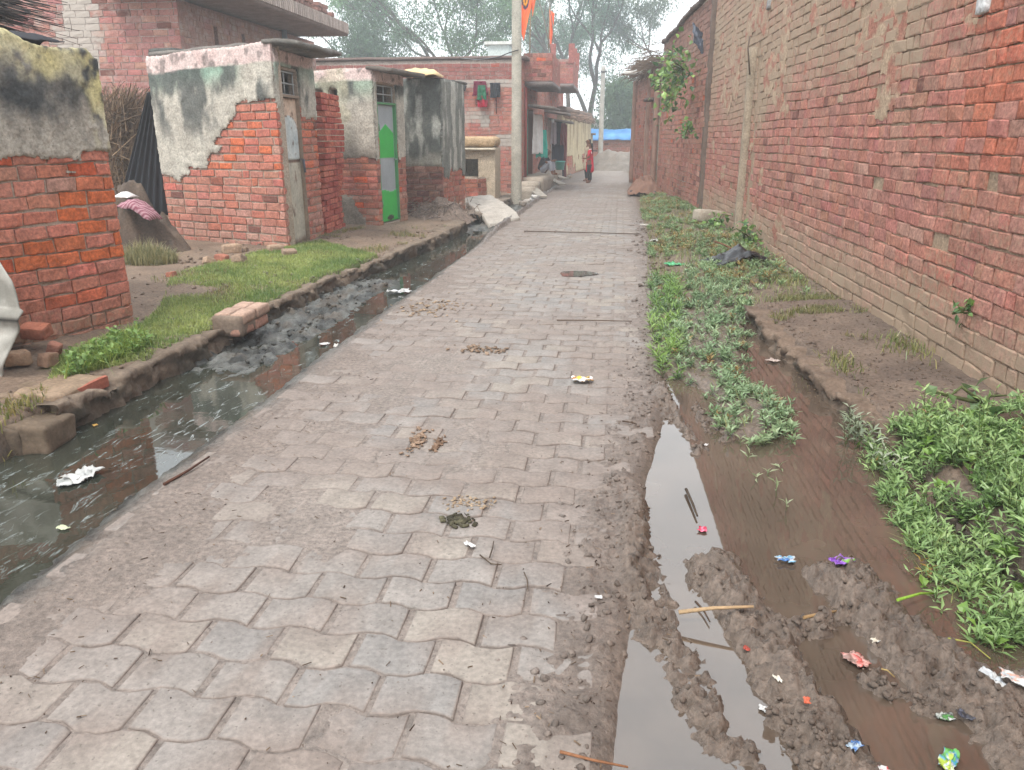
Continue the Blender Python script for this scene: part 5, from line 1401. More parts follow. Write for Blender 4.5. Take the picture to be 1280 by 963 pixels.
# house three
F0, F1, F2 = (-2.50, 26.9), (-2.36, 33.4), (-7, 33.4)
t = thing('brick_house', (-3.5, 30, 0), 'farther two storey brick house with a pillared brick balcony over the lane', 'house')
mb = MB(); dF = (0.7, 1.9, 0.4, 2.15)
backing(mb, (-4.5, 26.9), F0, -0.3, 3.4, 1, 0.25, (), S(180, 160, 148, .8), 1); backing(mb, F0, F1, -0.3, 3.4, 1, 0.25, [dF], S(170, 150, 138, .8), 1); backing(mb, F1, F2, -0.3, 3.4, 1, 0.25, (), MORTAR_GREY, 1)
brickwork(mb, (-4.5, 26.9), F0, 2.2, 3.4, 1, cB, depth=0.012, n=(2, 2), seed=201)
brickwork(mb, F0, F1, 0.0, 3.4, 1, cB, depth=0.014, n=(2, 2), seed=202, holes=[dF])
mb.build('wall', [M['brick'], M['mortar']], t)
mb = MB(); rbox(mb, (-2.06, 29.5, 3.16), (0.86, 3.4, 0.14), (0, 0, 0), 0.01, (4, 8, 1), 0.01, 4, 98, S(134, 122, 118, .8), 0, True, colvar=.15); bal = mb.build('balcony_slab', M['concrete'], t)
mb = MB()
backing(mb, (-2.5, 27.85), (-1.66, 27.85), 3.235, 4.0, 1, 0.11, (), S(168, 140, 130, .8), 1); backing(mb, (-1.66, 27.85), (-1.66, 31.1), 3.235, 4.0, 1, 0.11, (), S(168, 140, 130, .8), 1)
brickwork(mb, (-2.5, 27.85), (-1.66, 27.85), 3.24, 4.0, 1, cB, depth=0.012, n=(2, 2), seed=203, ext=(0, .01)); brickwork(mb, (-1.66, 27.85), (-1.66, 31.1), 3.24, 4.0, 1, cB, depth=0.012, n=(2, 2), seed=204)
mb.build('balcony_wall', [M['brick'], M['mortar']], bal)
for (x, y) in ((-1.72, 27.92), (-1.72, 29.4), (-1.72, 31.0), (-2.35, 27.92)):
    mb = MB(); rbox(mb, (x, y, 4.17), (0.2, 0.2, 0.62), (0, 0, 0), 0.01, (2, 2, 7), 0.012, 8, int(y), S(158, 100, 92, .84), 0, False, colvar=.25); mb.build('balcony_pillar', M['brick'], bal)
for (y, z, w) in ((27.3, 2.28, 1.5), (29.3, 2.05, 1.8)):
    mb = MB(); rbox(mb, (-2.1, y, z), (0.8, w, 0.08), (0, 0.14, 0), 0.01, (4, 8, 1), 0.012, 4, int(y * 3), S(122, 114, 110, .8), 0, True, colvar=.2); mb.build('awning', M['concrete'], t)
mb = MB(); rbox(mb, (-2.35, 28.3, 1.25), (0.10, 0.10, 1.7), (0, 0, 0), 0.01, (1, 1, 4), 0, 1, 1, S(206, 206, 204, .8)); mb.build('post', M['paint'], t)
# mud house
m0, m1 = (-2.22, 30.8), (-1.50, 41.0)
t = thing('mud_house', (-1.9, 36, 0), 'long cream mud plastered house with ragged eaves on the left of the lane', 'house')
mb = MB(); Lm = math.hypot(m1[0] - m0[0], m1[1] - m0[1])
backing(mb, (-5, 30.8), m0, -0.3, 2.3, 1, 0.2, (), S(190, 174, 146, .8), 1); backing(mb, m0, m1, -0.3, 2.3, 1, 0.2, (), S(176, 150, 130, .8), 1); backing(mb, m1, (-5, 41.4), -0.3, 2.3, 1, 0.2, (), S(190, 174, 146, .8), 1)
brickwork(mb, m0, m1, 0.0, 1.0, 1, col_H3, depth=0.014, n=(2, 2), seed=205)
mb.build('wall', [M['brick'], M['mortar']], t)
mb = MB()
render_coat(mb, m0, m1, 1, 0, Lm, 0.0, 2.32, lambda s, z: cmix(cmix(S(206, 190, 156, .85), S(182, 166, 136, .85), fbm(s * 2, z * 2, 206, 4)), S(140, 116, 92, .8), 0.8 * sstep(0.6, 0.72, fbm(s * 2.6, z * 0.5, 207, 4))), lambda s, z: z > 0.75 * sstep(0.42, 0.58, fbm(s * 0.8, z * 0.8, 208, 3)), thick=0.03, cell=0.07, seed=209)
mb.build('plaster', M['plaster'], t)
mb = MB(); n = 700; s = rng.uniform(0, Lm, n); fr = s / Lm
a = np.column_stack([m0[0] + (m1[0] - m0[0]) * fr - 0.3, m0[1] + (m1[1] - m0[1]) * fr, 2.42 + rng.normal(0, .05, n)])
sticks(mb, a, a + np.column_stack([rng.uniform(.3, .6, n), rng.normal(0, .12, n), rng.uniform(-.22, -.02, n)]), 0.03, cmix(S(104, 88, 78, .8), S(168, 140, 124, .8), rng.uniform(0, 1, n)))
rbox(mb, (-3.4, 36.1, 2.46), (3.3, 10.4, 0.18), (0, -.05, -.07), 0.02, (4, 14, 1), 0.05, 2, 9, S(126, 106, 94, .8), 0, True, colvar=.3)
mb.build('roof', M['straw'], t)
#PART6
# ------------------------------------------------------------------ plinth and steps
t = thing('plinth', (-2.3, 24, 0), 'grey cement plinth stepping down towards the concrete pole, along the house fronts', 'plinth')
PC = S(172, 160, 146, .8)
mb = MB(); rbox(mb, (-2.33, 24.9, 0.15), (0.66, 6.6, 0.62), (0, 0, -0.01), 0.015, (4, 30, 4), 0.012, 3, 101, PC, 0, True, colvar=.15); mb.build('platform', M['concrete'], t)
for i, (y, z, w) in enumerate(((21.35, 0.37, .60), (20.85, 0.25, .46))):
    mb = MB(); rbox(mb, (-2.40 + .02 * i, y, z - 0.25), (w, 0.5, 0.5), (0, 0, 0), 0.015, (4, 4, 4), 0.012, 4, 102 + i, PC * 1.05, 0, True, colvar=.15); mb.build('step', M['concrete'], t)
# small hutch below the clothes
t = thing('cement_hutch', (-3.3, 18.6, 0), 'cement hutch with a square black opening and brick ledge, beneath the hanging clothes', 'hutch')
op = (0.10, 0.52, 0.62, 1.02)
mb = MB(); a, b = (-3.78, 18.4), (-2.86, 18.4); c_ = (-2.86, 19.25); d_ = (-3.78, 19.25)
hc = S(196, 180, 158, .8)
backing(mb, a, b, -0.1, 1.28, 1, 0.10, [op], hc, 0); backing(mb, b, c_, -0.1, 1.28, 1, 0.10, (), hc, 0); backing(mb, c_, d_, -0.1, 1.28, 1, 0.1, (), hc, 0); backing(mb, d_, a, -0.1, 1.28, 1, 0.1, (), hc, 0)
mb.build('wall', M['plaster'], t)
mb = MB(); rbox(mb, (-3.32, 18.8, 1.40), (0.96, 0.9, 0.24), (0, 0, 0), 0.10, (10, 8, 6), 0.02, 4, 111, S(192, 164, 130, .8), 0, True, colvar=.2); mb.build('roof', M['plaster'], t)
mb = MB(); rbox(mb, (-3.32, 18.34, 1.24), (0.98, 0.14, 0.05), (0, 0, 0), 0.01, (8, 2, 1), 0.006, 5, 4, S(206, 196, 176, .8)); mb.build('ledge', M['concrete'], t)
mb = MB(); backing(mb, (-3.78, 18.1), (-3.22, 18.1), -0.1, 0.62, 1, 0.25, (), MORTAR_GREY, 1); backing(mb, (-3.22, 18.1), (-3.10, 18.36), -0.1, 0.62, 1, 0.2, (), MORTAR_GREY, 1)
brickwork(mb, (-3.78, 18.1), (-3.22, 18.1), 0.0, 0.66, 1, col_H3, depth=0.03, n=(3, 2), seed=112, jit=.012); brickwork(mb, (-3.22, 18.1), (-3.08, 18.4), 0.0, 0.6, 1, col_H3, depth=0.02, n=(3, 2), seed=113)
mb.build('brick_front', [M['brick'], M['mortar']], t)
# concrete poles
def pole(x, y, h, w0, w1, label, c):
    t = thing('utility_pole', (x, y, 0), label, 'pole')
    mb = MB(); rbox(mb, (x, y, h / 2 - 0.2), (w0, w0, h + 0.4), (0, 0, 0.05), 0.02, (2, 2, 40), 0.004, 2, 7, c, 0, True, colvar=.10, warp=lambda p: p * np.column_stack([lerp(1, w1 / w0, (p[:, 2] / h + .5)), lerp(1, w1 / w0, (p[:, 2] / h + .5)), np.ones(len(p))]))
    mb.build('shaft', M['concrete'], t)
    return t
t = pole(-2.46, 19.2, 8.2, 0.25, 0.19, 'tall pale concrete utility pole standing by the plinth steps, its top out of frame', S(188, 182, 168, .8))
mb = MB(); rbox(mb, (-2.46, 19.2, 7.3), (1.5, 0.09, 0.09), (0, 0, 0), 0.01, (2, 1, 1), 0, 1, 1, S(90, 88, 86, .8)); mb.build('crossarm', M['rust'], t)
for k in (-.65, 0.65):
    mb = MB(); rbox(mb, (-2.46 + k, 19.2, 7.42), (0.08, 0.08, 0.15), (0, 0, 0), 0.035, (4, 4, 4), 0, 1, 1, S(200, 196, 190, .8)); mb.build('insulator', M['plastic'], t)
mb = MB(); tube(mb, [(-2.4, 19.06, 3.42), (-2.62, 19.05, 3.36), (-2.9, 19.2, 3.28), (-3.5, 20.0, 3.3), (-4.2, 21.25, 3.46)], 0.013, 5, S(40, 40, 42, .8))
tag(mb.build('cable', M['plastic'], loc=(-2.5, 19.1, 3.4)), 'thin black cable running from the near pole to the brick parapet', 'cable')
t = pole(-0.93, 40.0, 4.75, 0.26, 0.20, 'distant pale concrete pole in front of the blue tarp roof', S(176, 172, 164, .8))
mb = MB(); rbox(mb, (-0.9, 39.9, 4.5), (0.3, 0.08, 0.08), (0, 0, 0), 0.01, (2, 1, 1), 0, 1, 1, S(70, 70, 72, .8)); mb.build('bracket', M['rust'], t)

# ------------------------------------------------------------------ hanging cloths
def hang(name, px, py, Y, w, h, col, label, cat='cloth', seed=0, group=None, yaw=0.0, depth=0.05, taper=0.25):
    c = P3(px, py, Y)
    def fn(u, v):
        ww = 1 - taper * (v + 1) / 2
        return (u * ww + 0.15 * (fbm(v * 2 + seed, u * 0, seed, 2) - .5), -0.25 + 0.9 * np.sin(u * 5 + v * 0.8 + seed) * (0.5 - 0.4 * v) + (fbm(u * 3, v * 3, seed, 3) - .5), v + 0.2 * (fbm(u * 2.5 + seed, v * 0, seed + 1, 2) - .5) * (v < 0.5))
    return draped(name, tuple(c), (w / 2, depth, h / 2), (16, 20), fn, col, M['cloth'], label, cat, rotz=yaw, group=group)
hang('shirt', 600, 111, 21.15, 0.42, 0.36, S(110, 34, 60, .85), 'dark maroon garment hung on the brick wall above the green one', 'garment', 1)
hang('cloth', 602, 116, 21.08, 0.26, 0.36, S(52, 112, 84, .85), 'green cloth hung over the maroon garment on the brick wall', 'cloth', 2)
hang('cloth', 603, 127, 21.12, 0.24, 0.30, S(184, 40, 66, .85), 'crimson cloth dangling below the green cloth on the brick wall', 'cloth', 3, taper=-.2)
hang('bag', 619, 113, 21.12, 0.25, 0.36, S(52, 54, 60, .85), 'small black bag hung on the brick wall beside the pole', 'bag', 4, taper=-.1, depth=.06)
mb = MB(); a = P3(620, 121, 21.2); tube(mb, [a, a + np.array([0.01, 0.0, -0.42])], 0.012, 5, S(50, 50, 54, .8)); tag(mb.build('strap', M['cloth'], loc=tuple(a)), 'thin dark strap dangling under the black bag on the brick wall', 'strap')
mb = MB(); a = P3(580, 110, 21.2); rbox(mb, tuple(a), (0.12, 0.06, 0.16), (0, .3, 0), 0.02, (3, 2, 3), 0.015, 8, 3, S(50, 48, 50, .8)); tag(mb.build('wall_hook', M['rust'], loc=tuple(a)), 'small dark peg in the brick wall left of the maroon garment', 'peg')
hang('cloth', 672, 168, 22.7, 0.34, 1.05, S(226, 226, 224, .9), 'long white cloth hanging in the doorway above the seated person', 'cloth', 5, yaw=0.4)
hang('cloth', 677, 180, 22.9, 0.36, 0.75, S(64, 190, 172, .85), 'bright teal cloth hanging beside the long white cloth', 'cloth', 6, yaw=0.5)
hang('curtain', 697, 190, 28.1, 0.42, 1.85, S(38, 42, 66, .85), 'dark navy curtain filling the farther doorway', 'curtain', 7, taper=0.0, yaw=.3)
hang('curtain', 703, 190, 28.6, 0.32, 1.85, S(130, 72, 74, .85), 'dusty brown curtain beside the navy one', 'curtain', 8, taper=0.0, yaw=.3)
hang('garment', 698, 167, 27.7, 0.34, 0.75, S(46, 48, 70, .85), 'dark blue garment hung under the awning above the navy curtain', 'garment', 9)
hang('garment', 692, 167, 27.4, 0.22, 0.7, S(180, 172, 180, .85), 'pale grey striped garment hung under the awning', 'garment', 10)
hang('garment', 704, 168, 27.6, 0.20, 0.72, S(126, 58, 66, .85), 'wine red garment hung at the end of the awning', 'garment', 11)
# orange flags
def flag(px, py, Y, w, h, base_z, label, seed, emblem=False):
    c = P3(px, py, Y); t = thing('flag', (c[0], Y, base_z), label, 'flag')
    mb = MB(); tube(mb, [(c[0] - w * .5 - .03, Y, base_z), (c[0] - w * .5, Y, c[2] + h * .62)], [0.022, 0.014], 6, S(150, 132, 104, .8)); mb.build('pole', M['wood'], t)
    mb = MB(); U, Vv = np.meshgrid(np.linspace(0, 1, 18), np.linspace(0, 1, 24), indexing='ij'); u = U.ravel(); v = Vv.ravel()
    x = c[0] - w * .5 + u * w * (0.3 + 0.7 * v) ; z = c[2] + h * (v - .5) - u * 0.35 * h * (1 - v) - 0.12 * u * h; y = Y + 0.07 * np.sin(u * 7 + v * 3 + seed)
    col = cmix(S(244, 128, 76, .95), S(238, 104, 66, .95), fbm(u * 3, v * 3, seed, 2))
    if emblem:
        r = np.hypot((u - .5) / .25, (v - .68) / .14)
        col = np.where((r < 1.25)[:, None], S(72, 60, 84, .8), col); col = np.where((r < 0.75)[:, None], S(240, 170, 46, .9), col); col = np.where((r < 0.3)[:, None], S(110, 60, 40, .9), col)
    mb.add(np.column_stack([x, y, z]), grid_faces(18, 24), col, 0, True); o = mb.build('cloth', M['cloth'], t)
    md = o.modifiers.new('thickness', 'SOLIDIFY'); md.thickness = .004
flag(659, 4, 22.0, 0.46, 0.95, 3.5, 'large saffron orange flag with a dark and yellow emblem beside the pole', 3, True)
flag(668, -8, 23.0, 0.18, 0.6, 3.5, 'narrow saffron pennant behind the large emblem flag', 5)
flag(690, 30, 28.5, 0.17, 0.85, 4.3, 'faded orange pennant on a thin stick above the balcony', 7)
for i, (p0, p1, Y) in enumerate((((690, 75), (673, 0), 27), ((695, 80), (686, 5), 28))):
    mb = MB(); a = P3(*p0, Y); b = P3(*p1, Y); b = b + (b - a) * 0.3; tube(mb, [a - (b - a) * 0.05, (a + b) / 2 + np.array([.04, 0, 0]), b], [0.02, .016, .008], 5, S(130, 116, 104, .8))
    tag(mb.build('bamboo_stick', M['wood'], loc=tuple(a)), ['leaning bamboo stick rising left of the faded pennant', 'straighter bamboo stick rising just beside the faded pennant'][i], 'stick')

# ------------------------------------------------------------------ people
def body(name, joints, bones, mat_, parent=None, root=0, levels=2):
    """one continuous skin over a jointed skeleton; joints: [(x,y,z,r)] or (x,y,z,rx,ry)"""
    me = bpy.data.meshes.new(name)
    me.from_pydata([j[:3] for j in joints], bones, [])
    sk = me.attributes if False else None
    o = bpy.data.objects.new(name, me); COL.objects.link(o)
    md = o.modifiers.new('skin', 'SKIN'); md.use_smooth_shade = True
    if not me.skin_vertices: 
        bpy.context.view_layer.update()
    for i, j in enumerate(joints):
        sv = me.skin_vertices[0].data[i]; sv.radius = (j[3], j[4] if len(j) > 4 else j[3]); sv.use_root = (i == root)
    s2 = o.modifiers.new('subdivision', 'SUBSURF'); s2.levels = levels; s2.render_levels = levels
    me.materials.append(mat_)
    if parent is not None:
        o.parent = parent
    return o
def solid(name, col, rough=0.9):
    return mat(name, rough, 0.2, (9, .12), (60, .10), None, fixed=tuple(col))
SKIN = solid('brown_skin', S(124, 84, 64, .85), 0.6); HAIR = solid('black_hair', S(26, 22, 22, .8), 0.4)
def hand(joints, bones, wi, wrist, d, side, s=1.0):
    """palm and five fingers from the wrist joint wi; d is the pointing direction"""
    d = Vector(d).normalized(); up = Vector(side).normalized()
    w = Vector(wrist); p = w + d * 0.045 * s
    joints.append((*p, 0.024 * s, 0.014 * s)); pi = len(joints) - 1; bones.append((wi, pi))
    for k, (off, ln) in enumerate(((-1.5, .052), (-.5, .064), (.5, .060), (1.5, .046))):
        a = p + up * off * 0.011 * s + d * 0.03 * s; b = a + d * ln * s * .55 + up.cross(d) * 0.006 * s; c = a + d * ln * s * .9 + up.cross(d) * 0.02 * s
        for q, r in ((a, .0075), (b, .007), (c, .005)):
            joints.append((*q, r * s))
        n = len(joints); bones += [(pi, n - 3), (n - 3, n - 2), (n - 2, n - 1)]
    a = p - up * 0.024 * s; b = a - up * 0.018 * s + d * 0.028 * s
    joints.append((*a, .009 * s)); joints.append((*b, .007 * s)); n = len(joints); bones += [(pi, n - 2), (n - 2, n - 1)]
def standing(loc, hgt, face, label, kurta, trousers, scarf=None, hair_long=True, arm_bend=False, seed=0):
    s = hgt / 1.42
    t = thing('person', (loc[0], loc[1], loc[2]), label, 'person')
    J = [(0, 0, .74, .105, .085), (0, 0, .92, .095, .075), (0, -.005, 1.08, .115, .08), (0, 0, 1.16, .06), (0, -.005, 1.21, .042), (0, -.015, 1.29, .068, .078), (0, -.012, 1.365, .062, .075)]
    Bn = [(0, 1), (1, 2), (2, 3), (3, 4), (4, 5), (5, 6)]
    for sx in (-1, 1):
        n = len(J)
        J += [(sx * .145, .0, 1.10, .042), (sx * .185, .015, .90, .034), (sx * (.16 if arm_bend else .19), -.16 if arm_bend else -.01, .84 if arm_bend else .70, .024)]
        Bn += [(2, n), (n, n + 1), (n + 1, n + 2)]
        dd = (-.2 * sx, -.9, .3) if arm_bend else (0, -.1, -1)
        hand(J, Bn, n + 2, J[n + 2][:3], dd, (0, 1, 0) if not arm_bend else (1, 0, 0))
        n = len(J)
        J += [(sx * .075, 0, .66, .085), (sx * .08, -.01, .38, .055), (sx * .08, .015, .09, .036), (sx * .085, -.02, .03, .034), (sx * .095, -.11, .022, .03)]
        Bn += [(0, n), (n, n + 1), (n + 1, n + 2), (n + 2, n + 3), (n + 3, n + 4)]
    R = Matrix.Rotation(face, 4, 'Z'); 
    def place(JJ): 
        out = []
        for j in JJ:
            v = R @ Vector(j[:3]) * s
            out.append((*v, *[r * s for r in j[3:]]))
        return out
    body('body', place(J), Bn, SKIN, t)
    # clothes follow the same skeleton, a little larger
    K = [(0, 0, .34, .175, .13), (0, 0, .50, .165, .125), (0, 0, .74, .135, .11), (0, 0, .92, .112, .09), (0, -.005, 1.08, .13, .095), (0, 0, 1.165, .072, .065)]
    KB_ = [(0, 1), (1, 2), (2, 3), (3, 4), (4, 5)]
    for sx in (-1, 1):
        n = len(K); K += [(sx * .145, 0, 1.10, .055), (sx * .18, .012, .92, .05)]; KB_ += [(4, n), (n, n + 1)]
    o = body('kurta', place(K), KB_, kurta, t)
    Tn = [(0, 0, .72, .11, .09)]; TB = []
    for sx in (-1, 1):
        n = len(Tn); Tn += [(sx * .075, 0, .60, .10), (sx * .08, -.01, .36, .072), (sx * .08, .012, .08, .052)]; TB += [(0, n), (n, n + 1), (n + 1, n + 2)]
    body('trousers', place(Tn), TB, trousers, t)
    Hh = [(0, .02, 1.385, .072, .078), (0, .055, 1.31, .062, .05), (0, .07, 1.22, .04, .03)] + ([(0, .085, 1.05, .026), (0, .08, .92, .016)] if hair_long else [])
    body('hair', place(Hh), [(i, i + 1) for i in range(len(Hh) - 1)], HAIR, t)
    nose = [(0, -.085, 1.305, .013), (0, -.098, 1.285, .012), (0, -.085, 1.276, .012)]
    body('nose', place(nose), [(0, 1), (1, 2)], SKIN, t)
    for sx in (-1, 1):
        mb = MB(); v = R @ Vector((sx * .03, -.083, 1.315)) * s; rbox(mb, v, (.024 * s, .024 * s, .014 * s), (0, 0, face), .006 * s, (3, 3, 3), 0, 1, 1, S(30, 26, 24, .8)); e = mb.build('eye', M['hair']); e.parent = t
        mb = MB(); v = R @ Vector((sx * .078, .0, 1.30)) * s; rbox(mb, v, (.018 * s, .035 * s, .055 * s), (0, 0, face), .008 * s, (3, 3, 3), 0, 1, 1, S(124, 84, 64, .85)); e = mb.build('ear', M['skin']); e.parent = t
    mb = MB(); v = R @ Vector((0, -.082, 1.255)) * s; rbox(mb, v, (.04 * s, .014 * s, .012 * s), (0, 0, face), .005 * s, (3, 3, 3), 0, 1, 1, S(120, 60, 56, .85)); e = mb.build('mouth', M['skin']); e.parent = t
    if scarf is not None:
        sc = [(-.075, -.115, 1.0, .025, .012), (-.06, -.06, 1.17, .028, .018), (0, .06, 1.17, .03, .02), (.07, -.02, 1.17, .028, .018), (.09, .09, 1.02, .028, .012)]
        body('scarf', place(sc), [(i, i + 1) for i in range(len(sc) - 1)], scarf, t)
    return t
gx, gy = G(736, 226, 0.0)
standing((-0.98, 27.4, 0.012), 1.34, math.radians(-105), 'girl in a long red tunic with white scarf and black trousers standing on the lane', solid('red_cotton', S(206, 34, 62, .9)), solid('black_cotton', S(38, 36, 42, .8)), solid('white_cotton', S(232, 228, 228, .9)), True, True)
standing((-1.10, 28.5, 0.012), 1.47, math.radians(-60), 'taller person in a pale tan shirt standing half hidden behind the girl in red', solid('tan_cotton', S(196, 178, 156, .85)), solid('dark_cotton', S(48, 46, 54, .8)), None, False, False)
# seated person on the plinth
def seated(loc, face, label):
    t = thing('person', loc, label, 'person')
    J = [(0, 0, .10, .11, .10), (0, -.06, .28, .105, .085), (0, -.15, .44, .115, .085), (0, -.19, .52, .055), (0, -.22, .56, .042), (0, -.27, .62, .066, .075), (0, -.29, .70, .06, .07)]
    Bn = [(i, i + 1) for i in range(6)]
    for sx in (-1, 1):
        n = len(J); J += [(sx * .14, -.15, .47, .042), (sx * .17, -.28, .33, .034), (sx * .07, -.42, .40, .024)]; Bn += [(2, n), (n, n + 1), (n + 1, n + 2)]
        hand(J, Bn, n + 2, J[n + 2][:3], (-.6 * sx, -.6, .1), (0, 0, 1))
        n = len(J); J += [(sx * .09, -.10, .12, .085), (sx * .12, -.36, .38, .058), (sx * .10, -.40, .10, .038), (sx * .10, -.43, .03, .034), (sx * .11, -.51, .022, .03)]; Bn += [(0, n), (n, n + 1), (n + 1, n + 2), (n + 2, n + 3), (n + 3, n + 4)]
    R = Matrix.Rotation(face, 4, 'Z'); pl = lambda JJ: [(*(R @ Vector(j[:3])), *j[3:]) for j in JJ]
    body('body', pl(J), Bn, SKIN, t)
    K = [(0, 0, .10, .13, .115), (0, -.06, .28, .12, .10), (0, -.15, .44, .132, .10), (0, -.19, .525, .066)]; KB_ = [(0, 1), (1, 2), (2, 3)]
    for sx in (-1, 1):
        n = len(K); K += [(sx * .14, -.15, .47, .056), (sx * .165, -.25, .36, .048)]; KB_ += [(2, n), (n, n + 1)]
    body('shirt', pl(K), KB_, solid('dark_grey_cotton', S(74, 72, 80, .8)), t)
    Tn = [(0, -.02, .11, .12, .10)]; TB = []
    for sx in (-1, 1):
        n = len(Tn); Tn += [(sx * .09, -.12, .14, .10), (sx * .12, -.36, .38, .074), (sx * .10, -.39, .09, .055)]; TB += [(0, n), (n, n + 1), (n + 1, n + 2)]
    body('trousers', pl(Tn), TB, solid('pale_grey_cotton', S(170, 172, 182, .8)), t)
    body('hair', pl([(0, -.25, .72, .068), (0, -.20, .66, .06), (0, -.18, .60, .036)]), [(0, 1), (1, 2)], HAIR, t)
    body('nose', pl([(0, -.345, .64, .012), (0, -.358, .62, .012)]), [(0, 1)], SKIN, t)
seated((-2.28, 23.2, 0.465), math.radians(75), 'dark haired person sitting hunched with knees up on the plinth before the doorway')

# planks, bucket and scraps by the plinth
PLK = [((667, 240), (678, 248), 20.6, 0.25, 'short pale plank leaning from the nearest plinth step down to the lane'), ((688, 224), (703, 231), 24.6, .22, 'lower grey plank propped against the far end of the plinth'), ((692, 219), (708, 224), 26.5, .22, 'longer grey board lying across the drain at the far end of the plinth')]
for i, (p0, p1, Y, w, lb) in enumerate(PLK):
    a = P3(*p0, Y + .3); b = P3(*p1, Y - .5); b[2] = max(b[2], 0.05); a[2] = max(a[2], .2); d = b - a; L_ = np.linalg.norm(d)
    mb = MB(); rbox(mb, tuple((a + b) / 2), (L_, w, 0.05), (0, math.asin(-d[2] / L_), math.atan2(d[1], d[0])), .008, (8, 3, 1), .006, 5, 120 + i, S(178, 170, 158, .8), 0, False, colvar=.2)
    tag(mb.build('plank', M['wood'], loc=tuple((a + b) / 2)), lb, 'plank')
a = P3(700, 213, 27.0); t = None
mb = MB(); k = 18; an = np.arange(k) * 2 * math.pi / k
prof = [(0.001, 0.0), (.13, 0.0), (.17, .26), (.185, .27), (.17, .28), (.155, .26), (.12, .02), (.001, .02)]
V = np.concatenate([np.column_stack([a[0] + r * np.cos(an), a[1] + r * np.sin(an), np.full(k, 0.46 + z)]) for r, z in prof])
mb.add(V, np.array([(i * k + j, i * k + (j + 1) % k, (i + 1) * k + (j + 1) % k, (i + 1) * k + j) for i in range(len(prof) - 1) for j in range(k)]), S(96, 186, 176, .85), 0, True)
tag(mb.build('basin', M['plastic'], loc=(float(a[0]), 27.0, .46)), 'teal plastic basin on the plinth under the brown curtain', 'basin')
for i, (px, py, c) in enumerate([(560, 262, S(236, 234, 228, .9)), (666, 247, S(226, 224, 220, .9)), (668, 249, S(206, 202, 196, .9)), (659, 255, S(168, 160, 152, .8)), (654, 262, S(150, 140, 130, .8)), (712, 222, S(190, 176, 160, .8)), (706, 220, S(196, 170, 150, .8))]):
    x, y = G(px, py, .03); mb = MB(); z = gh(x, y); rbox(mb, (x, y, z + .05), (.16, .14, .10), (rng.normal(0, .3), 0, i), .035, (5, 5, 4), .03, 8, 130 + i, c, 0, False, colvar=.1)
    tag(mb.build('stone' if i > 2 else 'crumpled_paper', M['stone'], loc=(x, y, z)), ['white crumpled lump beside the tilted concrete slab', 'white lump under the short pale plank', 'smaller off white lump at the foot of the short pale plank', 'grey stone at the lane edge beyond the slab', 'grey brown stone touching the far corner of the slab', 'tan stone at the foot of the mud house', 'pinkish stone nearest the far boards'][i], 'stone' if i > 2 else 'litter')

# ================================================================== far end of the lane
t = thing('brick_shed', (0.5, 43, 0), 'low pinkish brick shed closing the lane, roofed with a sagging blue tarp', 'shed')
win = [(2.98, 3.75, .55, 0.98)]
mb = MB(); w0, w1 = (-3.2, 42.5), (4.2, 43.4)
wv_ = AT(756, 188, 42.9); wv2 = AT(772, 206, 42.9)
ws0 = wv_[0] + 3.2; ws1 = wv2[0] + 3.2; win = [(ws0 + .1, ws1 - .05, wv2[1] + .12, wv_[1] - .08)]
backing(mb, w0, w1, -.3, 1.62, 1, .25, win, S(196, 166, 152, .8), 1); backing(mb, w1, (4.2, 47), -.3, 1.5, 1, .25, (), MORTAR_GREY, 1); backing(mb, (4.2, 47), (-3.2, 47), -.3, 1.5, 1, .25, (), MORTAR_GREY, 1); backing(mb, (-3.2, 47), w0, -.3, 1.5, 1, .25, (), MORTAR_GREY, 1)
brickwork(mb, w0, w1, 0, 1.62, 1, lambda s, z, R: (palette(S(192, 124, 108, .84), R, len(s), .10, .02, .08, .02), np.full(len(s), .2)), course=.11, depth=.014, n=(2, 2), seed=211, holes=win)
mb.build('wall', [M['brick'], M['mortar']], t)
mb = MB(); U, Vv = np.meshgrid(np.linspace(0, 1, 70), np.linspace(0, 1, 20), indexing='ij'); u = U.ravel(); v = Vv.ravel()
x = -2.1 + u * 6.6; y = 42.2 + u * .9 + v * 4.6; z = 1.60 + 0.34 * np.sin(np.clip(v * 1.6, 0, 1) * 1.57) - 0.22 * sstep(.08, 0, v) + .14 * (fbm(u * 16, v * 3, 5, 3) - .5) + .12 * (fbm(u * 5, v * 2, 6, 2) - .5)
mb.add(np.column_stack([x, y, z]), grid_faces(70, 20), cmix(S(44, 118, 190, .75), S(92, 160, 214, .8), fbm(u * 20, v * 5, 7, 3)), 0, True)
o = mb.build('tarp_roof', M['plastic'], t); md = o.modifiers.new('thickness', 'SOLIDIFY'); md.thickness = .02
t = thing('mud_wall', (-1.5, 41.5, 0), 'short cream mud wall end with a flat cap at the left of the blue tarp shed', 'wall')
mb = MB(); a = AT(727, 170, 41.6)[0]; b = AT(741, 170, 41.6)[0]
rbox(mb, ((a + b) / 2 - .3, 41.7, .75), (b - a + .6, .4, 1.75), (0, 0, 0), .03, (6, 3, 10), .03, 3, 15, S(206, 192, 164, .85), 0, True, colvar=.15); mb.build('wall', M['plaster'], t)
mb = MB(); rbox(mb, ((a + b) / 2 - .3, 41.65, 1.68), (b - a + .9, .6, .1), (0, .03, 0), .02, (6, 3, 1), .02, 3, 16, S(140, 120, 104, .8)); mb.build('cap', M['stone'], t)
mb = mound('earth_mound', (0.1, 39.2, 0.0), 2.3, 1.7, 0.85, 25, S(120, 112, 104, .7), S(150, 140, 130, .7), 50, .45)
tag(mb.build('earth_mound', M['soil'], loc=(0.1, 39.2, 0)), 'grey earth mound at the end of the lane below the dark window', 'mound')
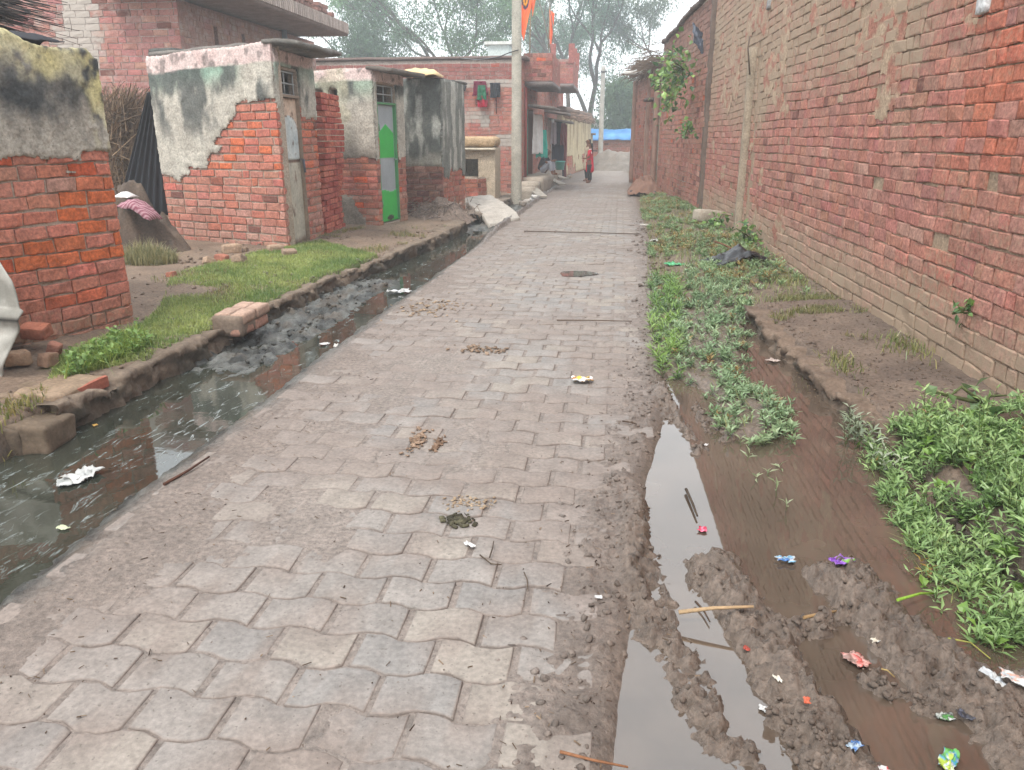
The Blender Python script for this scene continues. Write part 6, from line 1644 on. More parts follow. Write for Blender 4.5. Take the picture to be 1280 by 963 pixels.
t = thing('concrete_house', (-3, 72, 0), 'distant pale concrete house seen between the tree trunks above the tarp', 'house')
mb = MB(); hx0, hz0 = AT(737, 172, 70); hx1, hz1 = AT(752, 153, 70)
box(mb, (hx0 - .5, 70, -.2), (hx1 + 1.8, 75, hz1), S(188, 184, 178, .8)); mb.build('wall', M['concrete'], t)
mb = MB(); rbox(mb, ((hx0 + hx1) / 2 + .6, 72.3, hz1 + .12), (hx1 - hx0 + 3.0, 5.6, .2), (0, 0, 0), .02, (2, 2, 1), 0, 1, 1, S(160, 158, 154, .8)); mb.build('roof', M['concrete'], t)
for k in range(2):
    mb = MB(); box(mb, (hx0 + .35 + k * 1.0, 69.95, hz0 + .25), (hx0 + .9 + k * 1.0, 70.02, hz0 + .85), S(84, 84, 84, .8)); mb.build('window', M['paint'], t)
t = thing('concrete_house', (-6, 40, 0), 'small pale greenish rooftop room behind the brick parapet, left of the pole', 'house')
mb = MB(); a = AT(610, 72, 40); b = AT(636, 56, 40); box(mb, (a[0], 40, -.1), (b[0], 43, b[1]), S(196, 206, 202, .85)); mb.build('wall', M['plaster'], t)
mb = MB(); box(mb, (a[0] - .15, 39.85, b[1] + .003), (b[0] + .15, 43.15, b[1] + .14), S(206, 206, 200, .85)); mb.build('roof', M['concrete'], t)
#PART7
# ================================================================== TREES
def tree(base, trunks, label, seed, crown_r, clumps, leaf_n, leaf_L, cols, levels=4, spread=0.6, group=None, droop=0.0, zmin=0.0, name='tree', extra=()):
    R = np.random.default_rng(seed)
    t = thing(name, base, label, 'tree', group)
    tm = MB(); tips = []
    def grow(p, d, L, r, lev):
        n = 6; pts = [p]; dd = d / np.linalg.norm(d)
        for i in range(n):
            dd = dd + R.normal(0, 0.13, 3) + np.array([0, 0, 0.04]); dd /= np.linalg.norm(dd)
            pts.append(pts[-1] + dd * L / n)
        tube(tm, pts, np.linspace(r, r * 0.62, n + 1), 7 if lev < 2 else 5, S(112, 100, 90, .6) * R.uniform(.85, 1.1), 0)
        if lev >= 2: tips.extend(pts[2:])
        if lev >= levels: 
            tips.append(pts[-1]); return
        k = 2 if lev == 0 else R.integers(2, 4)
        for j in range(k):
            ax = R.normal(0, 1, 3); ax[2] *= 0.4
            nd = dd + ax / np.linalg.norm(ax) * spread * R.uniform(.7, 1.3); nd[2] = max(nd[2], -0.15)
            at = pts[-1] if j < 2 else pts[R.integers(3, n)]
            grow(np.array(at), nd, L * R.uniform(.62, .85), r * 0.6, lev + 1)
    for (b, d, L, r) in trunks: grow(np.array(b, float), np.array(d, float), L, r, 0)
    tm.build('trunk', M['bark'], t)
    tips = np.array(tips); tips = tips[tips[:, 2] > zmin]
    if len(extra): tips = np.concatenate([tips, np.array(extra, float)])
    pick = tips[R.integers(0, len(tips), clumps)] + R.normal(0, 0.25, (clumps, 3)) * crown_r
    cs = R.uniform(.5, 1.2, clumps) * crown_r
    P = (pick[:, None, :] + R.normal(0, 1, (clumps, leaf_n, 3)) * cs[:, None, None] * np.array([1, 1, .75])).reshape(-1, 3)
    D = R.normal(0, 1, P.shape); D[:, 2] -= 0.4 + droop
    tone = np.repeat(R.uniform(0, 1, clumps), leaf_n) * .7 + .3 * R.uniform(0, 1, len(P))
    cm = MB(); leaves(cm, P, D, leaf_L * R.uniform(.6, 1.3, len(P)), leaf_L * .42, cmix(cols[0], cols[1], tone))
    cm.build('crown', M['tree_leaf'], t)
    return t
TC = (S(62, 98, 66, .8), S(124, 160, 112, .85))
bx = lambda px, py, Y: np.array([*AT(px, py, Y)])
tree((-11.2, 47, 0), [((-11.0, 47, 0), (-.05, 0, 1), 4.6, .22), ((-9.0, 48, 0), (.12, 0, 1), 4.4, .18), ((-12.6, 47.5, 0), (-.2, 0, 1), 4.8, .18)], 'big spreading tree with dark forked limbs behind the brick parapet, left of the pole', 21, 0.50, 470, 76, .19, TC, 4, .62, zmin=5.2, extra=[tuple(np.array([AT(px, py, 47.5)[0], 47.5, AT(px, py, 47.5)[1]]) + rng.normal(0, .55, 3)) for (px, py) in ((470, 55), (500, 60), (525, 25), (560, 15), (600, 28), (618, 58), (435, 5), (480, -15), (540, -25), (600, -25), (505, 35), (580, 45), (450, 30), (560, 50), (625, 15)) for q in range(46)])
tree((-14.0, 44, 0), [((-14.0, 44, 0), (0, 0, 1), 2.6, .22)], 'dense dark low tree just above the parapet at the foot of the big spreading tree', 25, 0.5, 190, 80, .19, (S(44, 66, 48, .75), S(84, 116, 80, .8)), 3, .7, zmin=2.6, extra=[(-14 + 1.2 * math.cos(a) * r, 44 + math.sin(a) * r, 4.6 + 1.0 * h) for a in np.linspace(0, 6.2, 9) for r in (.6, 1.2) for h in (-.8, 0, .7)])
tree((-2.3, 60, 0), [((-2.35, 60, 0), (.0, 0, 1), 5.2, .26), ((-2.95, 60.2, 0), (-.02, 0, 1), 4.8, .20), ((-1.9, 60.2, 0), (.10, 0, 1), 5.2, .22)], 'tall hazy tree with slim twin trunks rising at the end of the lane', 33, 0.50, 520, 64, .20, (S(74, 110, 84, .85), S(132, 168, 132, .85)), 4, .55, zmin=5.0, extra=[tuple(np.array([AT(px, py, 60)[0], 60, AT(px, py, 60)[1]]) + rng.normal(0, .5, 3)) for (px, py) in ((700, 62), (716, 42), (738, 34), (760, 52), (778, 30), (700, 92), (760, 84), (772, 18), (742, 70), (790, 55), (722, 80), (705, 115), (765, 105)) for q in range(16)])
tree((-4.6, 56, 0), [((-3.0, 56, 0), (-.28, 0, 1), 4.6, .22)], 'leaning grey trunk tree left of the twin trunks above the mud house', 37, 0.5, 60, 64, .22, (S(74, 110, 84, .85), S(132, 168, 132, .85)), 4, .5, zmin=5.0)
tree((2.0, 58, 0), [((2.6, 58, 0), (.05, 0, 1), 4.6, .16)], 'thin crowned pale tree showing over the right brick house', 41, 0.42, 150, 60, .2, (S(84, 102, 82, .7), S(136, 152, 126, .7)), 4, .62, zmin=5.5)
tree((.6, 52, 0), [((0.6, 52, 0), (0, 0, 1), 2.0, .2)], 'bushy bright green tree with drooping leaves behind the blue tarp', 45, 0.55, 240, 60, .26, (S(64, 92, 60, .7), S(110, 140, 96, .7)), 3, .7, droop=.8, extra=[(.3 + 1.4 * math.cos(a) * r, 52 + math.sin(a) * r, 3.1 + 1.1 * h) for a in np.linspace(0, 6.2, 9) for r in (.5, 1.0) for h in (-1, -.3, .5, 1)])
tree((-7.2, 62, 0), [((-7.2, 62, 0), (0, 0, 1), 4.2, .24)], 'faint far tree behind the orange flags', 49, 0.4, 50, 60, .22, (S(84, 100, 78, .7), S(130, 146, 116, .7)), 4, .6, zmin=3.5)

# ================================================================== plants on and by the walls
def leafy(name, c, spread, n, L, W, cols, label, seed, cat='plant', stems=6, droop=.5, outward=(0, 0, 0), squash=(1, 1, 1)):
    R = np.random.default_rng(seed); t = thing(name, c, label, cat)
    P = np.asarray(c) + R.normal(0, 1, (n, 3)) * spread * np.asarray(squash) * .5 + np.asarray(outward) * R.uniform(0, 1, (n, 1))
    D = R.normal(0, 1, (n, 3)) + np.asarray(outward) * 1.2; D[:, 2] -= droop * .6
    mb = MB(); leaves(mb, P, D, L * R.uniform(.6, 1.25, n), W * R.uniform(.7, 1.2, n), cmix(cols[0], cols[1], R.uniform(0, 1, n) ** 1.3), 0, .15, .12); mb.build('foliage', M['leaf'], t)
    mb = MB()
    for k in range(stems):
        e = P[R.integers(0, n)]; m = (np.asarray(c) + e) / 2 + R.normal(0, .05, 3); tube(mb, [np.asarray(c) - np.asarray(outward) * .3, m, e], [.012, .009, .004], 5, S(104, 112, 72, .7))
    mb.build('stem', M['bark'], t)
    return t
LG = (S(66, 104, 56, .8), S(150, 188, 100, .8))
x, z = AT(846, 92, 17.9); leafy('wall_plant', (x + .08, 17.9, z), .62, 360, .14, .11, (S(58, 98, 54, .8), S(164, 200, 104, .8)), 'large leafed green plant sprouting high on the right wall by the brick pier', 3, outward=(-.25, -.1, -.25), squash=(.5, .9, 1.1))
x, z = AT(830, 95, 18.6); leafy('wall_plant', (x + .05, 18.6, z), .32, 40, .17, .13, LG, 'lighter small sprig left of the large leafed wall plant', 4, outward=(-.2, 0, 0), squash=(.5, 1, .7))
x, z = AT(862, 158, 16.9); leafy('wall_plant', (x + .03, 16.9, z), .24, 40, .13, .10, LG, 'small green sprout low on the brick pier below the large leafed plant', 5, outward=(-.12, 0, 0), squash=(.6, 1, 1))
def wa(px, py, off=0.03):
    d = ray(px, py); ex, ey = A1[0] - A0[0], A1[1] - A0[1]; det = d[0] * (-ey) + ex * d[1]; tt = (A0[0] * (-ey) + ex * A0[1]) / det
    return np.array([d[0] * tt - off, d[1] * tt, H + d[2] * tt])
p = wa(1216, 386); leafy('wall_fern', tuple(p), .07, 26, .06, .035, LG, 'tiny fern like plant growing from a joint low in the near right wall', 6, stems=3, outward=(-.04, -.02, -.01))
p = wa(1213, 14, .02); 
for i, (px, py, s) in enumerate([(897, 285, .16), (932, 302, .2), (956, 308, .16)]):
    x, y = G(px, py, .1); leafy('weed_plant', (x, y, gh(x, y) + .12), s * 1.4, 60, .11, .08, LG, ['broad leafed weed just left of the post foot', 'broad leafed weed right at the foot of the concrete post', 'broad leafed weed against the wall right of the post foot'][i], 10 + i, squash=(1, 1, .7))
x, y = G(1228, 520, .12); leafy('vine', (x, y, gh(x, y) + .07), .22, 34, .075, .07, (S(104, 140, 84, .75), S(168, 190, 140, .75)), 'round leafed vine at the wall foot above the dense right weeds', 20, cat='plant', squash=(1, 1.2, .4), droop=-.2)

# ------------------------------------------------------------------ ground weeds and grass (uncountable)
def sample(poly, n, R, nz=None):
    pa = np.array(poly); lo, hi = pa.min(0), pa.max(0); out = np.zeros((0, 2))
    while len(out) < n:
        q = R.uniform(lo, hi, (n * 3, 2)); q = q[inpoly(q[:, 0], q[:, 1], poly)]
        if nz is not None: q = q[nz(q[:, 0], q[:, 1]) > R.uniform(0, 1, len(q))]
        out = np.concatenate([out, q])
    return out[:n]
def weeds(mb, pts, K, Mn, h, L, W, cols, R, lean=.6, stemcol=S(96, 112, 64, .7), zoff=0.0, zabs=None):
    n = len(pts); z = ghv(pts[:, 0], pts[:, 1]) if zabs is None else np.full(n, zabs)
    base = np.column_stack([pts, z + zoff])
    base = np.repeat(base, K, 0); hs = h * R.uniform(.4, 1.25, len(base))
    an = R.uniform(0, 6.283, len(base)); ln = np.abs(R.normal(0, lean, len(base)))
    d = np.column_stack([np.cos(an) * ln, np.sin(an) * ln, np.ones(len(base))]); d /= np.linalg.norm(d, axis=1, keepdims=True)
    top = base + d * hs[:, None]
    sticks(mb, base, top, .0022, stemcol, 0, .6)
    tone0 = np.clip(fbm(base[:, 0] * 2.5, base[:, 1] * 2.5, 91, 3) * 1.5 - .25 + R.normal(0, .15, len(base)), 0, 1)
    for m in range(Mn):
        f = (m + 1) / Mn; P = base + d * hs[:, None] * f; a = an + m * 1.57 + R.normal(0, .4, len(base))
        for sg in (0, math.pi):
            a2 = a + sg; up = .25 + .5 * f; D = np.column_stack([np.cos(a2), np.sin(a2), up + R.normal(0, .3, len(base))]) + d * .3
            sc = (.55 + .5 * np.sin(f * 2.6)) * R.uniform(.7, 1.2, len(base))
            leaves(mb, P, D, L * sc, W * sc, cmix(cols[0], cols[1], np.clip(tone0 * .6 + .35 * f + R.normal(0, .1, len(base)), 0, 1)), 0, .22, .18)
R_ = np.random.default_rng(77)
WC = (S(84, 122, 62, .82), S(168, 198, 130, .85))
mb = MB()
FG = [G(1085, 528, .1), G(1096, 575, .06), G(1128, 650, .04), G(1160, 730, .0), G(1205, 785, 0), G(1290, 825, .0), (1.9, 2.1), (2.22, 2.3), (2.25, 4.1), G(1180, 530, .1)]
weeds(mb, sample(FG, 560, R_), 5, 4, .10, .055, .012, WC, R_)
weeds(mb, sample(FG, 120, R_), 2, 2, .07, .06, .04, (S(84, 130, 52, .75), S(150, 186, 90, .75)), R_)
weeds(mb, sample(FG, 18, R_), 2, 3, .10, .05, .02, (S(150, 110, 60, .75), S(176, 150, 80, .75)), R_)
weeds(mb, sample([G(1060, 520), G(1100, 560), G(1120, 640), G(1080, 600), G(1050, 545)], 9, R_), 3, 3, .13, .06, .014, (S(120, 140, 104, .75), S(186, 194, 168, .8)), R_, 1.2, zabs=-.02)
p = sample(FG, 500, R_); blades(mb, np.column_stack([p, ghv(p[:, 0], p[:, 1])]), .12 * R_.uniform(.4, 1.5, 500), .006, .8, cmix(S(110, 140, 76, .8), S(184, 184, 120, .8), R_.uniform(0, 1, 500)))
weeds(mb, sample(FG, 90, R_), 3, 5, .17, .05, .014, (S(96, 134, 70, .82), S(176, 202, 132, .85)), R_, .4)
stuff(mb.build('weeds', M['leaf']))
mb = MB()
weeds(mb, sample(WEED_ISLE, 420, R_, lambda x, y: sstep(.3, .5, fbm(x * 3, y * 3, 98, 3))), 4, 3, .06, .05, .013, (S(92, 126, 80, .82), S(172, 196, 152, .85)), R_, .8)
weeds(mb, sample([G(880, 490), G(905, 555), G(990, 550), G(1005, 505), G(940, 480)], 50, R_), 2, 3, .05, .055, .017, (S(92, 124, 74, .82), S(172, 192, 148, .85)), R_, 1.1, zabs=-.03)
weeds(mb, sample([G(810, 350), G(815, 470), G(850, 470), G(850, 350)], 60, R_), 3, 3, .11, .09, .012, (S(96, 140, 64, .8), S(156, 188, 100, .82)), R_)
weeds(mb, sample([G(925, 545), G(1000, 545), G(985, 640), G(930, 600)], 7, R_), 1, 2, .05, .06, .012, (S(120, 140, 96, .75), S(180, 190, 150, .8)), R_, 1.4, zabs=-.034)
p = sample(WEED_ISLE, 500, R_); blades(mb, np.column_stack([p, ghv(p[:, 0], p[:, 1])]), .07 * R_.uniform(.4, 1.5, 500), .006, .8, cmix(S(120, 138, 84, .8), S(180, 176, 124, .8), R_.uniform(0, 1, 500)))
weeds(mb, sample(WEED_ISLE, 40, R_), 2, 2, .05, .05, .02, (S(150, 118, 70, .8), S(180, 156, 100, .8)), R_, 1.0)
stuff(mb.build('weeds', M['leaf']))
mb = MB()
FAR = [G(808, 352), G(935, 395), (1.9, 7.2), (1.95, 10.5), (1.75, 14), (1.5, 18.5), G(800, 236), G(800, 262), G(812, 300)]
dens = lambda x, y: sstep(.42, .58, fbm(x * 1.6, y * .9, 93, 3)) * (1 - .6 * sstep(.9, 1.5, x) * sstep(9, 7.5, y))
weeds(mb, sample(FAR, 900, R_, dens), 3, 3, .06, .055, .018, (S(92, 124, 76, .82), S(168, 192, 140, .85)), R_, .8)
weeds(mb, sample(FAR, 200, R_, dens), 3, 3, .08, .07, .016, (S(140, 116, 66, .75), S(176, 156, 96, .78)), R_, .7)
p = sample(FAR, 5000, R_); blades(mb, np.column_stack([p, ghv(p[:, 0], p[:, 1])]), .09 * R_.uniform(.4, 1.3, 5000), .006, .8, cmix(S(112, 138, 76, .8), S(176, 176, 120, .8), R_.uniform(0, 1, 5000)))
p = sample([(1.25, 6.2), (2.1, 5.4), (2.15, 7.5), (1.3, 7.4)], 1500, R_, lambda x, y: sstep(.5, .62, fbm(x * 3, y * 3, 94, 3))); blades(mb, np.column_stack([p, ghv(p[:, 0], p[:, 1])]), .05 * R_.uniform(.4, 1.3, 1500), .006, .9, cmix(S(110, 120, 66, .75), S(168, 160, 110, .75), R_.uniform(0, 1, 1500)))
for (px, py, nn_, rr) in ((1130, 440, 200, .16), (1047, 455, 160, .13), (1000, 462, 160, .1), (1060, 490, 60, .1), (985, 350, 300, .25), (1090, 372, 150, .15)):
    cx_, cy0 = G(px, py, .1); p = np.column_stack([R_.normal(cx_, rr * .5, nn_), R_.normal(cy0, rr, nn_)]); blades(mb, np.column_stack([p, ghv(p[:, 0], p[:, 1])]), .07 * R_.uniform(.4, 1.3, nn_), .007, .9, cmix(S(104, 122, 62, .75), S(172, 164, 110, .75), R_.uniform(0, 1, nn_)))
stuff(mb.build('grass', M['leaf']))
mb = MB()
gd = lambda x, y: (x < interp(y, XKL) - .07) * sstep(.18, .42, fbm(x * 1.5, y * 1.5, 95, 3) + .10 * sstep(-4.0, -3.1, x))
p = sample(LV, 52000, R_, gd); blades(mb, np.column_stack([p, ghv(p[:, 0], p[:, 1]) - .004]), .045 * R_.uniform(.4, 1.3, len(p)), .005, .7, cmix(S(100, 134, 64, .85), S(180, 188, 112, .85), np.clip(1.6 * fbm(p[:, 0] * 2.2, p[:, 1] * 2.2, 96, 4) - .35 + R_.normal(0, .22, len(p)), 0, 1)))
p = sample([(-4.6, 7), (-3.05, 6), (-2.7, 13), (-4.0, 13)], 2500, R_, lambda x, y: sstep(.55, .68, fbm(x * 2.2, y * 2.2, 97, 3))); blades(mb, np.column_stack([p, ghv(p[:, 0], p[:, 1]) - .004]), .06 * R_.uniform(.4, 1.3, len(p)), .006, .8, cmix(S(104, 122, 58, .75), S(176, 160, 108, .75), R_.uniform(0, 1, len(p))))
p = sample([G(90, 450, .12), G(175, 412, .12), G(190, 435, .1), G(80, 480, .1)], 1800, R_); blades(mb, np.column_stack([p, ghv(p[:, 0], p[:, 1])]), .12 * R_.uniform(.4, 1.2, len(p)), .007, .8, cmix(S(96, 132, 50, .78), S(170, 186, 96, .78), R_.uniform(0, 1, len(p))))
weeds(mb, sample([G(90, 450, .12), G(175, 412, .12), G(190, 435, .1), G(80, 480, .1)], 60, R_), 2, 3, .10, .05, .03, (S(90, 132, 56, .75), S(150, 180, 100, .75)), R_)
p = sample([G(0, 520, .05), G(60, 500, .05), G(60, 560, 0), G(0, 560, 0)], 260, R_); blades(mb, np.column_stack([p, ghv(p[:, 0], p[:, 1])]), .08 * R_.uniform(.4, 1.2, len(p)), .007, .8, cmix(S(104, 122, 58, .75), S(176, 160, 98, .75), R_.uniform(0, 1, len(p))))
stuff(mb.build('grass', M['leaf']))
# straw, chips and grit scattered about
mb = MB(); n = 4200
p = np.column_stack([R_.uniform(-1.9, .35, n), .9 + 11 * R_.uniform(0, 1, n) ** 1.6]); keep = R_.uniform(0, 1, n) < .13 + .8 * sstep(-.25, .2, p[:, 0] - interp(p[:, 1], XR) + .25) + .5 * sstep(-1.3, -1.8, p[:, 0]); keep &= ghv(p[:, 0], p[:, 1]) > -.03; p = np.concatenate([p[keep], np.column_stack([R_.uniform(1.2, 2.1, 1500), R_.uniform(3.6, 9, 1500)]), np.column_stack([R_.uniform(-4.6, -2.9, 1800), R_.uniform(4.5, 13, 1800)])]); n = len(p)
a = np.column_stack([p, np.maximum(ghv(p[:, 0], p[:, 1]), road_h(p[:, 0], p[:, 1])) + .003]); an = R_.uniform(0, 6.28, n); L_ = .004 + .026 * R_.uniform(0, 1, n) ** 2.5
sticks(mb, a, a + np.column_stack([np.cos(an) * L_, np.sin(an) * L_, R_.uniform(0, .004, n)]), R_.uniform(.001, .0028, n), cmix(S(64, 50, 42, .8), S(140, 120, 100, .8), R_.uniform(0, 1, n) ** 1.5), 0, .8)
stuff(mb.build('debris', M['straw']))

# ================================================================== LITTER
def top(x, y):
    return max(gh(x, y), float(road_h(np.array([x]), np.array([y]))[0]) + .002 if -1.95 < x < .3 else -1, (WZ_R if x > 0 else WZ_L) if (x > .1 and y < 7.2) or x < -1.95 else -1)
def wrapper(px, py, size, cols, label, seed, z=0.0, cat='wrapper', lift=.012, rot=0.0, name='wrapper', m='plastic', crump=.5):
    x, y = G(px, py, z); R = np.random.default_rng(seed); zz = top(x, y) + lift
    def fn(u, v):
        h = crump * (np.abs(fbm(u * 2.2 + seed, v * 2.2, seed, 3) - .5) * 2.2 + .5 * np.abs(fbm(u * 5, v * 5 + seed, seed + 1, 2) - .5))
        return (u + 1.1 * (fbm(u * 1.6, v * 1.6, seed + 2, 3) - .5), v + 1.3 * (fbm(u * 1.6 + 9, v * 1.6, seed + 3, 3) - .5), h)
    def col(u, v):
        q = fbm(u * 1.6 + seed * 1.7, v * 1.6, seed + 5, 2); idx = np.clip(((q - .28) / .44 * len(cols)).astype(int), 0, len(cols) - 1)
        return np.array(cols)[idx]
    k_ = .80 if x > -.05 and y < 4 else 1.0
    o = draped(name, (x, y, zz), (size[0] / 2 * k_, size[1] / 2 * k_, max(size) * .35), (18, 14), fn, col, M[m], label, cat, rotz=rot, thick=.0012)
    return o
W_ = S(226, 226, 224, .9)
LIT = [
 (981, 703, (.085, .05), [S(56, 120, 190), W_, S(120, 180, 214)], 'blue and white wrapper floating in the brown puddle', -.035),
 (1050, 708, (.10, .06), [S(132, 72, 190), S(180, 120, 214), S(120, 180, 70)], 'purple and green wrapper at the tip of the middle mud ridge', -.0),
 (878, 662, (.05, .04), [S(214, 40, 84), S(230, 120, 150)], 'crimson pink scrap lying at the sky reflection in the puddle', -.03),
 (1073, 806, (.09, .06), [S(196, 90, 84), S(212, 160, 150), S(150, 120, 112)], 'faded pink torn wrapper pressed into the mud ridge', .03),
 (935, 819, (.035, .025), [S(206, 74, 48), S(170, 60, 44)], 'little orange red scrap in the narrow puddle', -.03),
 (1107, 949, (.055, .045), [S(206, 38, 52), W_, W_], 'red and white packet at the bottom edge of the photo', .05),
 (1192, 927, (.10, .05), [S(176, 200, 70), W_, S(60, 150, 190), S(90, 170, 80)], 'yellow green and blue packet stuck in the mud at bottom right', .04),
 (1246, 830, (.10, .06), [W_, S(206, 212, 216)], 'white plastic scrap beside the weeds at the right edge', .06),
 (1272, 840, (.09, .05), [W_, S(226, 170, 150), S(190, 196, 200)], 'white and peach torn bag cut by the right edge', .06),
 (1184, 878, (.06, .035), [S(80, 150, 76), S(60, 70, 64), S(190, 196, 190)], 'dark green torn wrapper in the mud between two ridges', .02),
 (1066, 944, (.05, .03), [S(170, 190, 206), S(70, 120, 180)], 'pale blue scrap beside the red and white packet', .0),
 (1006, 896, (.03, .02), [S(214, 96, 60)], 'tiny orange scrap in the wet mud left of centre ridge', .0),
 (972, 843, (.04, .02), [S(230, 222, 206)], 'cream paper scrap on the left flank of the mud ridge', .03),
 (955, 887, (.035, .03), [W_], 'small white scrap in the narrow puddle near the bottom', -.03),
 (1097, 789, (.045, .025), [S(226, 216, 196), W_], 'pale folded paper scrap above the faded pink wrapper', .02),
 (883, 551, (.035, .02), [W_], 'small white chip at the head of the sky reflecting puddle', .0),
 (1210, 878, (.05, .035), [S(48, 56, 76), S(30, 34, 44)], 'dark blue crushed bit in the mud near the bottom right', .03),
 (587, 683, (.05, .022), [W_, S(240, 240, 240)], 'white torn paper slip on the pavers below the dark dung', .0),
 (748, 748, (.03, .02), [W_], 'small white chip where the pavers meet the mud edge', .0),
 (968, 433, (.06, .07), [S(206, 190, 180), S(186, 166, 156)], 'pinkish grey paper scrap on the lip of the right kerb', .08),
 (105, 597, (.17, .12), [S(226, 226, 222, .9), S(198, 200, 198)], 'crumpled white plastic bag floating in the drain at left', -.085),
 (80, 606, (.10, .06), [S(206, 208, 204), S(180, 184, 182)], 'flat white plastic scrap trailing from the crumpled bag in the drain', -.085),
 (80, 662, (.05, .03), [S(206, 214, 176)], 'small yellowish white bit in the near drain water', -.085),
 (500, 367, (.26, .12), [W_, S(210, 214, 218)], 'white paper sheet in the drain beside the green door reflection', -.085),
 (405, 432, (.07, .06), [W_, S(200, 196, 190)], 'white bit on the wet drain edge midway along', -.085),
 (420, 430, (.09, .03), [S(220, 214, 206)], 'thin pale strip just right of the white bit on the drain edge', -.05),
 (119, 533, (.03, .025), [S(206, 160, 80)], 'ochre leaf scrap on the drain water under the kerb', -.085),
 (843, 326, (.19, .14), [S(60, 176, 112), S(90, 200, 140)], 'bright green plastic bag among the weeds', .08),
 (806, 262, (.2, .1), [W_, S(190, 196, 200)], 'white scrap at the lane edge by the far weeds', .03),
 (818, 300, (.22, .1), [S(210, 204, 196), W_], 'off white scrap beside dark debris at the right lane edge', .03),
 (808, 281, (.3, .1), [S(206, 200, 190), S(170, 160, 150)], 'long pale scrap across the lane edge before the far weeds', .03),
]
for i, (px, py, sz, cols, lb, z) in enumerate(LIT):
    wrapper(px, py, sz, [np.asarray(c) * .72 + S(120, 104, 92) * .12 for c in cols], lb, 200 + i * 7, z, rot=0.7 * i, name='scrap' if len(cols) == 1 else 'wrapper', cat='litter', lift=.006 if max(sz) < .07 else .010)
wrapper(727, 478, (.13, .09), [S(214, 190, 84, .9), S(226, 206, 120, .9), S(170, 112, 66, .9), W_], 'folded yellow and brown paper lying on the pavers', 501, 0, 'paper', .012, .4, 'paper', 'cloth', .8)
def clods(px, py, rx, ry, n, smin, smax, c0, c1, name, label, cat, seed, z=0.0, flat=.6, m='stone'):
    R = np.random.default_rng(seed); x0, y0 = G(px, py, z); mb = MB()
    for k in range(n):
        x, y = R.normal(x0, rx), R.normal(y0, ry); s = R.uniform(smin, smax)
        rbox(mb, (x, y, top(x, y) + s * .25), (s * 1.5, s * 1.1, s * flat), (R.normal(0, .3), R.normal(0, .3), R.uniform(0, 6)), s * .25, (3, 3, 2), s * .22, 40, seed + k, lerp(c0, c1, R.uniform()), 0, True, colvar=.2)
    zc = top(x0, y0); o = mb.build(name, M[m], loc=(x0, y0, zc)); return tag(o, label, cat) if name == 'dung' else stuff(o)
clods(573, 652, .028, .020, 80, .006, .022, S(52, 48, 40, .8), S(96, 92, 72, .8), 'dung', 'dark greenish clump of dung and straw on the pavers', 'dung', 61)
clods(586, 630, .06, .03, 90, .003, .011, S(150, 128, 104, .8), S(176, 156, 132, .8), 'mud_patch', 'tan crumbly patch just beyond the dark dung', 'mud', 62, flat=.3)
clods(605, 438, .09, .05, 70, .006, .026, S(120, 98, 80, .75), S(160, 138, 118, .75), 'mud_clod', 'brown mud clods on the pavers farthest up the lane, left of the yellow paper', 'mud', 63, flat=.4)
clods(520, 553, .025, .10, 80, .005, .020, S(124, 100, 82, .75), S(160, 136, 116, .75), 'mud_clod', 'longer brown mud track lying left on the pavers midway', 'mud', 64, flat=.45)
clods(547, 556, .012, .06, 50, .005, .018, S(110, 86, 68, .75), S(150, 124, 104, .75), 'mud_clod', 'narrow brown mud track just right of the longer one', 'mud', 65, flat=.45)
clods(540, 385, .18, .22, 150, .005, .024, S(150, 128, 106, .75), S(176, 154, 130, .75), 'mud_patch', 'spread of straw brown mud near the left edge of the pavers', 'mud', 66, flat=.3)
TW = [([(612, 700), (617, 680)], .004, 'thin dark twig pointing up the lane beside the white paper slip', S(84, 70, 58, .8)), ([(600, 697), (614, 708), (627, 709)], .004, 'bent twig hooked below the thin dark twig', S(90, 76, 62, .8)), ([(655, 718), (660, 742)], .003, 'short fine twig right of the bent one on the pavers', S(96, 80, 64, .8)),
 ([(848, 770), (890, 772), (940, 776)], .010, 'pale cane stick bridging the narrow puddle', S(190, 160, 124, .85)), ([(700, 944), (740, 955), (785, 963)], .006, 'reddish brown reed lying at the bottom edge', S(150, 104, 74, .85)), ([(205, 607), (235, 592), (262, 575)], .010, 'dark reddish stick at the right bank of the drain', S(96, 66, 54, .85)),
 ([(1005, 770), (1035, 762), (1050, 757)], .008, 'tan straw stalk on the mud between two puddles', S(176, 142, 100, .85)), ([(1120, 762), (1150, 745), (1172, 735)], .007, 'bright green leaf stalk sticking out from the right weeds', S(150, 190, 70, .85)), ([(1060, 700), (1066, 690)], .004, 'grey twig stub above the purple wrapper', S(130, 112, 92, .8)),
 ([(1185, 800), (1215, 795), (1240, 815)], .004, 'yellowish bent grass stalk before the right weeds', S(176, 176, 92, .85)), ([(1098, 830), (1120, 838)], .004, 'straw pieces in the mud at right', S(180, 156, 104, .85)), ([(870, 745), (888, 770)], .006, 'dark stick end on the left mud bank', S(90, 72, 58, .8)), ([(858, 607), (866, 625), (872, 640)], .010, 'dark wet stick afloat in the sky reflection', S(86, 74, 62, .8)), ([(696, 403), (790, 405)], .008, 'long thin dark stick lying across the pavers up the lane', S(112, 92, 78, .8)), ([(655, 291), (800, 294)], .014, 'thin dark pole lying across the whole lane far up', S(110, 94, 82, .8)), ([(778, 530), (796, 535)], .006, 'short dark stick at the right edge of the pavers', S(84, 66, 54, .8))]
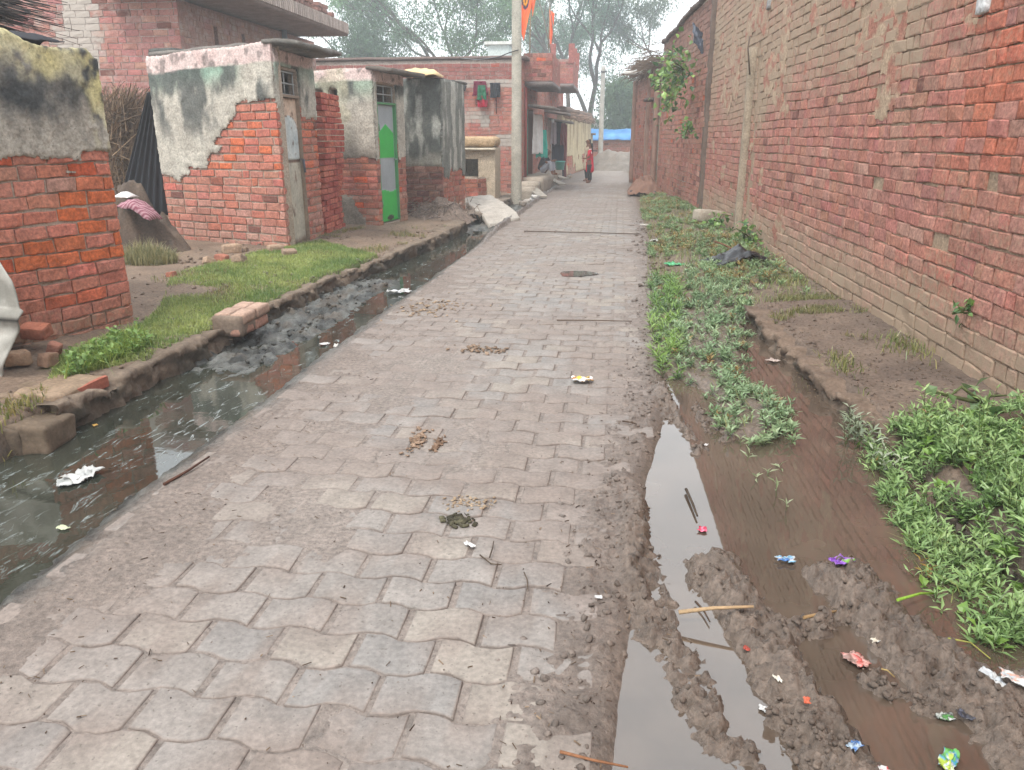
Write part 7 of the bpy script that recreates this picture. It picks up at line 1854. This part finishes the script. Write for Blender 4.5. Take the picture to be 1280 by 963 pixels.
for pts, r, lb, c in TW:
    w = [];
    for (px, py) in pts:
        x, y = G(px, py, 0.0); w.append((x, y, top(x, y) + r + .006))
    if len(w) == 2: w.insert(1, tuple((np.array(w[0]) + np.array(w[1])) / 2 + np.array([.004, .004, .006])))
    if r > .0055: w[1] = (w[1][0], w[1][1], (w[0][2] + w[2][2]) / 2 + .002)
    mb = MB(); tube(mb, w, np.linspace(r * .75, r * .45, len(w)), 6, c * .8, 0); tag(mb.build('stick' if r > .005 else 'twig', M['wood'], loc=w[0]), lb, 'stick' if r > .005 else 'twig')
x, y = G(918, 328, .1)
draped('black_plastic', (x, y, gh(x, y) + .03), (.34, .22, .20), (24, 20), lambda u, v: (u, v, np.maximum(0, .9 - np.abs(u - .2) * .9) * (1 - .5 * v * v) + .5 * (fbm(u * 4, v * 4, 33, 3) - .5)), S(34, 34, 38, .8), M['plastic'], 'torn black plastic sheet humped in the grass by the right wall', 'plastic sheet', rotz=.5)
mb = MB(); tube(mb, [(*G(893, 309, .15), .22), (*G(905, 311, .15), .2), (x + .1, y + .05, .18)], .012, 5, S(120, 84, 64, .8)); tag(mb.build('stick', M['wood'], loc=(x, y, .2)), 'reddish stick poking from the black plastic', 'stick')
x, y = G(885, 277, .1)
mb = MB(); rbox(mb, (x, y, gh(x, y) + .10), (.5, .3, .22), (0, .1, .3), .04, (6, 5, 4), .03, 6, 5, S(176, 164, 148, .8), 0, True, colvar=.2); tag(mb.build('stone_block', M['stone'], loc=(x, y, .1)), 'pale grey stone block at the foot of the right wall beyond the post', 'stone')
x, y = G(1272, 540, .12)
mb = MB(); tube(mb, [(x - .12, y - .05, gh(x, y) + .06), (x + .1, y, gh(x, y) + .09), (x + .3, y + .1, gh(x, y) + .1)], [.04, .045, .04], 8, S(84, 68, 56, .8)); tag(mb.build('log', M['wood'], loc=(x, y, .1)), 'short dark log end in the weeds at the right edge', 'log')
x, y = G(800, 242, .0); y = 21.6; x = .72
t = thing('covered_heap', (x, y, 0), 'brown cloth covered heap at the foot of the far right brick house', 'heap')
o = mound('cover', (x, y, .14), .46, .45, .36, 55, S(128, 98, 86, .72), S(152, 120, 104, .72), 40, .5).build('cover', M['cloth'], t)
mb = MB()
for k in range(4): rbox(mb, (x - .30 + .17 * k, y - .22 - .04 * (k % 2), .08), (.19, .2, .16), (0, 0, k), .03, (4, 4, 4), .02, 8, k, S(70, 66, 66, .8), 0, True)
mb.build('stone', M['stone'], t)
x, z = AT(873, 48, 16.4)
draped('black_plastic', (x, 16.45, z), (.16, .30, .34), (14, 18), lambda u, v: (.6 * u + .3 * (fbm(v * 3, u * 3, 5, 2) - .5), v, .6 * v + .5 * (fbm(u * 2, v * 3, 6, 3) - .5) - .3 * u), S(62, 70, 84, .8), M['plastic'], 'black plastic rag caught on the brick pier above the wall plant', 'plastic sheet')
for i, (px, py) in enumerate(((964, 6), (1236, 4))):
    q = wa(px, py, .02); mb = MB(); rbox(mb, tuple(q), (.06, .16 - .04 * i, .12), (0, 0, .035), .01, (2, 3, 3), .006, 9, i, [S(150, 148, 146, .8), S(214, 214, 214, .85)][i]); tag(mb.build('wall_peg', M['concrete'], loc=tuple(q)), ['grey stub sticking from the top of the right wall left of the washed mortar', 'pale patch of cement stuck on the upper right wall'][i], 'stub')

# ------------------------------------------------------------------ haze
hz = bpy.data.materials.new('haze'); hz.use_nodes = True
hn = hz.node_tree.nodes; hl = hz.node_tree.links; hn.clear()
ho = hn.new('ShaderNodeOutputMaterial'); hv = hn.new('ShaderNodeVolumePrincipled')
hv.inputs['Color'].default_value = (0.90, 0.965, 1.0, 1); hv.inputs['Density'].default_value = 0.0045; hv.inputs['Anisotropy'].default_value = 0.2
hl.new(hv.outputs[0], ho.inputs['Volume'])
mb = MB(); box(mb, (-92, -62, -1.6), (92, 142, 22)); stuff(mb.build('haze', hz))
